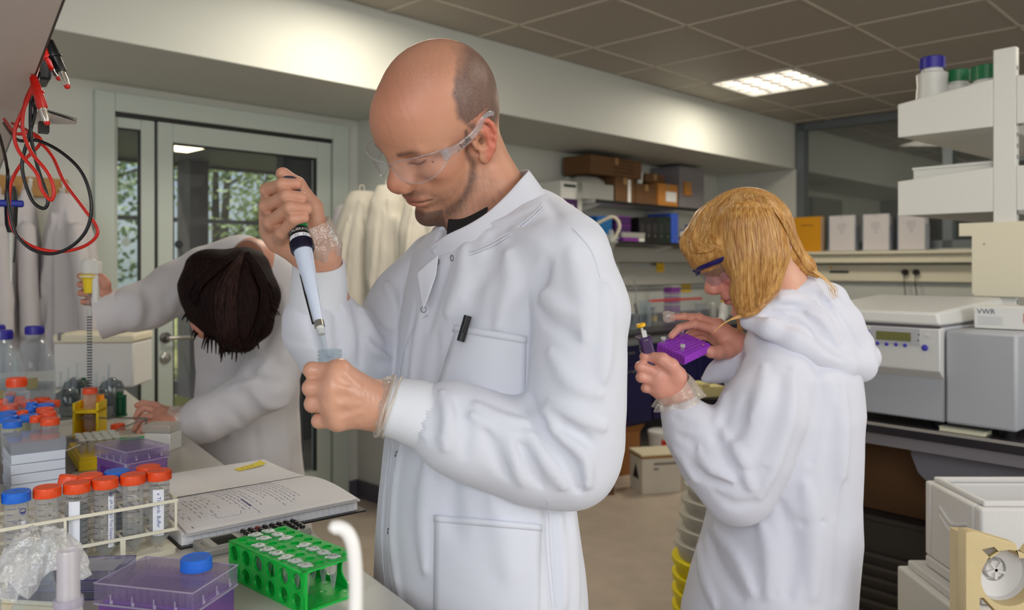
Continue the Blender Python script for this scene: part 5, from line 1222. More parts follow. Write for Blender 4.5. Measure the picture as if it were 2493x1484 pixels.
obj('tray', m, mat('stained_cream', (222, 208, 176), .45, var=.08, vscale=30), t); obj('rim', MB().tube([(x, y, .031) for x, y in A_], .003, 6, closed=True), m_cream, t)
t = thing('conical_flask', 'clear conical flask with crumpled film over its mouth at the lower left', 'glassware', (-.495, .852, BZ + .0035))
obj('glass', MB().lathe([(.036, 0), (.041, .004), (.040, .012), (.016, .088), (.0145, .10), (.0145, .128), (.018, .132), (.0155, .130), (.0130, .10), (.0140, .088)], 40, cap=False), m_gl, t)
rnd = random.Random(3); v = []; f = []; NR_, NS = 14, 36
for i in range(NR_):
    fr_ = i / (NR_ - 1)
    for k in range(NS):
        a = 2 * math.pi * k / NS; wv = .5 + .5 * math.sin(5 * a + 1.2) ; r = (.006 + .034 * fr_ ** .8) * (1 + .25 * fr_ * math.sin(3 * a + .6) + .12 * fr_ * math.sin(9 * a + i))
        z = .140 - (.055 * max(0, fr_ - .35) ** 1.3 * (1 + .6 * wv)) + rnd.uniform(-.0022, .0022) - .002 * math.sin(7 * a + 3 * fr_)
        v.append((r * math.cos(a), r * math.sin(a), z))
for i in range(NR_ - 1):
    for k in range(NS): k2 = (k + 1) % NS; f.append((i * NS + k, i * NS + k2, (i + 1) * NS + k2, (i + 1) * NS + k))
m = MB().add(v, f); m.add([(-.028, -.01, .128), (.004, -.02, .118), (-.006, -.026, .078), (-.042, -.02, .082)], [(0, 1, 2, 3)])
obj('film', m, clear('crumpled_film', (246, 246, 246), .3, .40, .8, body=(242, 240, 238), bump=.8, bscale=180), t, smooth=30)
t = thing('glass_adapter', 'frosted glass joint with a bulb below, standing in the cream tray', 'glassware', (-.408, .752, BZ + .0002))
obj('tube', MB().lathe([(.02, 0), (.024, .006), (.028, .03), (.022, .055), (.0115, .072), (.0112, .088), (.0115, .112), (.0098, .116), (.0096, .158), (.0088, .160), (.008, .157), (.0085, .118)], 32, cap=False), clear('frosted_glass', (238, 234, 236), .4, .42, .85, body=(234, 228, 232)), t)
obj('ring', MB().lathe([(.0122, .108), (.0128, .112), (.0122, .116)], 32), clear('lid_rim'), t)
t = thing('glass_jar', 'clear ribbed jar cut off by the left edge of the picture', 'glassware', (-.538, .842, BZ + .0035)); t.location.x = -.562
obj('glass', MB().lathe([(.028, 0), (.031, .006), (.031, .02), (.029, .024), (.031, .028), (.031, .085), (.029, .092), (.031, .1), (.026, .118), (.02, .125), (.02, .14)], 36, cap=False), m_gl, t); obj('liquid', MB().lathe([(.027, .004), (.0295, .01), (.029, .05)], 28), m_liq, t)
c = onbench(222, 1460); t = thing('slide_box', 'clear acrylic box with violet edges in front of the white rack', 'box', c, math.radians(4)); cb = clear('acrylic_violet', (214, 212, 232), .06, .22, .6, body=(180, 180, 206))
obj('base', MB().box(-.10, .022, .0, .085, 0, .012), cb, t, bevel=.001); obj('lid', MB().box(-.101, .023, -.001, .086, .0122, .026), cb, t, bevel=.001); em = MB()
for z in (.0255, .0125, .001): em.tube([(-.101, -.001, z), (.023, -.001, z), (.023, .086, z), (-.101, .086, z)], .0006, 5, closed=True)
obj('edges', em, mat('violet_edge', (70, 62, 130), .4), t); obj('frost_smear', MB().box(-.04, .015, .03, .07, .0262, .0264), clear('smear', (240, 240, 244), .5, .35, .5), t)
# wash bottle near the camera
t = thing('wash_bottle', 'white wash bottle with a bent spout nearest the camera', 'bottle', (-.098, .5, BZ)); m_wb = mat('wash_white', (240, 236, 232), .35)
obj('body', MB().lathe([(.034, 0), (.037, .006), (.037, .14), (.030, .165), (.02, .178)], 32), clear('wash_body', (240, 240, 238), .3, .6, .9, body=(226, 224, 218)), t)
obj('cap', MB().lathe([(.0225, .17), (.0225, .188), (.018, .199), (.006, .205)], 32), m_wb, t)
sp_ = [PX(a, b, .5) - Vector((-.098, .5, BZ)) for a, b in ((866, 1484), (866, 1400), (860, 1330), (846, 1296), (828, 1284), (812, 1284), (803, 1288))]
obj('spout', MB().tube(smooth_path([(.0, 0, .2)] + sp_, 6), [.0042] * 30 + [.0042 - .0004 * k for k in range(7)] + [.0018] * 6, 12) if False else MB().tube(smooth_path([(.002, 0, .2)] + sp_, 6), [.0043] * 37 + [.0036, .0032, .0028, .0024, .0022, .002], 12), m_wb, t)

# leads, plugs, papers and pipette hanging from the shelf
m_rw = mat('red_cable', (206, 28, 14), .35); m_bw = mat('black_cable', (14, 12, 16), .35); m_plug = mat('nickel', (214, 206, 196), .2, metal=.9)
def lead(label, pix, Z, m, r=.0024, closed=False):
    P = [PX(a, b, Z + (c[0] if c else 0)) for a, b, *c in pix]; o = obj('test_lead', MB().tube(smooth_path(P, 8, closed), r, 10, closed=closed), m, smooth=60); return tag(o, label, 'cable')
lead('bright red test lead looped tightly below the shelf edge', [(92, 150, .06), (82, 200), (66, 245), (36, 318), (46, 368), (88, 420), (102, 462), (124, 487), (131, 462), (116, 420), (76, 370), (55, 312), (62, 248), (82, 200, .01), (96, 150, .07)], 1.10, m_rw)
lead('black test lead in a narrow loop behind the red one', [(96, 150, .06), (78, 215), (75, 320), (90, 400), (113, 470), (116, 496), (104, 507), (80, 490), (60, 440), (54, 395), (66, 345), (85, 275), (83, 235), (100, 160, .08)], 1.13, m_bw)
lead('black test lead in the widest hanging loop', [(10, 300, .1), (42, 340), (92, 342), (150, 371), (200, 421), (222, 490), (214, 552), (180, 595), (130, 617), (80, 608), (45, 577), (29, 540), (18, 470), (18, 410), (2, 340, .08), (-14, 300, .12)], 1.17, m_bw)
lead('red test lead in the wide hanging loop beside the black one', [(10, 290, .1), (38, 324), (75, 325), (102, 350), (130, 385), (156, 442), (200, 502), (235, 552), (231, 580), (195, 603), (140, 612), (80, 600), (40, 570), (24, 530), (26, 450), (55, 395), (96, 352), (90, 330), (30, 300, .1)], 1.19, m_rw)
def plug(label, a, b, c, Z, m):
    A, B, C_ = PX(*a, Z), PX(*b, Z), PX(*c, Z); t = thing('banana_plug', label, 'plug', B); d1 = (B - A).normalized(); L = (B - A).length
    rot = d1.to_track_quat('Z', 'Y').to_matrix().to_4x4()
    obj('sleeve', MB().lathe([(.003, -L), (.0045, -L * .8), (.0062, -L * .52), (.0078, -L * .5), (.0078, -L * .46), (.0062, -L * .44), (.0066, -.002), (.0058, 0)], 20, rot), m, t)
    rb_ = MB(); [rb_.lathe([(.0042 + .0002 * k, -L * .95 + k * L * .055), (.0052 + .0002 * k, -L * .94 + k * L * .055), (.0042 + .0002 * k, -L * .925 + k * L * .055)], 16, rot) for k in range(7)]; obj('grip_rings', rb_, m, t)
    L2 = (C_ - B).length; obj('pin', MB().lathe([(.0045, -.001), (.0042, .003), (.0046, L2 * .5), (.0036, L2 - .002)], 18, rot), m_plug, t); obj('tip', MB().lathe([(.0038, L2 - .003), (.0035, L2), (.002, L2 + .0015)], 16, rot), m_rw, t)
plug('black banana plug with a silver pin above the red one', (118, 96), (150, 176), (167, 212), 1.05, m_bw)
plug('red banana plug hidden behind the black one', (106, 110), (134, 170), (146, 192), 1.10, m_rw)
plug('red banana plug with a silver pin hanging below the black box', (80, 184), (104, 264), (120, 300), 1.06, m_rw)
def cable_end(label, a, m, Z): o = obj('plug_cable', MB().tube(smooth_path([PX(*a, Z), PX(a[0] - 12, a[1] - 30, Z + .03), PX(a[0] - 30, a[1] - 36, Z + .1)], 5), .0022, 8), m); tag(o, label, 'cable')
cable_end('short end of black cable running up into the black plug', (119, 98), m_bw, 1.05); cable_end('short end of red cable running up into the red plug', (81, 186), m_rw, 1.06); cable_end('short end of red cable above the hidden plug', (107, 112), m_rw, 1.10)
c = shelf_pt(104, SZ2 + .023, .04); t = thing('power_supply', 'glossy black box standing on the shelf above the leads', 'device', PX(104, 240, 1.22), BR); t.location.z = SZ2 + .0235
obj('case', MB().box(-.035, .03, -.008, .06, 0, .050), m_black, t, bevel=.004); obj('window', MB().box(-.030, .0, -.0095, -.008, .006, .044), mat('smoked_window', (70, 70, 84), .15), t)
t = thing('paper_sheets', 'white paper sheets sticking out over the shelf edge', 'paper', shelf_pt(130, SZ2 + .0235, .0), BR)
a_ = Vector((0, 0, 0)); P = [PX(110, 262, 1.24), PX(188, 287, 1.24), PX(188, 292, 1.24), PX(186, 297, 1.28), PX(120, 296, 1.34)]; L0 = t.location; Rinv = Matrix.Rotation(-BR, 4, 'Z')
for k in range(2): Q = [Rinv @ (p + Vector((0, 0, -.003 * k)) - L0) for p in (PX(100, 262, 1.20), PX(188, 288 + 3 * k, 1.20), PX(186, 297, 1.27), PX(70, 297, 1.36))]; obj('sheet', MB().add([Q[0], Q[1], Q[2], Q[3]], [(0, 1, 2, 3)]).add([q - Vector((0, 0, .0006)) for q in Q], [(3, 2, 1, 0)]), m_pap, t)
obj('clip', MB().box(-.012, .012, -.006, .008, -.016, .0, T(*(Rinv @ (PX(108, 298, 1.25) - L0)))), m_black, t)
c = PX(27, 506, 1.5); t = thing('pipette_holder', 'blue pipette holder hanging at the left edge of the picture', 'holder', c, .6)
obj('ring', MB().box(-.032, .02, -.012, .012, .002, .014), mat('royal_blue', (20, 40, 150), .35), t, bevel=.003); obj('back', MB().box(-.032, -.026, -.012, .012, -.05, .1), mat('royal_blue'  , (20, 40, 150)), t)
t = thing('pipette', 'black and grey pipette hanging in the blue holder', 'pipette', c, .6); obj('handle', MB().lathe([(.006, -.045), (.010, -.03), (.011, .0), (.010, .03), (.007, .04)], 18), m_black, t); obj('shaft', MB().lathe([(.002, -.135), (.003, -.10), (.0052, -.045)], 16), m_milk, t); obj('plunger', MB().lathe([(.003, .04), (.003, .05), (.006, .052), (.006, .058)], 14), m_grey, t); obj('ejector', MB().tube([(.008, -.005, -.04), (.006, -.004, -.08), (.004, -.003, -.10)], .0015, 6), m_black, t)
# ---------------------------------------------------------------- people: shared builders
def head_frame(a, b, g):
    a, b, g = map(math.radians, (a, b, g))
    f = Vector((-math.cos(a) * math.cos(b), -math.sin(a) * math.cos(b), -math.sin(b))); l = Vector((math.sin(a), -math.cos(a), 0)); u = f.cross(l)
    l2 = l * math.cos(g) + u * math.sin(g); u2 = -l * math.sin(g) + u * math.cos(g); return f, l2, u2
class Head:
    def __init__(s, c, abg, sc):
        s.c = Vector(c); s.f, s.l, s.u = head_frame(*abg); s.sc = sc
        s.R = np.array([[s.f[i], s.l[i], s.u[i]] for i in range(3)])
    def w(s, p): return s.c + (s.f * p[0] + s.l * p[1] + s.u * p[2]) * s.sc
    def loc(s, P): return ((P - np.array(s.c)) @ s.R) / s.sc
    def rotx(s, ax): return s.R @ np.array(ax)
def ax3(x, z=(0, 0, 1)):
    x = np.array(x, float); x /= np.linalg.norm(x); z = np.array(z, float); y = np.cross(z, x); y /= np.linalg.norm(y); z = np.cross(x, y)
    return np.stack([x, y, z], 1)
def sculpt_head(S, hd, female=False, ears=True, jaw=1.0, lids=.35):
    sc = hd.sc; W_ = lambda p: tuple(hd.w(p))
    def E(c, r, k=.01, op='u', A=None): S.ell(W_(c), [q * sc for q in r], k * sc, op, hd.R if A is None else hd.R @ A)
    def C(a, b, ra, rb, k=.01, op='u'): S.cone(W_(a), W_(b), ra * sc, rb * sc, k * sc, op)
    E((-.012, 0, .048), (.093, .0765, .0855), .01)
    E((.045, 0, .045), (.052, .061, .058), .020); E((-.045, 0, .010), (.050, .054, .048), .016)
    E((.036, 0, -.020), (.048, .052, .066), .012)
    E((.060, 0, -.028), (.028, .033, .040), .010)
    for s in (1, -1):
        E((.049, .044 * s, -.010), (.026, .0145, .020), .014)
        C((.000, .050 * s, -.022), (.010, .043 * s, -.056), .014, .013, .010)
        C((.010, .043 * s, -.056), (.066, .014 * s, -.082 * jaw), .013, .014, .010)
        E((.040, .033 * s, -.042), (.034, .019, .034), .012)
        C((.087, .009 * s, .031), (.075, .042 * s, .033), .0070 if not female else .006, .0055, .010)
        C((.073, .040 * s, .032), (.050, .056 * s, .020), .005, .004, .012)
        E((.099, .031 * s, .015), (.0195, .0175, .0115), .012, 's')
        E((.0665, .0315 * s, .0150), (.0155, .0155, .0135), .005)
        E((.064, .030 * s, -.004), (.018, .020, .012), .010)
    E((.078, 0, -.083 * jaw), (.019, .021, .017), .014); E((.038, 0, -.060), (.042, .038, .026), .012)
    E((.072, 0, -.041), (.0220, .029, .027), .012)
    C((.088, 0, .028), (.1045, 0, -.006), .0068, .0092, .014); E((.098, 0, -.012), (.016, .0155, .013), .010); E((.1070, 0, -.0115), (.0112, .0105, .0105), .006)
    for s in (1, -1):
        E((.1005, .0128 * s, -.0165), (.0120, .0068, .0088), .007); C((.084, .010 * s, .014), (.095, .0125 * s, -.010), .006, .0075, .014)
        E((.1045, .0068 * s, -.0245), (.0055, .0036, .0045), .002, 's')
    C((.107, 0, -.0205), (.0985, 0, -.0265), .0045, .004, .005)
    E((.0895, 0, -.0425), (.0075, .022, .0052), .008); E((.0880, 0, -.0530), (.0080, .019, .0056), .008)
    fl = lambda pts, h, w: S.fold([W_(p) for p in pts], h * sc, w * sc)
    fl([(.080, -.028, -.0500), (.093, -.014, -.0485), (.1000, 0, -.0480), (.093, .014, -.0485), (.080, .028, -.0500)], -.0026, .0026)
    fl([(.088, -.014, -.0640), (.091, 0, -.0650), (.088, .014, -.0640)], -.0026, .006)
    for s in (1, -1):
        fl([(.102, .0195 * s, -.009), (.096, .0215 * s, -.018), (.092, .019 * s, -.0255)], -.0018, .0028)
        fl([(.100, .019 * s, -.020), (.088, .027 * s, -.034), (.080, .031 * s, -.046)], -.0016, .006)
        fl([(.084, .018 * s, .0215), (.0840, .031 * s, .0245), (.074, .046 * s, .0205)], -.0016, .0020)   # crease of the lid
        fl([(.084, .019 * s, .0150), (.0845, .030 * s, .0108), (.077, .044 * s, .0140)], -.0016, .0016)   # where the lids meet
    if not ears: return
    for s in (1, -1):
        e1 = np.array([-.88, .47 * s, -.02]); e2 = np.array([-.22, 0, .975]); e1 /= np.linalg.norm(e1); e2 /= np.linalg.norm(e2); n_ = np.cross(e1, e2) * s; n_ /= np.linalg.norm(n_)
        O = np.array([.004, .0685 * s, 0]); q = lambda a, b, c=0: tuple(O + e1 * a + e2 * b + n_ * c); A = np.stack([e1, e2, n_], 1)
        if np.linalg.det(A) < 0: A[:, 2] *= -1
        E(q(.0125, .000, -.001), (.0165, .0260, .0042), .006, 'u', A)
        HX = [(.004, .004), (-.001, .011), (.002, .020), (.0075, .0255), (.0145, .0270), (.0215, .0240), (.0270, .0160), (.0288, .006), (.0272, -.004), (.0225, -.015), (.016, -.024)]
        for i in range(len(HX) - 1): C(q(*HX[i], .0022), q(*HX[i + 1], .0022), .0033, .0033, .003)
        E(q(.009, -.026, 0), (.0085, .0085, .0036), .005, 'u', A)
        AH = [(.010, .014), (.0165, .0125), (.0195, .004), (.0165, -.007), (.009, -.014)]
        for i in range(len(AH) - 1): C(q(*AH[i], .001), q(*AH[i + 1], .001), .0027, .0027, .003)
        E(q(.0085, -.001, .003), (.0072, .0098, .0065), .004, 's', A); E(q(-.0025, -.003, .002), (.0035, .006, .003), .003, 'u', A)
        for sc_ in ((.0125, .0195), (.0200, .0150), (.0238, .0060), (.0222, -.0050)): E(q(*sc_, .0042), (.0028, .0052, .0024), .003, 's', A)
class Two(Sdf):
    """two sculpted bodies of cloth meeting in a crease"""
    def __init__(s, A, B, k): s.A, s.B, s.k = A, B, k
    def ev(s, P, full=True, R=0.0):
        a, b = s.A.ev(P, full, R), s.B.ev(P, full, R); h = np.maximum(s.k - np.abs(a - b), 0) / s.k; return np.minimum(a, b) - h * h * s.k * .25
def skin_color(P, hd, base, female=False):
    """base skin with the tints of lips, ears, cheeks, nose (linear rgb), from head coordinates"""
    L = hd.loc(P); n = len(P); c = np.tile(np.array(lin(base)[:3]), (n, 1)); x, y, z = L.T; ay = np.abs(y)
    def mixc(col, m): c[:] = c * (1 - m[:, None]) + np.array(lin(col)[:3]) * m[:, None]
    g = lambda cx, cy, cz, rx, ry, rz: np.exp(-(((x - cx) / rx) ** 2 + ((ay - cy) / ry) ** 2 + ((z - cz) / rz) ** 2))
    return L, c, mixc, g
def ss(x, a, b): t = np.clip((x - a) / (b - a), 0, 1); return t * t * (3 - 2 * t)
def hand(S, wrist, fingers, thumb, palm_r=.0135, k=.009, sc=1.0):
    """wrist and joints as (px, py, Z[, r]); fingers: list of [MCP, PIP, DIP, TIP]"""
    P_ = lambda q: tuple(PX(q[0], q[1], q[2])); w_ = P_(wrist)
    for f in fingers:
        a, b, c, d = [P_(q) for q in f]; r = (f[0][3] if len(f[0]) > 3 else .0095) * sc
        S.cone(w_, a, wrist[3] if len(wrist) > 3 else .019, palm_r * sc, .014)
        S.cone(a, b, r * 1.16, r * 1.02, .006); S.ell(b, (r * 1.09,) * 3, .003); S.cone(b, c, r * 1.0, r * .90, .002); S.ell(c, (r * .95,) * 3, .002); S.cone(c, d, r * .90, r * .80, .002)
        S.ell(a, (r * 1.28,) * 3, .008)
    for i in range(len(fingers) - 1):
        a, b = P_(fingers[i][0]), P_(fingers[i + 1][0]); m = (np.array(a) + np.array(b)) / 2; S.cone(w_, m, .015, palm_r * .95 * sc, .012)
    t = [P_(q) for q in thumb]; rr = [.017, .0135, .0115, .0095]
    S.cone(w_, t[0], .018, rr[0], .012)
    for i in range(len(t) - 1): S.cone(t[i], t[i + 1], rr[min(i, 3)] * sc, rr[min(i + 1, 3)] * sc, .006)
def rib_cuff(name, pts, rads, m, parent, n=66, amp=.0013, label=None):
    """knitted cuff: a ribbed sleeve along a path of world points"""
    pts = [Vector(p) for p in pts]; mb = MB(); mb.tube(pts, rads, n * 2, cap=False)
    v = mb.v; N = n * 2
    for i in range(len(pts)):
        for k in range(0, N, 2): p = Vector(v[i * N + k]); d = (p - pts[i]).normalized(); v[i * N + k] = tuple(p - d * amp)
    # inner lining
    b = len(v); mb.tube(pts, [r * .9 for r in rads], N, cap=False)
    for i0, i1 in ((0, 0), (len(pts) - 1, len(pts) - 1)):
        for k in range(N): k2 = (k + 1) % N; mb.f.append((i0 * N + k, i0 * N + k2, b + i0 * N + k2, b + i0 * N + k))
    return obj(name, mb, m, parent, smooth=80, label=label)
def film_cuff(name, pts, rads, m, parent, seed=0, amp=.0022, n=64, per=9, label=None):
    """crinkled end of a thin glove"""
    rnd = random.Random(seed); pts = smooth_path(pts, 6); L = len(pts); rr = np.interp(np.linspace(0, 1, L), np.linspace(0, 1, len(rads)), rads)
    mb = MB().tube(pts, list(rr), n, cap=False); ph = [rnd.uniform(0, 6) for _ in range(6)]
    for i in range(L):
        t = i / (L - 1)
        for k in range(n):
            a = 2 * math.pi * k / n; p = Vector(mb.v[i * n + k]); d = (p - pts[i]).normalized()
            w_ = (math.sin(per * a + ph[0] + t * 1.5) + .6 * math.sin(per * 1.9 * a + ph[1] - t * 3) + .4 * math.sin(3 * a + ph[2] + 5 * t)) * amp * (.3 + t)
            mb.v[i * n + k] = tuple(p + d * w_)
    return obj(name, mb, m, parent, smooth=80, label=label)
def patch(S, corners, nu, nv, off, m, name, parent, label=None, th=.0016, full=True):
    """a piece of cloth lying on the sculpted garment: corners are four pixels (tl, tr, br, bl)"""
    tl, tr, br, bl = [np.array(c, float) for c in corners]; v = []
    for j in range(nv + 1):
        for i in range(nu + 1):
            u, w_ = i / nu, j / nv; q = (tl * (1 - u) + tr * u) * (1 - w_) + (bl * (1 - u) + br * u) * w_
            p = S.project(*q)
            if p is None: return None
            d = p - np.array([0, 0, H]); d /= np.linalg.norm(d)
            if full:
                for _ in range(5):
                    e = float(S.ev(p[None, None, :])[0, 0]); p = p + d * (e - off)
            else: p = p - d * off
            v.append(tuple(p))
    n = nu + 1; f = [(j * n + i, j * n + i + 1, (j + 1) * n + i + 1, (j + 1) * n + i) for j in range(nv) for i in range(nu)]
    o = obj(name, MB().add(v, f), m, parent, smooth=80, label=label); s = o.modifiers.new('s', 'SOLIDIFY'); s.thickness = th; s.offset = 0; return o
def grad(S, p, e=.0006):
    g = np.array([float(S.ev((p + np.eye(3)[i] * e)[None, None, :])[0, 0] - S.ev((p - np.eye(3)[i] * e)[None, None, :])[0, 0]) for i in range(3)]); return g / (np.linalg.norm(g) + 1e-9)
def ring_at(S, px, py, r, m, parent, name='press_stud', th=.0007):
    p = S.project(px, py); n = grad(S, p); d = float(S.ev(p[None, None, :])[0, 0]); p = p - n * (d - .0006)
    rot = Vector(n).to_track_quat('Z', 'Y').to_matrix().to_4x4(); M = T(*p) @ rot
    return obj(name, MB().lathe([(r - th, 0), (r - th * .6, th), (r, th), (r + th * .4, 0)], 24, M, cap=False), m, parent)
def sdf_obj(S, lo, hi, step, m, name, parent, colf=None, label=None, kind=None, m2=None):
    me, pos = sdf_mesh(S, lo, hi, step, name); me.materials.append(m)
    if m2:                                            # second material where m2[1] says so
        me.materials.append(m2[0]); sel = m2[1](pos.astype(np.float64)); vi = np.zeros(len(me.loops), np.int32); me.loops.foreach_get('vertex_index', vi); me.polygons.foreach_set('material_index', sel[vi[::4]].astype(np.int32))
    if colf is not None: set_col(me, colf(pos.astype(np.float64)))
    o = bpy.data.objects.new(name, me); COL.objects.link(o); o.parent = parent
    if parent is not None: o.matrix_parent_inverse = Matrix.Translation(parent.location).inverted() if False else Matrix.Identity(4); o.location = -Vector(parent.location)
    if label: o['label'] = label
    return o
def pk(o, parent): o.parent = parent; o.location = -Vector(parent.location); return o
m_skin = mat('skin', (205, 150, 124), .46, attr='Col', bump=.12, bscale=420, sss=.18, spec=.45)
m_glovehand = mat('gloved_skin', (214, 160, 134), .38, attr='Col', bump=.14, bscale=200, sss=.12, spec=.5, coat=.08)
for _m in (m_skin, m_glovehand):                    # fine cropped hair and stubble where the 4th channel says so
    _t = _m.node_tree; _b2 = _t.nodes['Principled BSDF']; _vc = [n for n in _t.nodes if n.type == 'VERTEX_COLOR'][0]; _tc = [n for n in _t.nodes if n.type == 'TEX_COORD'][0]
    _n = _t.nodes.new('ShaderNodeTexNoise'); _n.inputs['Scale'].default_value = 1900; _n.inputs['Detail'].default_value = 2; _t.links.new(_tc.outputs['Object'], _n.inputs['Vector'])
    _r = _t.nodes.new('ShaderNodeMapRange'); _r.inputs[1].default_value = .44; _r.inputs[2].default_value = .60; _t.links.new(_n.outputs['Fac'], _r.inputs[0])
    _k = _t.nodes.new('ShaderNodeMath'); _k.operation = 'MULTIPLY'; _t.links.new(_r.outputs[0], _k.inputs[0]); _t.links.new(_vc.outputs['Alpha'], _k.inputs[1])
    _x = _t.nodes.new('ShaderNodeMix'); _x.data_type = 'RGBA'; _t.links.new(_k.outputs[0], _x.inputs[0]); _t.links.new(_vc.outputs['Color'], _x.inputs[6]); _x.inputs[7].default_value = lin((58, 46, 42)); _t.links.new(_x.outputs[2], _b2.inputs['Base Color'])
m_film = clear('glove_film', (252, 248, 244), .28, .30, .75, body=(236, 226, 214), bump=.5, bscale=160)
m_coat = mat('white_coat_cotton', (218, 220, 230), .85, bump=.35, bscale=38, sheen=.15, spec=.2)
m_knit = mat('white_knit', (232, 234, 240), .9, bump=.1, bscale=600, sheen=.2, spec=.2)

def strands(name, fam, S, m, parent, n, r, seed, lift=.001, label=None, jit=3.0):
    """thin locks laid over a sculpted head of hair: fam(t) gives pixel control points"""
    rnd = random.Random(seed); mb = MB()
    for i in range(n):
        t = (i + rnd.random()) / n; cp = [(x + rnd.uniform(-jit, jit), y + rnd.uniform(-jit, jit)) for x, y in fam(t)]; P = []
        for q in smooth_path([(x, y, 0) for x, y in cp], 4):
            p = S.project(q.x, q.y)
            if p is None:
                if P: break
                continue
            d = p - np.array([0, 0, H]); d /= np.linalg.norm(d); P.append(Vector(p - d * (lift * rnd.uniform(.2, 1.6))))
        if len(P) < 4: continue
        # drop jumps in depth
        Q = [P[0]]
        for p in P[1:]:
            if (p - Q[-1]).length < .05: Q.append(p)
            else: break
        if len(Q) < 4: continue
        L = len(Q); mb.tube(Q, [r * (.35 + .65 * math.sin(math.pi * min(.97, max(.04, k / (L - 1))))) * rnd.uniform(.7, 1.2) for k in range(L)], 5)
    return pk(obj(name, mb, m, parent, smooth=80, label=label), parent)
def hairmat(name, a, b, sc=60, rough=.42, spec=.45, coat=.15):
    if name in MATS: return MATS[name]
    m = mat(name, a, rough, spec=spec, coat=coat); nt = m.node_tree; bs = nt.nodes['Principled BSDF']
    tc = nt.nodes.new('ShaderNodeTexCoord'); mp = nt.nodes.new('ShaderNodeMapping'); mp.inputs['Scale'].default_value = (1, 1, .10); n = nt.nodes.new('ShaderNodeTexNoise'); n.inputs['Scale'].default_value = sc * 3; n.inputs['Detail'].default_value = 4
    cr = nt.nodes.new('ShaderNodeValToRGB'); cr.color_ramp.elements[0].position = .38; cr.color_ramp.elements[1].position = .62; cr.color_ramp.elements[0].color = lin(a); cr.color_ramp.elements[1].color = lin(b)
    nt.links.new(tc.outputs['Object'], mp.inputs[0]); nt.links.new(mp.outputs[0], n.inputs['Vector']); nt.links.new(n.outputs['Fac'], cr.inputs[0]); nt.links.new(cr.outputs[0], bs.inputs['Base Color'])
    bp = nt.nodes.new('ShaderNodeBump'); bp.inputs['Strength'].default_value = .5; bp.inputs['Distance'].default_value = .002; nt.links.new(n.outputs['Fac'], bp.inputs['Height']); nt.links.new(bp.outputs[0], bs.inputs['Normal'])
    return m
# ---------------------------------------------------------------- the bald man in front
man = thing('person', 'bald man with goatee, white lab coat and clear safety glasses, pipetting in front', 'person', (.0, 1.22, 0))
hd = Head((-.0988, 1.1907, H + .1906), (38.7, 38.2, -15.7), 1.015)
pt = lambda a, b, Z, *r: tuple(PX(a, b, Z)) + tuple(r)
# --- hand joints
LW = (925, 988, 1.03, .024)
LF = [[(826, 902, 1.000, .0098), (760, 901, 1.006), (768, 899, 1.040), (795, 898, 1.052)],
      [(816, 942, .992, .0102), (758, 944, .999), (766, 942, 1.034), (793, 941, 1.048)],
      [(814, 983, .996, .0098), (762, 983, 1.003), (771, 981, 1.038), (797, 980, 1.050)],
      [(824, 1022, 1.005, .0090), (778, 1024, 1.012), (786, 1021, 1.040), (806, 1018, 1.050)]]
LT = [(895, 985, 1.055), (862, 950, 1.066), (832, 922, 1.068), (812, 900, 1.066)]
RW = (775, 625, 1.175, .025)
RFg = [[(664, 470, 1.180, .0098), (652, 463, 1.134), (688, 449, 1.108), (722, 448, 1.110)],
       [(654, 515, 1.176, .0102), (650, 502, 1.128), (698, 477, 1.100), (735, 481, 1.102)],
       [(657, 556, 1.172, .0098), (660, 540, 1.122), (706, 505, 1.094), (747, 508, 1.098)],
       [(676, 590, 1.166, .0088), (688, 566, 1.116), (716, 533, 1.094), (740, 530, 1.096)]]
RT = [(770, 560, 1.180), (762, 505, 1.176), (724, 452, 1.168), (688, 423, 1.160)]
B = Sdf()
sculpt_head(B, hd)
nk = [hd.w((-.034, 0, .0)), PX(1186, 470, 1.225), PX(1222, 590, 1.255)]
B.cone(nk[0], nk[1], .050, .052, .012).cone(nk[1], nk[2], .053, .064, .02)
B.cone(hd.w((.03, .0, -.055)), PX(1150, 560, 1.215), .026, .040, .02)
B.cone(nk[2], PX(1180, 800, 1.25), .06, .09, .03)                   # trunk inside the coat
elR = PX(862, 905, 1.255); shR = PX(1090, 640, 1.35); elL = PX(1400, 1120, 1.075); shL = PX(1372, 640, 1.10)
B.cone(nk[2], shR, .045, .034, .03).cone(shR, elR, .028, .026, .01).cone(elR, PX(*RW[:3]), .027, .026, .01)
B.cone(nk[2], shL, .045, .04, .03).cone(shL, elL, .036, .034, .02).cone(elL, PX(*LW[:3]), .034, .027, .01)
hand(B, LW, LF, LT); hand(B, RW, RFg, RT)
# tendon and glove wrinkles on the back of the near hand
for f in LF: B.pfold([(f[0][0] + 8, f[0][1] - 1), ((f[0][0] + LW[0]) / 2 + 5, (f[0][1] + LW[1]) / 2 - 1)], .0011, .006)
for a, b in (((826, 920), (850, 934)), ((820, 962), (846, 966)), ((822, 1003), (848, 1002))): B.pfold([a, b], -.0016, .007)
for q in range(7): B.pfold([(884 + q * 6, 915 + q * 3), (887 + q * 6, 950), (880 + q * 7, 1000 + (q % 3) * 12)], (.0007 if q % 2 else -.0006), .0022)
for f in LF: B.pfold([(f[1][0] + 10, f[1][1] - 13), (f[1][0] + 14, f[1][1]), (f[1][0] + 10, f[1][1] + 13)], -.0007, .003)
for f in RFg: B.pfold([(f[2][0] - 2, f[2][1] - 9), (f[2][0] + 1, f[2][1] + 10)], -.0005, .003)
B.noise.append(lambda P: .0003 * nse(P, 230, 3))
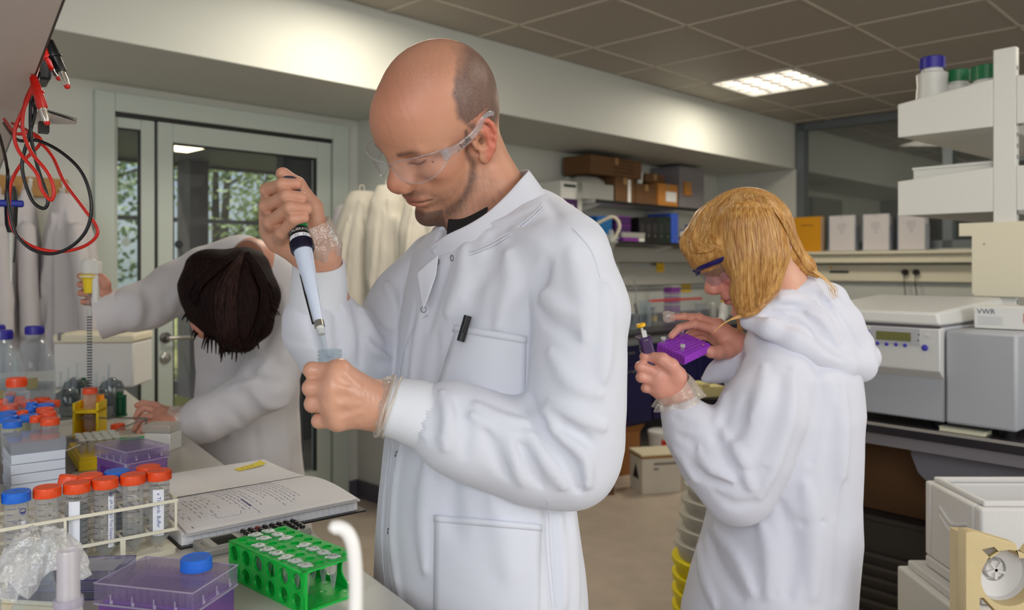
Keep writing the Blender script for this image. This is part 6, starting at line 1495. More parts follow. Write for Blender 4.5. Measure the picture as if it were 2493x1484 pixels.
def man_col(P):
    L, c, mx, g = skin_color(P, hd, (200, 144, 116)); x, y, z = L.T; ay = np.abs(y)
    inhead = np.sqrt((L ** 2).sum(1)) < .17
    n1 = .5 + .5 * nse(P, 90, 5); n2 = .5 + .5 * nse(P, 900, 6)
    I = inhead.astype(float)
    mx((196, 116, 92), I * .5 * g(.11, 0, -.012, .02, .02, .018)); mx((202, 124, 98), I * .35 * g(.06, .045, -.01, .03, .02, .02))
    mx((190, 118, 92), I * .45 * ss(z, .03, .10) * ss(x, -.02, .06)); mx((214, 162, 134), I * .4 * g(.05, .05, .03, .03, .03, .03))
    mx((206, 104, 86), I * .65 * ss(ay, .073, .080) * (x > -.045) * (z < .04) * (z > -.045))
    mx((176, 88, 78), I * .80 * g(.097, 0, -.0425, .012, .020, .0042)); mx((182, 96, 84), I * .75 * g(.095, 0, -.0535, .012, .018, .005)); mx((90, 42, 38), I * .9 * np.exp(-((z + .0482 + .002 * (ay / .026) ** 2) / .0011) ** 2) * ss(x, .076, .082) * (ay < .028))
    # shaved hair at the sides and back, thin on the crown
    edge = np.interp(z, [-.02, .012, .026, .05, .08, .10, .125], [-.02, .000, .008, .0225, .0125, -.010, -.05]) + .004 * nse(P, 160, 9)
    side = ss(edge - x, -.004, .006) * ss(z, -.018, .010) * (1 - .62 * ss(z + .25 * (x + .02), .088, .112)) * ss(ay, .012, .045)
    back = ss(x, -.055, -.078) * ss(z, -.040, -.012) * .85
    hm = np.clip(np.maximum(side, back), 0, 1) * I * (1 - ss(ay, .0725, .076) * (z < .036) * (x > -.045) * (x < .02))
    mx((92, 82, 82), hm * (.55 + .20 * n2)); stub = np.zeros(len(P)); stub = np.maximum(stub, hm); mx((128, 88, 68), I * .35 * ss(z, .085, .12) * (1 - hm) * (.3 + .7 * n2))
    JL = np.array([(.0145, .026), (.0148, .0157), (.0140, -.010), (.0142, -.0298), (.0239, -.0441), (.0380, -.0580), (.0492, -.0668), (.0640, -.0755), (.0800, -.084)])
    best = np.full(len(x), 9.0); q2 = np.stack([x, z], 1)
    for i in range(len(JL) - 1):
        a_ = JL[i]; d_ = JL[i + 1] - a_; t_ = np.clip(((q2 - a_) @ d_) / (d_ @ d_), 0, 1); w_ = np.interp(i + t_, [0, 3, 5, 7], [.0030, .0040, .0042, .0075])
        best = np.minimum(best, np.sqrt((((q2 - a_) - t_[:, None] * d_) ** 2).sum(1)) / w_)
    jaw = np.exp(-(best / 1.0) ** 2) * (ay > .012)
    goat = ss(x, .058, .070) * ss(-z - .10 * (ay - .0), .0665, .0715) * ss(.036 - ay, 0, .008)
    mou = ss(x, .076, .084) * np.exp(-((z + .0345) / .0055) ** 2) * ss(.030 - ay, 0, .010)
    mx((66, 46, 38), I * np.clip(np.maximum(jaw * .62, goat * .86), 0, 1) * (.7 + .3 * n2)); stub = np.maximum(stub, I * np.maximum(jaw, goat)); mx((112, 84, 72), I * mou * .5 * (.5 + .5 * n2)); stub = np.maximum(stub, I * mou * .6)
    mx((120, 96, 84), I * .42 * ss(-z, .030, .045) * ss(x, -.004, .012) * (ay > .02) * (1 - goat) * n2)
    # eyebrow, lash line, nostril
    brow = np.exp(-((z - .0318 - .002 * np.sin((ay - .016) * 90)) / .0042) ** 2) * ss(ay, .012, .018) * ss(.052 - ay, 0, .014) * (x > .05)
    mx((74, 48, 38), I * brow * .85 * (.6 + .4 * n2)); lash = np.exp(-((z - .0112 - .0038 * ((ay - .030) / .013) ** 2) / .0017) ** 2) * ss(ay, .017, .021) * ss(.047 - ay, 0, .005) * (x > .06)
    mx((46, 26, 24), I * lash * .95); mx((160, 96, 82), I * .35 * g(.08, .031, .015, .02, .017, .010)); mx((60, 24, 20), I * .8 * g(.1045, .0068, -.0235, .006, .003, .003))
    H_ = (~inhead).astype(float)
    for q, col, r, a in [(f[0], (236, 176, 140), .010, .8) for f in LF] + [(f[1], (186, 118, 96), .010, .35) for f in LF] + [(f[3], (206, 118, 98), .012, .5) for f in RFg] + [(RT[3], (206, 122, 98), .02, .5)]:  # pale knuckles of the near hand: highlights put into the colour
        d = np.sqrt(((P - np.array(PX(q[0], q[1], q[2] - .012))) ** 2).sum(1)); mx(col, a * np.exp(-(d / r) ** 2))
    mx((222, 170, 144), H_ * .55); mx((206, 142, 118), H_ * .25 * n1); stub = np.maximum(stub, .30 * I * ss(z, .085, .12)); return np.concatenate([np.clip(c, 0, 1), np.clip(stub, 0, 1)[:, None]], 1)
body = sdf_obj(B, (-.36, .95, 1.0), (.20, 1.50, 1.76), .0019, m_skin, 'body', man, man_col, m2=(m_glovehand, lambda P: (np.sqrt((hd.loc(P) ** 2).sum(1)) > .24) & (P[:, 2] < 1.49)))

# --- coat
Cs = Sdf(); YW = math.radians(-60)
def sec(py, pxc, a, b, Zc=1.225): p = PX(pxc, py, Zc); return (p.z, p.x, p.y, a, b, YW)
hem = [(.42, -.040, 1.235, .235, .165, YW), (.70, -.045, 1.232, .222, .156, YW)]
Cs.loft([sec(560, 1200, .135, .085), sec(610, 1195, .168, .105), sec(700, 1186, .182, .112), sec(900, 1164, .184, .114), sec(1050, 1154, .190, .120), sec(1200, 1151, .200, .128), sec(1350, 1158, .208, .140), sec(1484, 1161, .212, .145)] + hem, .03)
Cs.chain([pt(1360, 632, 1.10, .062), pt(1310, 590, 1.165, .054), pt(1262, 600, 1.235, .062), pt(1160, 640, 1.31, .062), pt(1085, 655, 1.36, .060)], .035)
Cs.cone(pt(1283, 545, 1.245), pt(1385, 615, 1.115), .046, .052, .03)
Cs.ell(pt(1300, 700, 1.25), (.10, .09, .14), .05)
armL = [pt(1385, 640, 1.085, .060), pt(1412, 760, 1.065, .060), pt(1408, 900, 1.055, .058), pt(1402, 1010, 1.055, .060), pt(1385, 1110, 1.062, .063)]
foreL = [pt(1385, 1110, 1.062, .060), pt(1280, 1100, 1.056, .056), pt(1160, 1062, 1.046, .052), pt(1100, 1036, 1.040, .048), pt(1084, 1026, 1.038, .044)]
Ar = Sdf(); Ar.chain(armL, .03).chain(foreL, .035)
armR = [pt(1075, 650, 1.36, .062), pt(1000, 740, 1.345, .062), pt(920, 850, 1.30, .058), pt(862, 900, 1.262, .056)]
foreR = [pt(862, 900, 1.262, .054), pt(815, 830, 1.232, .058), pt(784, 790, 1.215, .052), pt(780, 776, 1.21, .046)]
Ar.chain(armR, .03).chain(foreR, .03)
Cs.cone(tuple(hd.w((-.03, 0, .02))), pt(1196, 540, 1.235), .062, .063, .010, 's')
Cs.cone(pt(1130, 520, 1.17), pt(1118, 575, 1.165), .040, .030, .012, 's')
Cs.cut((0, 1.23, .43), (0, 0, -1), .004)
# folds read from the cloth: (pixels, height, width)
SLEEVE = [
    ([(1330, 640), (1300, 720), (1285, 820), (1280, 900)], -.010, .016), ([(1280, 900), (1285, 960), (1300, 1010)], -.006, .012),
    ([(1390, 620), (1420, 720), (1425, 820)], .004, .022), ([(1470, 700), (1478, 820), (1470, 920)], .004, .018),
    ([(1310, 700), (1350, 740), (1420, 770)], .004, .014), ([(1300, 740), (1340, 790), (1400, 820)], -.004, .012),
    ([(1340, 860), (1390, 930), (1460, 960)], .004, .016), ([(1330, 1000), (1360, 1060), (1420, 1110), (1430, 1180)], .007, .016),
    ([(1300, 1025), (1340, 1075), (1390, 1130), (1410, 1190)], -.008, .014), ([(1290, 1060), (1330, 1120), (1370, 1180)], .007, .015),
    ([(1260, 1080), (1290, 1130), (1320, 1180)], -.005, .012), ([(1230, 1040), (1255, 1110), (1270, 1170)], .005, .014), ([(1180, 1050), (1210, 1110), (1235, 1160)], -.004, .012),
    ([(1050, 960), (1060, 1010), (1050, 1080)], -.004, .010), ([(1075, 955), (1090, 1010), (1082, 1090)], .005, .012), ([(1110, 975), (1135, 1040), (1130, 1110)], -.004, .012),
    ([(1160, 985), (1200, 1010), (1290, 1030)], .005, .012), ([(1330, 1015), (1380, 1040), (1440, 1080)], -.006, .012), ([(1340, 980), (1400, 1010), (1470, 1040)], .005, .014),
    ([(1150, 1010), (1230, 1050), (1300, 1060)], .004, .014),
    ([(1296, 1003), (1312, 1018), (1335, 1030)], -.009, .007), ([(1318, 1006), (1345, 1022), (1375, 1030)], .006, .008)]
BODY = [
    # back and yoke
    ([(1330, 480), (1370, 560), (1390, 640)], -.003, .012), ([(1250, 560), (1320, 590), (1370, 650)], .004, .018), ([(1200, 570), (1190, 640), (1140, 720)], -.004, .016),
    ([(1235, 620), (1240, 700), (1215, 790)], .004, .02), ([(1130, 600), (1120, 680), (1090, 760)], .004, .018), ([(1090, 640), (1060, 720), (1040, 800)], -.004, .014),
    ([(1160, 700), (1130, 790), (1060, 880)], -.003, .02), ([(1010, 740), (990, 850), (975, 980)], -.006, .008), ([(1030, 740), (1008, 860), (995, 980)], .004, .012),
    ([(1060, 820), (1050, 900), (1045, 960)], -.004, .014),
    # lower coat
    ([(955, 1080), (935, 1200), (930, 1340), (950, 1470)], -.006, .008), ([(975, 1080), (957, 1200), (955, 1340), (975, 1470)], .003, .012),
    ([(1040, 1130), (1030, 1250), (1035, 1380)], .004, .024), ([(1100, 1150), (1095, 1220), (1110, 1300)], -.004, .02), ([(1200, 1215), (1230, 1300), (1240, 1400)], .003, .024),
    ([(1340, 1215), (1345, 1330), (1350, 1484)], -.005, .016), ([(1385, 1220), (1395, 1340), (1400, 1484)], .005, .02), ([(1360, 1220), (1368, 1330), (1375, 1470)], .003, .014),
    ([(900, 1000), (905, 1060), (900, 1120)], .003, .02),
    ]
SLEEVE += [   # far sleeve
    ([(800, 720), (830, 800), (830, 880)], -.005, .012), ([(775, 740), (790, 800), (800, 860)], .005, .014), ([(745, 740), (760, 800), (775, 860)], -.004, .010),
    ([(862, 742), (882, 800), (878, 890)], -.010, .010), ([(880, 750), (905, 800), (930, 830)], .006, .012), ([(900, 720), (930, 770), (960, 800)], -.005, .012),
    ([(885, 820), (910, 850), (945, 870)], .006, .010), ([(880, 850), (905, 880), (930, 895)], -.005, .009), ([(940, 690), (965, 740), (985, 790)], .005, .014),
    ([(1000, 640), (985, 700), (975, 760)], -.005, .012)]
for pix, h, w in SLEEVE: Ar.pfold(pix, h * 1.9, w * .68)
for pix, h, w in BODY: Cs.pfold(pix, h * 1.9, w * .75)
def cuff_gather(pts, n, h, w):
    for k in range(n): Ar.pfold(pts(k), h * (1 if k % 2 else -1), w)
cuff_gather(lambda k: [(1012 + k * .6, 950 + k * 15), (1035 + k * 2, 962 + k * 14), (1060 + k * 2, 975 + k * 13)], 8, .0028, .006)
cuff_gather(lambda k: [(728 + k * 14, 718 + k * 2.2), (730 + k * 15, 745), (733 + k * 16, 775)], 8, .0028, .006)
for S_ in (Cs, Ar): S_.noise.append(lambda P: .0018 * nse(P, 19, 11) + .0005 * nse(P, 75, 12) + .0045 * np.minimum(np.abs(nse(P, 15, 21)), .35))
TW = Two(Cs, Ar, .006)
coat = sdf_obj(TW, (-.42, .93, .40), (.30, 1.62, 1.56), .0042, m_coat, 'coat', man)
# cuffs
wl = [Vector(pt(1066, 1022, 1.037)), Vector(pt(1040, 1014, 1.036)), Vector(pt(1010, 1003, 1.035)), Vector(pt(975, 995, 1.034)), Vector(pt(945, 990, 1.033))]
rib_cuff('cuff', wl, [.042, .0425, .0415, .0385, .0365], m_knit, coat)
pk(coat.children[-1], man) if False else None

wr = [Vector(pt(778, 760, 1.205)), Vector(pt(777, 735, 1.20)), Vector(pt(777, 695, 1.192)), Vector(pt(777, 664, 1.186)), Vector(pt(776, 640, 1.180))]
o = rib_cuff('cuff', wr, [.042, .043, .0405, .0385, .0375], m_knit, coat)
# glove ends
o = film_cuff('glove_cuff', [pt(893, 983, 1.03), pt(920, 986, 1.032), pt(948, 990, 1.033)], [.0285, .0335, .0400], m_film, man, 1, .0010, per=9); pk(o, man)
o = film_cuff('glove_cuff', [pt(752, 545, 1.165), pt(764, 580, 1.172), pt(772, 605, 1.175), pt(774, 628, 1.178)], [.030, .036, .0375, .031], m_film, man, 2, .0026, per=6); pk(o, man)
for k, (c0, r0) in enumerate((((938, 988, 1.032), .0385), ((946, 990, 1.033), .040))):
    c_ = Vector(pt(*c0)); ax_ = (Vector(pt(960, 1000 + 10 * k, 1.034)) - Vector(pt(900, 984, 1.03))).normalized(); u_ = ax_.orthogonal().normalized(); w_ = ax_.cross(u_)
    o = obj('glove_roll', MB().tube([c_ + u_ * (r0 + .0012 * math.sin(3 * a + k)) * math.cos(a) + w_ * (r0 + .0012 * math.sin(3 * a + k)) * math.sin(a) + ax_ * (.0016 * math.sin(2 * a + k * 2)) for a in [i * math.pi / 20 for i in range(40)]], .0019, 8, closed=True), m_film, man, smooth=80); pk(o, man)
# collar: inner and outer strip round the neck
def strip(name, top, bot, m, parent, th=.0018, n=5, label=None):
    a = smooth_path([PX(*q) for q in top], n); b = smooth_path([PX(*q) for q in bot], n); k = len(a); v = []; R_ = 4
    for r in range(R_ + 1):
        t = r / R_; v += [tuple(a[i] * (1 - t) + b[i] * t) for i in range(k)]
    f = [(r * k + i, r * k + i + 1, (r + 1) * k + i + 1, (r + 1) * k + i) for r in range(R_) for i in range(k - 1)]
    o = obj(name, MB().add(v, f), m, parent, smooth=80, label=label); s = o.modifiers.new('s', 'SOLIDIFY'); s.thickness = th; s.offset = 0
    ss_ = o.modifiers.new('b', 'SUBSURF'); ss_.levels = 1; ss_.render_levels = 1; pk(o, man); return o
strip('collar', [(1047, 600, 1.155), (1085, 572, 1.135), (1135, 548, 1.125), (1185, 517, 1.13), (1232, 474, 1.145), (1266, 436, 1.165), (1286, 413, 1.20), (1268, 414, 1.25), (1240, 424, 1.285), (1205, 450, 1.30)],
      [(1060, 628, 1.145), (1105, 612, 1.118), (1160, 592, 1.105), (1218, 560, 1.11), (1272, 520, 1.125), (1310, 488, 1.145), (1330, 474, 1.20), (1318, 480, 1.27), (1270, 500, 1.31), (1220, 520, 1.33)], m_coat, man)
strip('collar_flap', [(1052, 590, 1.160), (1095, 574, 1.150), (1128, 560, 1.165)], [(1048, 612, 1.152), (1064, 600, 1.14), (1090, 596, 1.14)], m_coat, man)
strip('front_edge', [(1068, 618, 1.128), (1040, 640, 1.130), (1015, 662, 1.135)], [(1062, 668, 1.118), (1046, 716, 1.114), (1030, 756, 1.118)], m_coat, man)
blk = mat('black_tshirt', (18, 18, 22), .8); strip('tshirt', [(1090, 532, 1.178), (1130, 530, 1.168), (1190, 500, 1.162)], [(1085, 610, 1.152), (1118, 592, 1.140), (1178, 560, 1.138)], blk, man, label='black shirt in the neck of the coat')
msn = mat('press_stud_ring', (96, 98, 104), .35, metal=.8)
for q in ((1098, 628), (1065, 638), (990, 930), (967, 1105), (946, 1292), (1032, 753)): o = ring_at(TW, q[0], q[1], .0042, msn, man); pk(o, man)
for q in ((773, 737), (797, 735)): o = ring_at(TW, q[0], q[1], .0016, msn, man, 'small_stud'); pk(o, man)
def seam(pix, r=.0007, lift=.0006):
    P = []
    for q in smooth_path([(a, b, 0) for a, b in pix], 5):
        p = TW.project(q.x, q.y)
        if p is None: continue
        d = p - np.array([0, 0, H]); d /= np.linalg.norm(d); P.append(Vector(p - d * lift))
    if len(P) > 2: pk(obj('seam', MB().tube(P, r, 6), m_coat, man, smooth=80), man)
for px_ in ([(1325, 494), (1285, 532), (1235, 568), (1170, 602), (1110, 626)], [(1328, 500), (1288, 538), (1238, 574), (1173, 608), (1114, 632)], [(1040, 765), (1005, 800), (978, 870), (966, 960), (955, 1050)], [(950, 1085), (936, 1200), (931, 1340), (944, 1475)],
            [(1395, 555), (1440, 610), (1462, 680)], [(1335, 1216), (1340, 1340), (1352, 1480)]): seam(px_)
m_pock = m_coat
o = patch(Cs, ((1112, 792), (1280, 822), (1277, 1008), (1062, 945)), 14, 14, .0028, m_pock, 'chest_pocket', man); pk(o, man)
o = patch(Cs, ((1106, 790), (1282, 818), (1281, 836), (1101, 806)), 14, 2, .0042, m_pock, 'pocket_hem', man); pk(o, man)
o = patch(Cs, ((1058, 1256), (1318, 1279), (1312, 1500), (1055, 1500)), 16, 14, .0028, m_pock, 'side_pocket', man); pk(o, man)
o = patch(Cs, ((1056, 1253), (1320, 1276), (1320, 1292), (1056, 1270)), 16, 2, .0042, m_pock, 'pocket_hem', man); pk(o, man)
# trousers and shoes below the coat
tr = Sdf(); tr.chain([(-.06, 1.17, .46, .085), (-.075, 1.165, .10, .058)], .01).chain([(-.02, 1.32, .46, .085), (-.04, 1.35, .10, .058)], .01)
o = sdf_obj(tr, (-.3, .95, .05), (.2, 1.5, .58), .010, mat('dark_trousers', (40, 40, 52), .8), 'trousers', man)
for q in ((-.075, 1.165), (-.04, 1.35)):
    sh = Sdf().ell((q[0] - .06, q[1] - .03, .04), (.13, .05, .042), .01, 'u', ax3((-.87, -.5, 0))); sh.cone((q[0], q[1], .05), (q[0], q[1], .12), .045, .045, .02); sh.cut((0, 0, .002), (0, 0, -1))
    sdf_obj(sh, (q[0] - .24, q[1] - .2, -.01), (q[0] + .12, q[1] + .12, .18), .006, m_black, 'shoe', man)

# pen in the pocket
pp = Cs.project(1124, 800); t = thing('pen', 'black pen clipped in the chest pocket of the bald man', 'pen', Vector(pp)); off = Vector((0, -.006, 0))
A_, B_ = PX(1139, 768, pp[1] - .007), PX(1121, 830, pp[1] - .009); M = lambda p: p - Vector(pp)
obj('barrel', MB().tube([M(A_), M(B_)], .0052, 14), m_black, t); obj('clip', MB().tube([M(A_) + Vector((.002, -.005, -.002)), M(A_ * .35 + B_ * .65) + Vector((.001, -.0065, 0))], .0015, 8), m_black, t)
# safety glasses
t = thing('safety_glasses', 'clear wrap-around safety glasses worn by the bald man', 'glasses', hd.c); hl = lambda p: hd.w(p) - hd.c
m_lens = clear('clear_lens', (254, 254, 255), .02, .018, .45, body=(210, 212, 216)); m_rim = clear('clear_frame', (248, 248, 250), .05, .15, .62, body=(206, 204, 206))
v = []; f = []; NU, NV = 72, 8
_g = np.linspace(0, 1, 81); _kr = np.hanning(13); _kr /= _kr.sum()
_sm = lambda xs, ys: np.convolve(np.pad(np.interp(_g, xs, ys), 6, mode='reflect', reflect_type='odd'), _kr, 'valid')
_top = _sm([0, .12, .35, .7, 1], [.0262, .0295, .0345, .0340, .0270]); _bot = _sm([0, .06, .14, .25, .45, .7, .88, 1], [.0175, .0140, .0040, -.0030, -.0070, -.0030, .0030, .0080])
def lens_pt(u, w_):
    sg = -1 + 2 * u; s_ = abs(sg); top = float(np.interp(s_, _g, _top)); bot = float(np.interp(s_, _g, _bot))
    z = bot + (top - bot) * w_; q = s_ * math.pi / 2; x = .0600 + .0525 * math.cos(q) ** .8 - .004 * (1 - w_) - .005 * math.exp(-(s_ / .09) ** 2); y = .0675 * math.sin(q) * (1 if sg > 0 else -1)
    return (x, y, z)
for i in range(NU + 1):
    for j in range(NV + 1): v.append(hl(lens_pt(i / NU, j / NV)))
n = NV + 1; f = [(i * n + j, (i + 1) * n + j, (i + 1) * n + j + 1, i * n + j + 1) for i in range(NU) for j in range(NV)]
o = obj('lens', MB().add(v, f), m_lens, t, smooth=80)
rim = MB(); ring_ = [lens_pt(i / NU, 0) for i in range(NU + 1)] + [lens_pt(1 - i / NU, 1) for i in range(NU + 1)]; rim.tube([hl(p) for p in ring_], .0009, 8, closed=True); obj('lens_edge', rim, m_rim, t, smooth=70)
for s in (1, -1):
    e0 = lens_pt((1 + s) / 2, .55); P = [e0, (.040, .0735 * s, .0165), (.019, .0775 * s, .0185), (.002, .0795 * s, .0225), (-.012, .081 * s, .0300), (-.026, .080 * s, .0300), (-.036, .078 * s, .024)]
    path = smooth_path([hl(p) for p in P], 6); L = len(path); am = MB(); am.tube(path, [.0066 - .0036 * (i / L) for i in range(L)], 12, flat=.25, up=hd.l)
    a_ = obj('arm', am, m_rim, t, smooth=70)
    obj('hinge', MB().box(-.006, .006, -.0026, .0026, -.0075, .0075, M3(hd.f, hd.l, hd.u, hl((e0[0] + .001, e0[1] + .002 * s, e0[2])))), m_rim, t, bevel=.001)
    if s > 0:
        q0 = Vector((.028, .0788, .0185)); xd = Vector((-.98, .16, .12)).normalized(); zd = Vector((.16, 1, 0)).normalized(); yd = zd.cross(xd).normalized()
        W3 = lambda p: hd.R @ np.array(p)
        M_ = M3(Vector(W3(xd)), Vector(W3(yd)), Vector(W3(zd)), hl(q0)); tx = text_flat(MB(), 'bollé', .0105, M_); obj('lettering', tx, m_ink, t, label='black lettering on the arm')
        M_ = M3(Vector(W3(xd)), Vector(W3(yd)), Vector(W3(zd)), hl((.041, .0760, .0135))); obj('lettering', text_flat(MB(), 'SY', .005, M_), m_ink, t)
        e2 = lens_pt(.90, .62); M_ = M3(Vector(W3((-.75, .66, 0))), Vector(W3((0, 0, 1))), Vector(W3((.66, .75, 0))), hl((e2[0] + .001, e2[1] + .001, e2[2]))); obj('lettering', text_flat(MB(), 'b', .006, M_), m_ink, t)
# pipette: axis from the thumb button down to the tip in the tube
a0 = Vector(pt(699, 437, 1.150)); a1 = Vector(pt(796, 872, 1.030)); dr = (a1 - a0).normalized(); L = (a1 - a0).length; rot = (-dr).to_track_quat('Z', 'Y').to_matrix().to_4x4()
t = thing('pipette', 'blue-black and white pipette with a green band held in the raised gloved hand', 'pipette', a1); t.matrix_world
def ax_at(px_, py_): # distance from the tip along the axis
    best = min(((abs(PXinv(a1 - dr * s)[1] - py_), s) for s in [L * k / 600 for k in range(601)])); return best[1]
def PXinv(p): return (CX + p.x / p.y * F, HY - (p.z - H) / p.y * F)
yy = lambda py: ax_at(0, py); m_nv = mat('navy_black_plastic', (16, 18, 44), .35); m_wb2 = mat('pale_blue_white', (214, 224, 244), .3); m_gb = mat('green_band', (20, 140, 70), .4)
seg = lambda prof, m, nm, n=28, lb=None: obj(nm, MB().lathe(sorted(prof, key=lambda q: q[1]), n, rot), m, t, label=lb)
seg([(.0125, yy(590)), (.013, yy(560)), (.0145, yy(500)), (.015, yy(450)), (.014, yy(442)), (.010, yy(438))], mat('pipette_grey', (60, 62, 80), .4), 'handle')
seg([(.0085, yy(440)), (.0095, yy(436)), (.0095, yy(429)), (.007, yy(425))], m_nv, 'plunger_button')
seg([(.0136, yy(566)), (.0136, yy(546))], m_gb, 'colour_band'); seg([(.0139, yy(578)), (.0139, yy(562))], m_black, 'label_band', lb='black band with white lettering')
seg([(.0138, yy(588)), (.0138, yy(577))], m_lab, 'paper_label')
seg([(.0150, yy(612)), (.0155, yy(607)), (.0150, yy(588)), (.0140, yy(586))], m_nv, 'collar'); rb_ = MB()
for k in range(28): rb_.box(-.0007, .0007, .0146, .0158, yy(608), yy(589), rot @ RZ(k * 360 / 28))
obj('collar_ribs', rb_, m_nv, t)
seg([(.0105, yy(666)), (.0125, yy(612))], m_wb2, 'upper_shaft'); seg([(.0085, yy(712)), (.0098, yy(666))], m_wb2, 'shaft'); seg([(.0058, yy(788)), (.0082, yy(712))], m_wb2, 'lower_shaft')
seg([(.0066, yy(796)), (.0066, yy(782))], m_steel, 'metal_ring'); seg([(.0046, yy(814)), (.0054, yy(796))], m_white, 'tip_cone'); seg([(.0022, yy(872)), (.0050, yy(808)), (.0054, yy(803))], m_gl, 'tip')
lt = MB(); sidev = dr.cross(Vector((0, 1, 0))).normalized() * 1.0
if sidev.x < 0: sidev = -sidev
upv = -dr; nv = sidev.cross(upv)
rl_ = rot.to_3x3(); camd = (Vector((0, 0, H)) - (a1 - dr * yy(575))).normalized(); lc = rl_.inverted() @ camd; ca = math.atan2(lc.y, lc.x)
def wrap_text(body_, size, r, z): m_ = MB(); text_round(m_, body_, size, r, z, ca + .15); m_.v = [tuple(rot @ Vector(p)) for p in m_.v]; return m_
obj('lettering', wrap_text('CALIBRATED', .0058, .0141, (yy(578) + yy(562)) / 2), m_white, t); obj('handwriting', wrap_text('C2    5.2', .0050, .0140, (yy(588) + yy(577)) / 2), m_ink, t)
sd = MB().tube([(.0, .0, 0)] * 2, .001) if False else MB(); q0 = rl_.inverted() @ Vector((-1, -.2, -.2)); an = math.atan2(q0.y, q0.x)
sd.tube([Vector((.0098 * math.cos(an), .0098 * math.sin(an), yy(660))), Vector((.0094 * math.cos(an), .0094 * math.sin(an), yy(712))), Vector((.0078 * math.cos(an), .0078 * math.sin(an), yy(785)))], .0013, 8)
sd.v = [tuple(rot @ Vector(p)) for p in sd.v]; obj('ejector_rod', sd, m_black, t)
# the tube in the fist
c = PX(803, 965, 1.030); t = thing('centrifuge_tube', 'open clear tube with threaded neck held in the lower gloved hand', 'tube', c - Vector((0, 0, .0))); top = PX(803, 851, 1.03).z - c.z
obj('tube_body', MB().lathe([(.001, top - .100), (.0125, top - .086), (.0140, top - .084), (.0145, top)], 36, cap=False).lathe([(.001, top - .098), (.0118, top - .085), (.0134, top)], 36, cap=False), m_gl, t)
for k in range(3): obj('thread', MB().tube([(.0150 * math.cos(a / 4), .0150 * math.sin(a / 4), top - .003 - k * .0042 + a * .00004) for a in range(25)], .0007, 6, closed=False), m_gl, t)
obj('neck_ring', MB().lathe([(.0145, top - .0165), (.0162, top - .016), (.0162, top - .0150), (.0145, top - .0145)], 36, cap=False).lathe([(.0138, top - .0006), (.0150, top), (.0150, top - .0012)], 36, cap=False), m_gl, t)
mm = MB(); text_round(mm, '50', .005, .01475, top - .0195, math.atan2(-c.y, -c.x) + .55); 
for k in range(9): a = -.1 + k * .09; mm.add([(.01475 * math.cos(-1.25 + a), .01475 * math.sin(-1.25 + a), top - .0195), (.01475 * math.cos(-1.22 + a), .01475 * math.sin(-1.22 + a), top - .0195), (.01475 * math.cos(-1.23 + a), .01475 * math.sin(-1.23 + a), top - .0175 + .0006 * math.sin(k)), (.01475 * math.cos(-1.25 + a), .01475 * math.sin(-1.25 + a), top - .0175)], [(0, 1, 2, 3)])
obj('graduation', mm, mat('bright_blue_ink', (30, 90, 190), .5), t); obj('liquid', MB().lathe([(.0115, top - .083), (.013, top - .022)], 24), m_liq, t)
# ---------------------------------------------------------------- the blonde woman at the right
wom = thing('person', 'blonde woman in hooded white lab coat and dark blue goggles, holding a purple rack', 'person', (.55, 1.6, 0))
hw = Head((.4565, 1.555, H + .0185), (-2, 31, 0), .92)
WB = Sdf(); sculpt_head(WB, hw, True, ears=False)
n0, n1, n2 = hw.w((-.030, 0, .0)), PX(1905, 690, 1.58), PX(1925, 800, 1.60)
WB.cone(n0, n1, .043, .043, .02).cone(n1, n2, .045, .055, .02).cone(hw.w((.02, 0, -.05)), PX(1860, 740, 1.57), .028, .034, .02)
s1, e1_, s2, e2_ = PX(1888, 910, 1.50), PX(1795, 1190, 1.44), PX(1880, 900, 1.72), PX(1900, 1010, 1.74)
WB.cone(n2, PX(1930, 1000, 1.62), .05, .07, .03).cone(n2, s1, .04, .035, .03).cone(s1, e1_, .034, .030, .02).cone(n2, s2, .04, .035, .03).cone(s2, e2_, .03, .028, .02)
NW = (1645, 962, 1.475, .024)
NF = [[(1626, 892, 1.462, .0088), (1570, 868, 1.452), (1573, 872, 1.480), (1592, 878, 1.490)], [(1610, 908, 1.452, .0092), (1558, 892, 1.446), (1564, 893, 1.474), (1584, 894, 1.486)],
      [(1602, 930, 1.452, .0088), (1560, 918, 1.448), (1566, 917, 1.474), (1584, 914, 1.486)], [(1606, 952, 1.460, .0082), (1572, 944, 1.456), (1576, 940, 1.478), (1590, 934, 1.486)]]
NT = [(1648, 915, 1.452), (1634, 890, 1.440), (1612, 874, 1.440), (1592, 868, 1.446)]
FW = (1792, 838, 1.625, .022)
FF = [[(1748, 790, 1.625, .0086), (1702, 772, 1.612), (1666, 770, 1.602), (1636, 772, 1.600)], [(1744, 802, 1.612, .0088), (1692, 788, 1.598), (1655, 797, 1.590), (1634, 818, 1.586)],
      [(1745, 815, 1.640, .0084), (1706, 804, 1.648), (1680, 812, 1.648), (1660, 824, 1.645)], [(1748, 828, 1.650, .0078), (1715, 818, 1.660), (1690, 824, 1.660), (1672, 834, 1.655)]]
FT = [(1770, 852, 1.602), (1748, 858, 1.584), (1730, 856, 1.574), (1712, 847, 1.570)]
hand(WB, NW, NF, NT, sc=.95); hand(WB, FW, FF, FT, sc=.92)
WB.cone(e1_, PX(*NW[:3]), .028, .024, .01).cone(e2_, PX(*FW[:3]), .026, .022, .01)
WB.noise.append(lambda P: .0004 * nse(P, 160, 3))
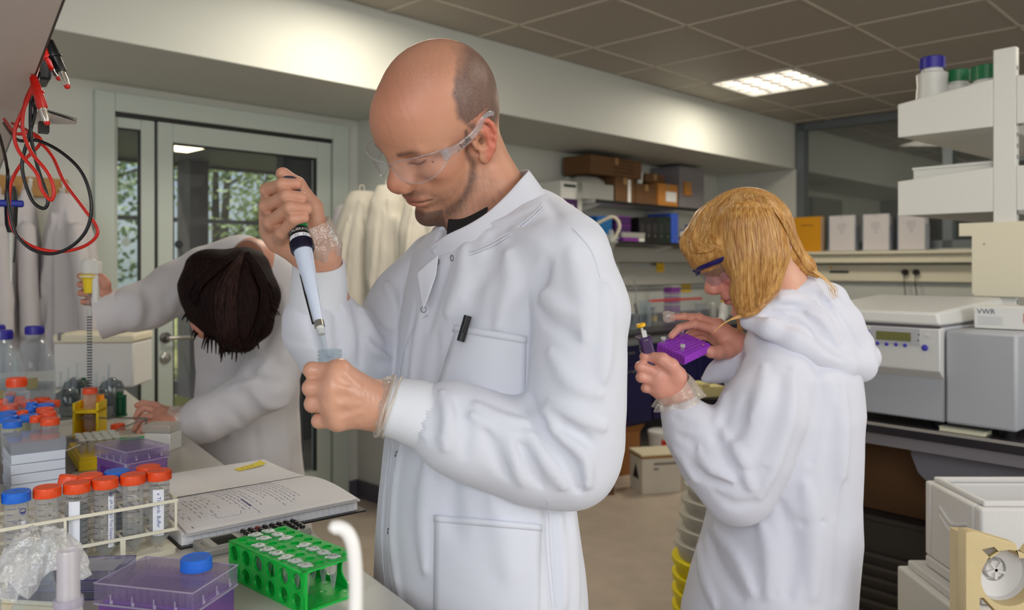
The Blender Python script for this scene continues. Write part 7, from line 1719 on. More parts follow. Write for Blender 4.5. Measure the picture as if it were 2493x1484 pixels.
def wom_col(P):
    L, c, mx, g = skin_color(P, hw, (222, 158, 138)); x, y, z = L.T; ay = np.abs(y); I = (np.sqrt((L ** 2).sum(1)) < .2).astype(float)
    mx((226, 130, 118), I * .6 * g(.07, .045, -.02, .04, .03, .03)); mx((214, 128, 110), I * .5 * g(.11, 0, -.012, .02, .02, .018))
    mx((184, 84, 84), I * .8 * g(.096, 0, -.043, .014, .020, .0055)); mx((188, 90, 90), I * .8 * g(.094, 0, -.0535, .014, .018, .0055)); mx((90, 40, 40), I * .9 * np.exp(-((z + .0482) / .0011) ** 2) * ss(x, .076, .082) * (ay < .028))
    lash = np.exp(-((z - .0112 - .0038 * ((ay - .030) / .013) ** 2) / .0022) ** 2) * ss(ay, .017, .021) * ss(.047 - ay, 0, .005) * (x > .06); mx((50, 30, 30), I * lash)
    mx((70, 34, 30), I * .8 * g(.1045, .0068, -.0235, .006, .003, .003)); mx((216, 150, 134), (1 - I) * .5 * (.5 + .5 * nse(P, 60, 4))); mx((232, 190, 160), I * .5 * ss(-x, .0, .05))
    return np.clip(c, 0, 1)
sdf_obj(WB, (.18, 1.36, .98), (.75, 1.82, 1.58), .0026, m_skin, 'body', wom, wom_col, m2=(m_glovehand, lambda P: np.sqrt((hw.loc(P) ** 2).sum(1)) > .24))
# hair
HB = Sdf(); EH = lambda c, r, k=.01: HB.ell(tuple(hw.w(c)), [q * hw.sc for q in r], k, 'u', hw.R)
EH((-.008, 0, .050), (.104, .090, .096)); EH((.072, 0, .056), (.046, .058, .050), .02)
p4 = lambda a, b, Z, r: tuple(PX(a, b, Z)) + (r,)
HB.chain([p4(1808, 550, 1.500, .042), p4(1812, 640, 1.488, .028), p4(1812, 715, 1.490, .022), p4(1808, 756, 1.495, .012)], .02)
HB.chain([p4(1842, 550, 1.50, .046), p4(1862, 625, 1.49, .036), p4(1856, 690, 1.49, .026), p4(1835, 745, 1.495, .012)], .03)
HB.chain([p4(1872, 555, 1.55, .040), p4(1918, 606, 1.55, .022), p4(1962, 645, 1.55, .013), p4(1990, 672, 1.55, .005)], .02)
HB.chain([p4(1830, 600, 1.62, .040), p4(1826, 700, 1.605, .026), p4(1815, 760, 1.60, .014), p4(1802, 800, 1.59, .006)], .02)
HB.chain([p4(1722, 545, 1.555, .030), p4(1690, 590, 1.555, .022), p4(1698, 600, 1.55, .010), p4(1742, 594, 1.50, .007)], .02)
FA = lambda t: [(1792, 462), (1712 + 33 * t, 494 + 16 * t), (1666 + 62 * t, 566 - 8 * t), (1674 + 58 * t, 616 - 30 * t), (1714 + 32 * t, 616 - 18 * t), (1750, 600)]
FB = lambda t: [(1785 + 42 * t, 466 + 2 * t), (1764 + 66 * t, 556), (1778 + 64 * t, 655), (1790 + 44 * t, 764 - 6 * t)]
FC = lambda t: [(1816 + 48 * t, 466 + 16 * t), (1838 + 60 * t, 550), (1842 + 66 * t, 640 - 8 * t), (1842 + 58 * t, 752 - 92 * t)]
FD = lambda t: [(1862 + 10 * t, 482 + 6 * t), (1900 + 14 * t, 535 + 3 * t), (1932 + 10 * t, 596), (1956 + 8 * t, 640), (1976 + 12 * t, 664)]
rnd = random.Random(2)
for fam, n in ((FA, 9), (FB, 12), (FC, 12), (FD, 4)):
    for i in range(n): HB.pfold(fam((i + .5 * rnd.random()) / n), rnd.choice((-1, 1, -1)) * rnd.uniform(.0015, .0032), rnd.uniform(.004, .008))
m_hair = hairmat('blonde_hair', (168, 114, 54), (204, 154, 84))
hair = sdf_obj(HB, (.28, 1.40, 1.20), (.70, 1.72, 1.56), .0034, m_hair, 'hair', wom)
mls = [hairmat('blonde_hair', 0, 0), hairmat('honey_strand', (142, 92, 42), (178, 124, 62)), hairmat('light_strand', (206, 162, 96), (224, 186, 124))]
for k, (fam, n) in enumerate(((FA, 60), (FB, 70), (FC, 70), (FD, 26))):
    for j in range(3):
        o = strands('hair_strand', fam, HB, mls[j], hair, n // (2 if j else 1), .0008 if j == 0 else .0006, 10 * k + j, .0005); o.location = (0, 0, 0)
sm_ = MB()
for i in range(16):
    a = rnd.random(); P = [PX(1960 + 20 * a, 650, 1.54), PX(1995 + 18 * a, 672 + 6 * a, 1.53), PX(2015 + 20 * a + rnd.uniform(-6, 6), 690 + 10 * a, 1.52), PX(2020 + 22 * a, 715 + rnd.uniform(-8, 14), 1.52)]; sm_.tube(smooth_path(P, 4), .00035, 4)
for i in range(12):
    a = rnd.random(); P = [PX(1838 + 20 * a, 735, 1.49), PX(1810, 760 + 10 * a, 1.49), PX(1780 - 10 * a, 775 + 8 * a, 1.49), PX(1755 - 20 * a, 790 + 20 * a, 1.49)]; sm_.tube(smooth_path(P, 4), .0004, 4)
o = obj('stray_hair', sm_, mls[2], hair)
# coat with hood
WT = Sdf(); YA = math.radians(-104)
def ws(py, pxc, a, b, Zc=1.62): p = PX(pxc, py, Zc); return (p.z, p.x, p.y, a, b, YA)
WT.loft([ws(850, 1930, .12, .085), ws(900, 1925, .17, .115), ws(1000, 1925, .185, .135), ws(1100, 1920, .185, .138), ws(1200, 1910, .185, .142), ws(1300, 1900, .19, .152), ws(1400, 1880, .20, .160), ws(1484, 1866, .205, .166), (.58, .50, 1.62, .21, .17, YA), (.45, .50, 1.62, .215, .175, YA)], .03)
WT.chain([p4(1885, 905, 1.505, .060), p4(1915, 835, 1.56, .062), p4(1920, 830, 1.62, .062), p4(1885, 890, 1.72, .060)], .05)
WT.ell(PX(1985, 930, 1.62), (.075, .12, .11), .04)
WT.cone(PX(1880, 740, 1.575), PX(1905, 800, 1.585), .045, .052, .01, 's'); WT.cut((.5, 1.6, .46), (0, 0, -1))
HDs = Sdf()   # hood
HDs.chain([p4(1822, 782, 1.515, .016), p4(1870, 800, 1.485, .017), p4(1930, 830, 1.475, .019), p4(1990, 862, 1.490, .022), p4(2050, 888, 1.525, .026), p4(2095, 890, 1.575, .028), p4(2105, 870, 1.64, .028), p4(2070, 830, 1.70, .026), p4(1980, 780, 1.72, .022), p4(1880, 770, 1.68, .016)], .014)
HDs.chain([p4(1850, 758, 1.52, .013), p4(1900, 735, 1.53, .018), p4(1965, 715, 1.56, .026), p4(2010, 740, 1.585, .034), p4(2045, 790, 1.60, .040), p4(2078, 840, 1.60, .034)], .02)
HDs.chain([p4(1900, 790, 1.52, .022), p4(1960, 800, 1.54, .038), p4(2010, 820, 1.57, .045), p4(2060, 855, 1.59, .036)], .03)
HDs.chain([p4(1975, 695, 1.58, .018), p4(2030, 722, 1.60, .018), p4(2060, 775, 1.62, .018), p4(2105, 830, 1.62, .016)], .02)
HDs.chain([p4(2000, 760, 1.66, .05), p4(1940, 770, 1.66, .04)], .03)
for pix, h, w in [([(1840, 765), (1900, 770), (1960, 800), (2010, 850), (2050, 872)], -.010, .009), ([(1880, 745), (1940, 750), (1990, 790), (2020, 840)], -.006, .010), ([(1900, 725), (1960, 735), (2010, 770), (2040, 830)], .006, .010),
                  ([(1940, 705), (1990, 715), (2020, 750), (2040, 790)], -.006, .008), ([(1965, 760), (2010, 790), (2045, 850)], .006, .010), ([(2030, 730), (2060, 790), (2095, 850)], -.006, .009), ([(2010, 720), (2035, 745), (2040, 765)], .005, .007),
                  ([(1990, 690), (2030, 712), (2050, 740)], -.004, .006), ([(1870, 775), (1930, 795), (1990, 835)], .005, .008)]: HDs.pfold(pix, h * 1.5, w * .8)
WA = Sdf()
WA.chain([p4(1885, 915, 1.495, .062), p4(1852, 1010, 1.465, .072), p4(1820, 1110, 1.455, .070), p4(1795, 1185, 1.455, .062)], .03).chain([p4(1795, 1185, 1.455, .060), p4(1735, 1120, 1.458, .055), p4(1688, 1050, 1.468, .046), p4(1658, 1000, 1.474, .036)], .03)
WF_ = Sdf().chain([p4(1885, 900, 1.72, .058), p4(1890, 1000, 1.74, .056)], .03).chain([p4(1890, 1000, 1.74, .055), p4(1830, 920, 1.67, .050), p4(1800, 878, 1.635, .042)], .03).chain([p4(1800, 885, 1.635, .034), p4(1748, 905, 1.622, .020), p4(1716, 922, 1.618, .009)], .02)
for pix, h, w in [([(1790, 900), (1765, 960), (1745, 1030)], .004, .016), ([(1900, 920), (1880, 1020), (1840, 1130)], -.004, .018), ([(1930, 900), (1930, 1000), (1890, 1130), (1850, 1210)], .004, .016), ([(1740, 1060), (1770, 1110), (1800, 1180)], -.006, .012),
                  ([(1760, 1050), (1800, 1110), (1830, 1190)], .006, .014), ([(1700, 1090), (1730, 1140), (1790, 1170)], .006, .013), ([(1680, 1130), (1730, 1170), (1780, 1180)], -.006, .011), ([(1650, 1060), (1690, 1080), (1720, 1120)], -.005, .011),
                  ([(1640, 1090), (1670, 1130), (1690, 1170)], .005, .012), ([(1770, 1130), (1830, 1150), (1870, 1140)], -.005, .010), ([(1740, 1200), (1790, 1230), (1840, 1220)], -.005, .010), ([(1820, 960), (1800, 1040), (1770, 1080)], -.004, .013),
                  ([(1640, 1010), (1660, 1030), (1690, 1030)], -.003, .008), ([(1860, 890), (1850, 960), (1830, 1020)], .004, .014)]: WA.pfold(pix, h * 2.1, w * .75)
for pix, h, w in [([(1990, 900), (2000, 1000), (1975, 1120)], -.004, .02), ([(2050, 930), (2060, 1040), (2050, 1160)], .004, .022), ([(2030, 1000), (2020, 1120), (2035, 1250)], -.004, .018), ([(1900, 1230), (1930, 1330), (1920, 1450)], -.005, .02),
                  ([(1960, 1180), (1985, 1300), (1980, 1450)], .005, .022), ([(2060, 1180), (2050, 1300), (2040, 1450)], -.004, .02), ([(1720, 1300), (1750, 1380), (1800, 1450)], -.007, .016), ([(1700, 1330), (1715, 1400), (1740, 1470)], .006, .016),
                  ([(1740, 1290), (1790, 1350), (1830, 1440)], .006, .016), ([(1850, 1270), (1870, 1350), (1870, 1450)], .004, .018), ([(2005, 1270), (1940, 1275), (1900, 1285)], -.003, .008), ([(1820, 860), (1790, 900), (1770, 940)], -.005, .012), ([(1800, 850), (1775, 890), (1750, 930)], .005, .010)]: WT.pfold(pix, h * 2.1, w * .8)
for S_ in (WT, WA, WF_): S_.noise.append(lambda P: .0018 * nse(P, 18, 31) + .0045 * np.minimum(np.abs(nse(P, 14, 33)), .35))
m_coat2 = mat('white_coat_cool', (214, 215, 227), .85, bump=.35, bscale=34, sheen=.15, spec=.2)
wc = sdf_obj(Two(Two(WT, WA, .008), WF_, .008), (.16, 1.32, .44), (.80, 1.92, 1.36), .0060, m_coat2, 'coat', wom)
o = sdf_obj(HDs, (.30, 1.40, 1.10), (.78, 1.80, 1.40), .0042, m_coat2, 'hood', wc); o.location = (0, 0, 0)
o = rib_cuff('cuff', [p4(1672, 1030, 1.470, 0)[:3], p4(1660, 1004, 1.473, 0)[:3], p4(1650, 975, 1.474, 0)[:3]], [.039, .038, .035], m_coat2, wc, n=40, amp=.0006)
o = film_cuff('glove_cuff', [p4(1632, 935, 1.466, 0)[:3], p4(1645, 955, 1.472, 0)[:3], p4(1652, 978, 1.474, 0)[:3]], [.036, .036, .047], m_film, wom, 5, .004, per=5); pk(o, wom)
o = film_cuff('glove_fingertip', [p4(1640, 771, 1.60, 0)[:3], p4(1625, 771, 1.598, 0)[:3], p4(1615, 772, 1.598, 0)[:3]], [.0095, .012, .008], m_film, wom, 6, .0012, n=32, per=4); pk(o, wom)
tr = Sdf().chain([(.50, 1.56, .50, .08), (.50, 1.55, .10, .055)], .01).chain([(.54, 1.70, .50, .08), (.54, 1.71, .10, .055)], .01)
sdf_obj(tr, (.3, 1.4, .05), (.7, 1.9, .6), .012, mat('dark_trousers'  , (40, 40, 52), .8), 'trousers', wom)
for q in ((.50, 1.55), (.54, 1.71)):
    sh = Sdf().ell((q[0] - .07, q[1] + .01, .04), (.125, .045, .042), .01); sh.cone((q[0], q[1], .05), (q[0], q[1], .12), .042, .042, .02); sh.cut((0, 0, .002), (0, 0, -1)); sdf_obj(sh, (q[0] - .24, q[1] - .12, -.01), (q[0] + .12, q[1] + .14, .18), .007, m_black, 'shoe', wom)
# goggles
t = thing('goggles', 'dark blue safety goggles worn by the blonde woman', 'glasses', hw.c); gl_ = lambda p: hw.w(p) - hw.c; m_gb2 = mat('navy_frame', (24, 20, 96), .3)
for s in (1, -1):
    bm_ = MB(); P = smooth_path([gl_(p) for p in ((.112, .012 * s, .034), (.106, .034 * s, .038), (.088, .056 * s, .037), (.062, .070 * s, .034), (.03, .076 * s, .030), (-.01, .079 * s, .028))], 6)
    bm_.tube(P, [.0065 if i < 22 else .004 for i in range(len(P))], 12, flat=.45, up=hw.l); obj('frame', bm_, m_gb2, t, smooth=70)
    v = []; f = []
    for i in range(13):
        a = i / 12
        for j in range(5):
            w_ = j / 4; zt, zb_ = .034, -.010 + .018 * abs(a - .45) ** 1.2 + .010 * max(0, .15 - a) * 6; v.append(gl_((.110 - .046 * a ** 1.6 - .003 * (1 - w_), (.010 + .058 * a) * s, zb_ + (zt - zb_) * w_)))
    f = [(i * 5 + j, (i + 1) * 5 + j, (i + 1) * 5 + j + 1, i * 5 + j + 1) for i in range(12) for j in range(4)]; obj('lens', MB().add(v, f), clear('smoke_lens', (232, 232, 240), .02, .06, .5, body=(180, 180, 196)), t, smooth=80)
obj('bridge', MB().tube([gl_((.112, .013, .030)), gl_((.115, 0, .028)), gl_((.112, -.013, .030))], .003, 8), m_gb2, t)
# purple rack plate
r0 = PX(1600, 836, 1.585); t = thing('tube_plate', 'bright purple plate with a few clear tubes held by the blonde woman', 'rack', r0); c1, c2, c3 = PX(1667, 868, 1.520) - r0, PX(1730, 838, 1.565) - r0, PX(1652, 818, 1.640) - r0
ux = (c1).normalized(); uy = (c3).normalized(); uz = ux.cross(uy).normalized()
if uz.z < 0: uz = -uz
LX_, LY_ = c1.length, (c2 - c1).length; M_ = M3(ux, (c2 - c1), uz, (0, 0, 0)); Mi = M_
m_pp = mat('bright_purple', (166, 66, 208), .35, sss=.1)
obj('plate', MB().box(0, LX_, 0, LY_, -.004, 0, Mi).box(0, LX_, 0, .002, -.016, -.004, Mi).box(LX_ - .002, LX_, 0, LY_, -.016, -.004, Mi).box(0, .002, 0, LY_, -.016, -.004, Mi).box(0, LX_, LY_ - .002, LY_, -.016, -.004, Mi), m_pp, t)
wm_ = MB()
for i in range(8):
    for j in range(12): wm_.lathe([(.0026, 0), (.0032, .0010), (.0022, .0010), (.0018, 0)], 8, Mi @ T((i + .5) * LX_ / 8, (j + .5) * LY_ / 12, 0), cap=False)
tag(obj('well_rims', wm_, m_pp, t), kind='stuff'); ri = MB()
for i in range(12): ri.box(LX_ * (i + .3) / 12, LX_ * (i + .5) / 12, -.001, 0, -.015, -.002, Mi)
obj('side_ribs', ri, m_purp, t)
for nm, q in (('row of two clear tubes standing in the purple plate near its front corner', (.74, .18)), ('small clear tube standing at the far left corner of the purple plate', (.10, .12)), ('small clear tube on the purple plate below the middle fingertip', (.12, .82))):
    a = thing('microtube', nm, 'tube', r0 + M_ @ Vector((q[0] * LX_, q[1] * LY_, .002)), 0); R4 = M_.to_3x3().to_4x4()
    obj('tube_body', MB().lathe([(.001, -.022), (.0035, -.012), (.0038, .006), (.005, .007)], 12, R4, cap=False), m_tube, a); obj('lid', MB().lathe([(.0052, .007), (.0052, .010), (.003, .011)], 12, R4), MATS['frosted_lid'], a)
# purple pipette
p0 = PX(1580, 868, 1.462); t = thing('pipette', 'dark purple pipette with a yellow button held by the blonde woman', 'pipette', p0); q_ = lambda a, b, Z=1.462: PX(a, b, Z) - p0
ax = (q_(1572, 815) - q_(1590, 885)).normalized(); rot2 = ax.to_track_quat('Z', 'Y').to_matrix().to_4x4()
bx_ = MB().box(-.017, .017, -.011, .011, -.028, .036, rot2); obj('handle', bx_, m_dpurp, t, bevel=.004); obj('finger_hook', MB().box(-.040, .018, -.011, .011, .032, .038, rot2), m_dpurp, t, bevel=.002)
obj('window', MB().box(-.007, .007, -.0125, -.011, -.008, .020, rot2), m_black, t); obj('plunger', MB().lathe([(.0025, .036), (.0025, .056)], 12, rot2), m_white, t); obj('button', MB().lathe([(.006, .054), (.0085, .056), (.0085, .060), (.006, .062)], 18, rot2), mat('button_yellow', (250, 190, 10), .4), t)
obj('ejector', MB().box(.011, .017, -.004, .004, .032, .050, rot2), m_white, t); wl_ = MB().box(-.004, .004, -.0128, -.0122, .012, .015, rot2).box(-.003, .005, -.0128, -.0122, .002, .004, rot2); obj('digits', wl_, m_white, t)
obj('shaft', MB().lathe([(.003, -.10), (.007, -.028)], 14, rot2), m_white, t)
# ---------------------------------------------------------------- the dark-haired person bending over the bench
thr = thing('person', 'dark-haired person in white lab coat bending over the far end of the bench', 'person', (-.75, 2.5, 0))
p4 = lambda a, b, Z, r: tuple(PX(a, b, Z)) + (r,)
TB = Sdf()
TB.ell(PX(555, 735, 2.03), (.078, .085, .10), .01, 'u', ax3((-.5, -.7, -.5))); TB.ell(PX(500, 775, 2.0), (.035, .04, .05), .02); TB.ell(PX(484, 768, 1.985), (.010, .008, .014), .004)
TB.cone(PX(575, 690, 2.08), PX(610, 640, 2.2), .05, .055, .02).cone(PX(610, 640, 2.2), PX(640, 900, 2.4), .06, .08, .03)
LWt = (440, 1028, 2.13, .024)
LFt = [[(392, 1003, 2.13, .009), (350, 992, 2.12), (338, 1002, 2.11), (330, 1016, 2.10)], [(386, 1012, 2.11, .009), (350, 1015, 2.09), (335, 1030, 2.08), (328, 1046, 2.075)], [(392, 1022, 2.09, .009), (362, 1032, 2.07), (348, 1042, 2.06), (338, 1053, 2.055)], [(400, 1032, 2.08, .008), (375, 1042, 2.06), (362, 1050, 2.05), (352, 1057, 2.045)]]
LTt = [(405, 1005, 2.15), (375, 990, 2.16), (350, 984, 2.155), (336, 986, 2.15)]
RWt = (258, 738, 2.12, .024)
RFt = [[(238, 690, 2.14, .009), (212, 672, 2.12), (196, 672, 2.10), (205, 676, 2.085)], [(232, 704, 2.14, .009), (204, 690, 2.12), (195, 692, 2.10), (212, 696, 2.085)], [(230, 720, 2.14, .009), (202, 712, 2.12), (196, 713, 2.10), (216, 716, 2.085)], [(236, 736, 2.13, .008), (208, 735, 2.12), (202, 734, 2.10), (220, 735, 2.09)]]
RTt = [(256, 712, 2.10), (256, 692, 2.085), (248, 678, 2.08), (240, 672, 2.08)]
hand(TB, LWt, LFt, LTt); hand(TB, RWt, RFt, RTt)
for a, b, Z in ((222, 682, 2.10), (228, 697, 2.095), (232, 713, 2.09), (236, 728, 2.09)): TB.chain([p4(a - 8, b, Z, .009), p4(a + 14, b + 1, Z - .008, .0085)], .003)
sA, eA, sB_, eB = PX(505, 680, 2.22), PX(365, 755, 2.15), PX(688, 720, 2.25), PX(688, 940, 2.2)
TB.cone(PX(610, 640, 2.2), sA, .05, .036, .03).cone(sA, eA, .034, .03, .02).cone(eA, PX(*RWt[:3]), .03, .025, .01).cone(PX(610, 640, 2.2), sB_, .05, .036, .03).cone(sB_, eB, .034, .03, .02).cone(eB, PX(*LWt[:3]), .03, .025, .01)
def thc(P):
    n = len(P); c = np.tile(np.array(lin((206, 148, 126))[:3]), (n, 1)); m = (.5 + .5 * nse(P, 40, 2))[:, None] * .4; return c * (1 - m) + np.array(lin((188, 122, 104))[:3]) * m
sdf_obj(TB, (-1.2, 1.9, .90), (-.45, 2.5, 1.50), .0036, m_skin, 'body', thr, thc)
HT = Sdf(); HT.ell(PX(556, 722, 2.025), (.108, .104, .118), .01, 'u', ax3((-.5, -.7, -.5)))
HT.chain([p4(600, 660, 2.05, .06), p4(630, 720, 2.02, .045), p4(622, 790, 1.99, .035), p4(590, 830, 1.98, .020), p4(550, 852, 1.975, .006)], .03)
HT.chain([p4(540, 740, 1.96, .05), p4(570, 800, 1.95, .035), p4(600, 835, 1.96, .014)], .03).chain([p4(500, 660, 2.0, .05), p4(475, 700, 1.98, .03), p4(468, 725, 1.97, .014)], .03).chain([p4(530, 780, 1.98, .03), p4(548, 815, 1.98, .014), p4(540, 840, 1.98, .005)], .02)
TA = lambda t: [(590 - 20 * t, 612 + 8 * t), (535 - 15 * t, 640 + 25 * t), (490 - 12 * t, 680 + 25 * t), (462 + 15 * t, 715 + 30 * t)]
TC = lambda t: [(590, 615), (575 - 40 * t, 690), (570 - 40 * t, 770), (585 - 45 * t, 840 + 8 * t)]
TD = lambda t: [(600, 618), (630 + 15 * t, 680), (640 + 16 * t, 750), (605 + 40 * t, 835 - 30 * t)]
rnd = random.Random(8)
for fam, n in ((TA, 7), (TC, 8), (TD, 7)):
    for i in range(n): HT.pfold(fam((i + .5 * rnd.random()) / n), rnd.choice((-1, 1)) * rnd.uniform(.003, .006), rnd.uniform(.007, .012))
m_dh = hairmat('dark_brown_hair', (20, 10, 10), (36, 19, 18), rough=.7, spec=.12, coat=0); hr = sdf_obj(HT, (-.95, 1.75, 1.06), (-.5, 2.3, 1.48), .0055, m_dh, 'hair', thr)
for k, (fam, n) in enumerate(((TA, 60), (TC, 70), (TD, 60))): o = strands('hair_strand', fam, HT, m_dh if k != 1 else hairmat('dark_hair_light', (38, 20, 18), (56, 34, 30), rough=.65, spec=.2, coat=0), hr, n, .0016, 50 + k, .004, jit=7); o.location = (0, 0, 0)
mb_ = MB()
for a, b in (((478, 700), (455, 705)), ((480, 715), (452, 722)), ((485, 735), (470, 752)), ((560, 825), (540, 850)), ((585, 828), (560, 856)), ((600, 822), (590, 852)), ((620, 800), (610, 838)), ((652, 700), (664, 720)), ((650, 735), (662, 742)), ((640, 775), (652, 790)), ((470, 670), (452, 690))):
    mb_.tube(smooth_path([PX(a[0], a[1], 1.985), PX((a[0] + b[0]) / 2 - 2, (a[1] + b[1]) / 2 + 4, 1.975), PX(b[0], b[1], 1.975)], 4), [.006, .0055, .005, .0045, .004, .003, .002, .0015, .001], 6)
rnd = random.Random(77)
for i in range(70):
    a = math.radians(rnd.uniform(-60, 240)); cx_, cy_ = 560 + 96 * math.cos(a) * rnd.uniform(.80, .98), 728 + 112 * math.sin(a) * rnd.uniform(.80, .98); Zr = 2.0 if math.sin(a) < 0 else 1.985
    dx_, dy_ = 26 * math.cos(a) + rnd.uniform(-16, 16), 22 * abs(math.sin(a)) + rnd.uniform(8, 34)
    L_ = [PX(cx_, cy_, Zr), PX(cx_ + dx_ * .5, cy_ + dy_ * .4, Zr - .012), PX(cx_ + dx_ * .8, cy_ + dy_, Zr - .012)]; q_s = smooth_path(L_, 4)
    mb_.tube(q_s, [.0042 * (1 - k / len(q_s)) + .0006 for k in range(len(q_s))], 6)
obj('lock', mb_, m_dh, hr, smooth=80)
# coat
TT = Sdf(); YT = math.radians(-20)
def ts(py, pxc, a, b, Zc): p = PX(pxc, py, Zc); return (p.z, p.x, p.y, a, b, YT)
TT.loft([ws_ for ws_ in (ts(640, 590, .10, .09, 2.24), ts(690, 595, .135, .13, 2.28), ts(800, 602, .150, .145, 2.34), ts(900, 605, .150, .14, 2.40), ts(1000, 600, .155, .15, 2.44), ts(1100, 600, .165, .16, 2.46), ts(1200, 604, .175, .17, 2.47))] + [(.45, PX(625, 1200, 2.48).x, 2.48, .18, .165, YT)], .03)
TT.chain([p4(505, 665, 2.22, .075), p4(590, 640, 2.22, .065), p4(680, 700, 2.26, .080)], .06); TT.cut((0, 0, .46), (0, 0, -1))
TR = Sdf(); TR.chain([p4(500, 672, 2.22, .074), p4(430, 700, 2.19, .068), p4(362, 742, 2.15, .058), p4(315, 752, 2.13, .054), p4(300, 755, 2.128, .048)], .03)
TL = Sdf(); TL.chain([p4(690, 730, 2.24, .078), p4(682, 840, 2.20, .080), p4(655, 930, 2.18, .074)], .03).chain([p4(655, 930, 2.18, .070), p4(570, 985, 2.16, .062), p4(500, 1020, 2.14, .056), p4(472, 1034, 2.135, .050)], .03)
for S_, L_ in ((TR, [([(480, 640), (440, 680), (400, 730)], -.006, .02), ([(460, 650), (430, 720), (420, 760)], .006, .02), ([(350, 700), (370, 740), (360, 790)], -.010, .014), ([(330, 710), (340, 750), (330, 795)], .008, .014), ([(300, 730), (305, 760), (290, 790)], -.006, .012)]),
               (TL, [([(650, 700), (660, 780), (640, 850)], -.008, .02), ([(690, 700), (700, 800), (690, 880)], .006, .02), ([(600, 900), (640, 930), (690, 930)], -.012, .016), ([(560, 940), (610, 930), (650, 880)], .010, .016), ([(620, 960), (660, 990), (700, 980)], .008, .018), ([(520, 980), (560, 1000), (600, 1040)], -.006, .016), ([(480, 1000), (500, 1030), (510, 1060)], .005, .014)]),
               (TT, [([(520, 760), (530, 850), (510, 950)], -.006, .016), ([(560, 850), (570, 950), (560, 1060)], .006, .02), ([(620, 1040), (625, 1090), (635, 1140)], -.006, .012), ([(515, 860), (520, 960), (505, 1040)], .006, .016), ([(690, 1020), (700, 1080), (705, 1140)], .005, .02)])):
    for pix, h, w in L_: S_.pfold(pix, h * 1.3, w * .8)
    S_.noise.append(lambda P: .003 * nse(P, 15, 41) + .006 * np.minimum(np.abs(nse(P, 11, 43)), .35))
m_coat3 = mat('white_coat_warm', (208, 204, 206), .85, bump=.4, bscale=26, sheen=.12, spec=.2)
tc_ = sdf_obj(Two(Two(TT, TR, .02), TL, .010), (-1.35, 1.95, .44), (-.38, 2.75, 1.46), .0095, m_coat3, 'coat', thr)
o = rib_cuff('cuff', [p4(330, 752, 2.14, 0)[:3], p4(285, 758, 2.125, 0)[:3], p4(238, 768, 2.11, 0)[:3]], [.054, .058, .062], m_coat3, tc_, n=30, amp=.0004)
o = film_cuff('glove_cuff', [p4(405, 1020, 2.12, 0)[:3], p4(425, 1024, 2.125, 0)[:3], p4(445, 1028, 2.13, 0)[:3]], [.032, .036, .040], m_film, thr, 9, .003, per=5); pk(o, thr)
tr = Sdf().chain([(-.83, 2.47, .95, .08), (-.84, 2.48, .50, .075), (-.84, 2.48, .10, .055)], .01).chain([(-.74, 2.56, .95, .08), (-.73, 2.58, .50, .075), (-.72, 2.58, .10, .055)], .01)
sdf_obj(tr, (-1.0, 2.2, .05), (-.45, 2.7, 1.0), .014, mat('dark_trousers' , (40, 40, 52), .8), 'trousers', thr)
for q in ((-.84, 2.48), (-.72, 2.58)):
    sh = Sdf().ell((q[0] - .05, q[1] - .06, .04), (.125, .045, .042), .01, 'u', ax3((-.6, -.8, 0))); sh.cone((q[0], q[1], .05), (q[0], q[1], .12), .042, .042, .02); sh.cut((0, 0, .002), (0, 0, -1)); sdf_obj(sh, (q[0] - .2, q[1] - .22, -.01), (q[0] + .12, q[1] + .12, .18), .008, m_black, 'shoe', thr)
t = thing('safety_glasses', 'clear safety glasses pushed back on the dark-haired head', 'glasses', PX(600, 610, 2.12)); o_ = t.location; v = []
for i in range(13):
    a = math.pi * (i / 12); 
    for j in range(3): p = PX(602 + 44 * math.cos(a) * (1 - .12 * j), 640 - (56 - 12 * j) * math.sin(a), 2.10 + .015 * j) - o_; v.append(p)
obj('lens', MB().add(v, [(i * 3 + j, (i + 1) * 3 + j, (i + 1) * 3 + j + 1, i * 3 + j + 1) for i in range(12) for j in range(2)]), clear('tinted_lens', (190, 180, 168), .03, .2, .7, body=(150, 140, 130)), t, smooth=80)
obj('edge', MB().tube([v[i * 3] for i in range(13)], .002, 6), MATS['clear_frame'], t)
# pipette controller and long pipette
c = PX(218, 700, 2.075); t = thing('pipette_controller', 'white and yellow pipette controller with a long graduated pipette in the raised hand', 'pipette', c); k_ = lambda a, b, Z=2.075: PX(a, b, Z) - c
zz_ = lambda y: (HY - y) / F * 2.075 + H - c.z
obj('head', MB().lathe([(.016, zz_(668)), (.019, zz_(655)), (.020, zz_(640)), (.014, zz_(630)), (.004, zz_(627))], 24).box(0, .028, -.012, .012, zz_(668), zz_(636)), m_whitep, t, bevel=.004)
obj('grip', MB().box(.010, .026, -.012, .012, zz_(762), zz_(668)), m_whitep, t, bevel=.005); obj('collar', MB().lathe([(.0125, zz_(713)), (.0165, zz_(680)), (.0165, zz_(678)), (.023, zz_(676)), (.023, zz_(668))], 24), mat('bright_yellow', (236, 204, 10), .35), t); obj('ring', MB().lathe([(.0235, zz_(674)), (.0235, zz_(671))], 24), m_white, t)
obj('long_pipette', MB().lathe([(.003, zz_(945)), (.0055, zz_(925)), (.0062, zz_(760)), (.005, zz_(713))], 16, cap=False), m_gl, t); gr_ = MB()
for k in range(26): gr_.lathe([(.0064, zz_(940) + k * .0070), (.0064, zz_(940) + k * .0070 + .0022)], 16, cap=False)
obj('graduation', gr_, mat('dark_red_black', (50, 22, 34), .6), t)
c2 = PX(212, 952, 2.075); t = thing('centrifuge_tube', 'open clear tube under the tip of the long pipette, behind the yellow stand', 'tube', (c2.x, c2.y, BZ)); obj('tube_body', me_body50, None, t)
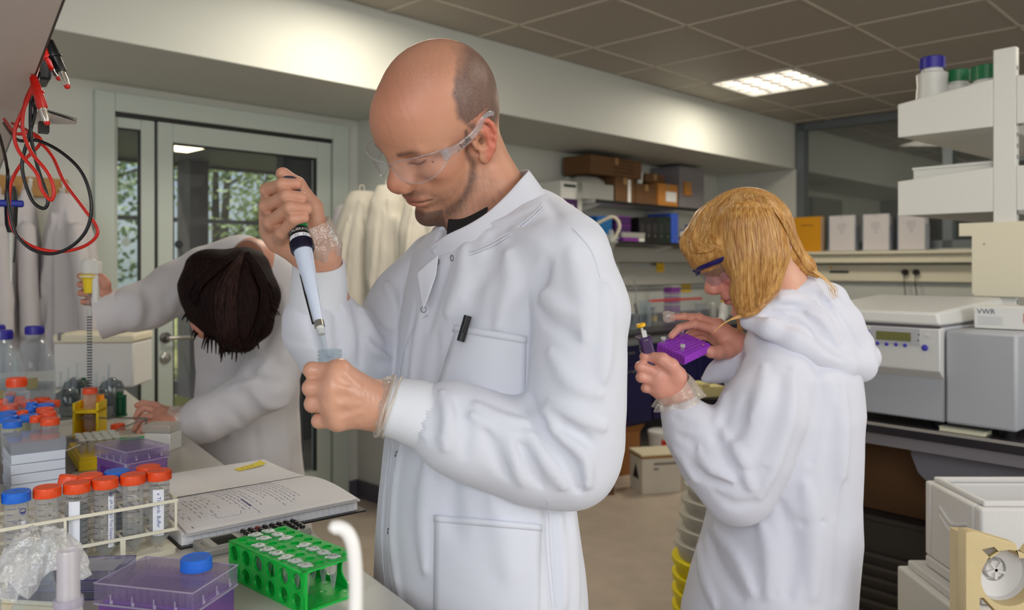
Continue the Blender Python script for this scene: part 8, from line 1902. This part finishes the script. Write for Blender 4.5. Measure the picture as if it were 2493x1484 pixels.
# ---------------------------------------------------------------- coats hanging on the walls
def hung_coat(label, px0, px1, y0, y1, Z, seed, m, group, lean=0.0, hook=True, depth=.07, step=.014, wide=.25):
    rnd = random.Random(seed); c0 = PX((px0 + px1) / 2, y0, Z); hwid = (px1 - px0) / 2 / F * Z; hh = (y1 - y0) / F * Z
    t = thing('lab_coat', label, 'coat', Vector((c0.x, c0.y, c0.z - .02)), 0, group); S = Sdf()
    secs = [(c0.z, c0.x, c0.y, hwid * wide, depth * .5, 0), (c0.z - hh * .08, c0.x, c0.y, hwid * (wide + .25), depth * .8, 0), (c0.z - hh * .22, c0.x + lean * .3, c0.y, hwid * min(1, wide + .5), depth, 0), (c0.z - hh * .6, c0.x + lean * .7, c0.y, hwid * .95, depth * 1.1, 0), (c0.z - hh, c0.x + lean, c0.y, hwid, depth * 1.15, 0)]
    S.loft(secs, .03)
    for k in range(11):
        a = -1 + 2 * (k + rnd.uniform(.2, .8)) / 11; P = [(c0.x + a * hwid * w + lean * q, c0.y - depth * .9, c0.z - hh * q) for w, q in ((.12, .04), (.5 + rnd.uniform(-.1, .1), .3), (.8, .65), (.92, 1.0))]
        S.fold([tuple(p) for p in smooth_path([Vector(p) for p in P], 3)], (-1) ** k * rnd.uniform(.018, .034), rnd.uniform(.014, .022))
    S.cone((c0.x + hwid * .55, c0.y - depth, c0.z - hh * .18), (c0.x + hwid * .8 + lean * .6, c0.y - depth * 1.1, c0.z - hh * .62), .040, .045, .02)
    S.noise.append(lambda P: .005 * nse(P, 13, seed) + .016 * np.minimum(np.abs(nse(P, 9, seed + 1)), .3))
    lo = (c0.x - hwid * 1.4 - abs(lean) - .05, c0.y - .2, c0.z - hh - .03); hi = (c0.x + hwid * 1.5 + abs(lean) + .05, c0.y + .2, c0.z + .05)
    o = sdf_obj(S, lo, hi, step, m, 'cloth', t); o.location = -Vector(t.location)
    obj('loop', MB().tube(smooth_path([(-.012, 0, .005), (-.01, 0, .045), (.01, 0, .045), (.012, 0, .005)], 4), .003, 6), m, t)
    return t
mh = mat('hanging_coat_grey_white', (192, 186, 188), .9, bump=.1, bscale=200, sheen=.1); mh2 = mat('hanging_coat_cream', (200, 193, 180), .9, bump=.1, bscale=200, sheen=.1)
s_a, s_b = Wsp(-60, .0), Wsp(163, .0); L_ = s_b - s_a
t = thing('coat_rail', 'wooden coat rail with white hooks on the wall left of the door', 'coat rail', W(s_a, 0, 1.70), WROT); obj('board', MB().box(0, L_, -.02, 0, -.04, .045), mat('oak_wood', (176, 128, 62), .5, var=.15, vscale=20), t, bevel=.004)
for px_ in (-20, 20, 66, 146): q = Wsp(px_, .02) - s_a; obj('hook', MB().tube(smooth_path([(q, -.02, .0), (q, -.05, -.02), (q, -.07, 0), (q, -.07, .02)], 4), .006, 8).ball((q, -.07, .025), .010, 6), m_white, t)
hung_coat('white coat hanging furthest left on the wooden rail', -60, 48, 470, 1010, 3.42, 3, mh, 'coats on the wooden rail')
hung_coat('white coat hanging in the middle of the wooden rail', 20, 108, 462, 1010, 3.50, 5, mh, 'coats on the wooden rail')
hung_coat('white coat hanging nearest the door on the wooden rail', 78, 250, 468, 1000, 3.52, 7, mh, 'coats on the wooden rail', lean=.03, depth=.08)
for k, (a, b, y0, y1, Z, ln, m, lb) in enumerate(((792, 880, 500, 905, 4.50, -.02, mh, 'greyish coat at the left end of the bunch beside the door'), (812, 950, 464, 920, 4.36, -.03, mh2, 'cream white coat in the middle of the bunch beside the door'), (880, 1010, 452, 940, 4.24, .02, mh2, 'cream white coat behind the nose of the bald man'), (960, 1090, 462, 940, 4.12, .03, mh2, 'cream white coat mostly hidden behind the bald man'))):
    hung_coat(lb, a, b, y0, y1, Z, 20 + k, m, 'coats hanging beside the door', lean=ln, depth=.085, wide=.45)
t = thing('coat_rail', 'short white hook strip on the wing wall behind the bunch of coats', 'coat rail', W(1.153, .08, 1.76), WROT - math.pi / 2 ); obj('board', MB().box(0, .62, -.015, 0, -.03, .03), m_white, t)
for q in (.08, .24, .4, .56): obj('hook', MB().tube(smooth_path([(q, -.015, .0), (q, -.05, -.01), (q, -.06, .01)], 4), .005, 8), m_steel, t)
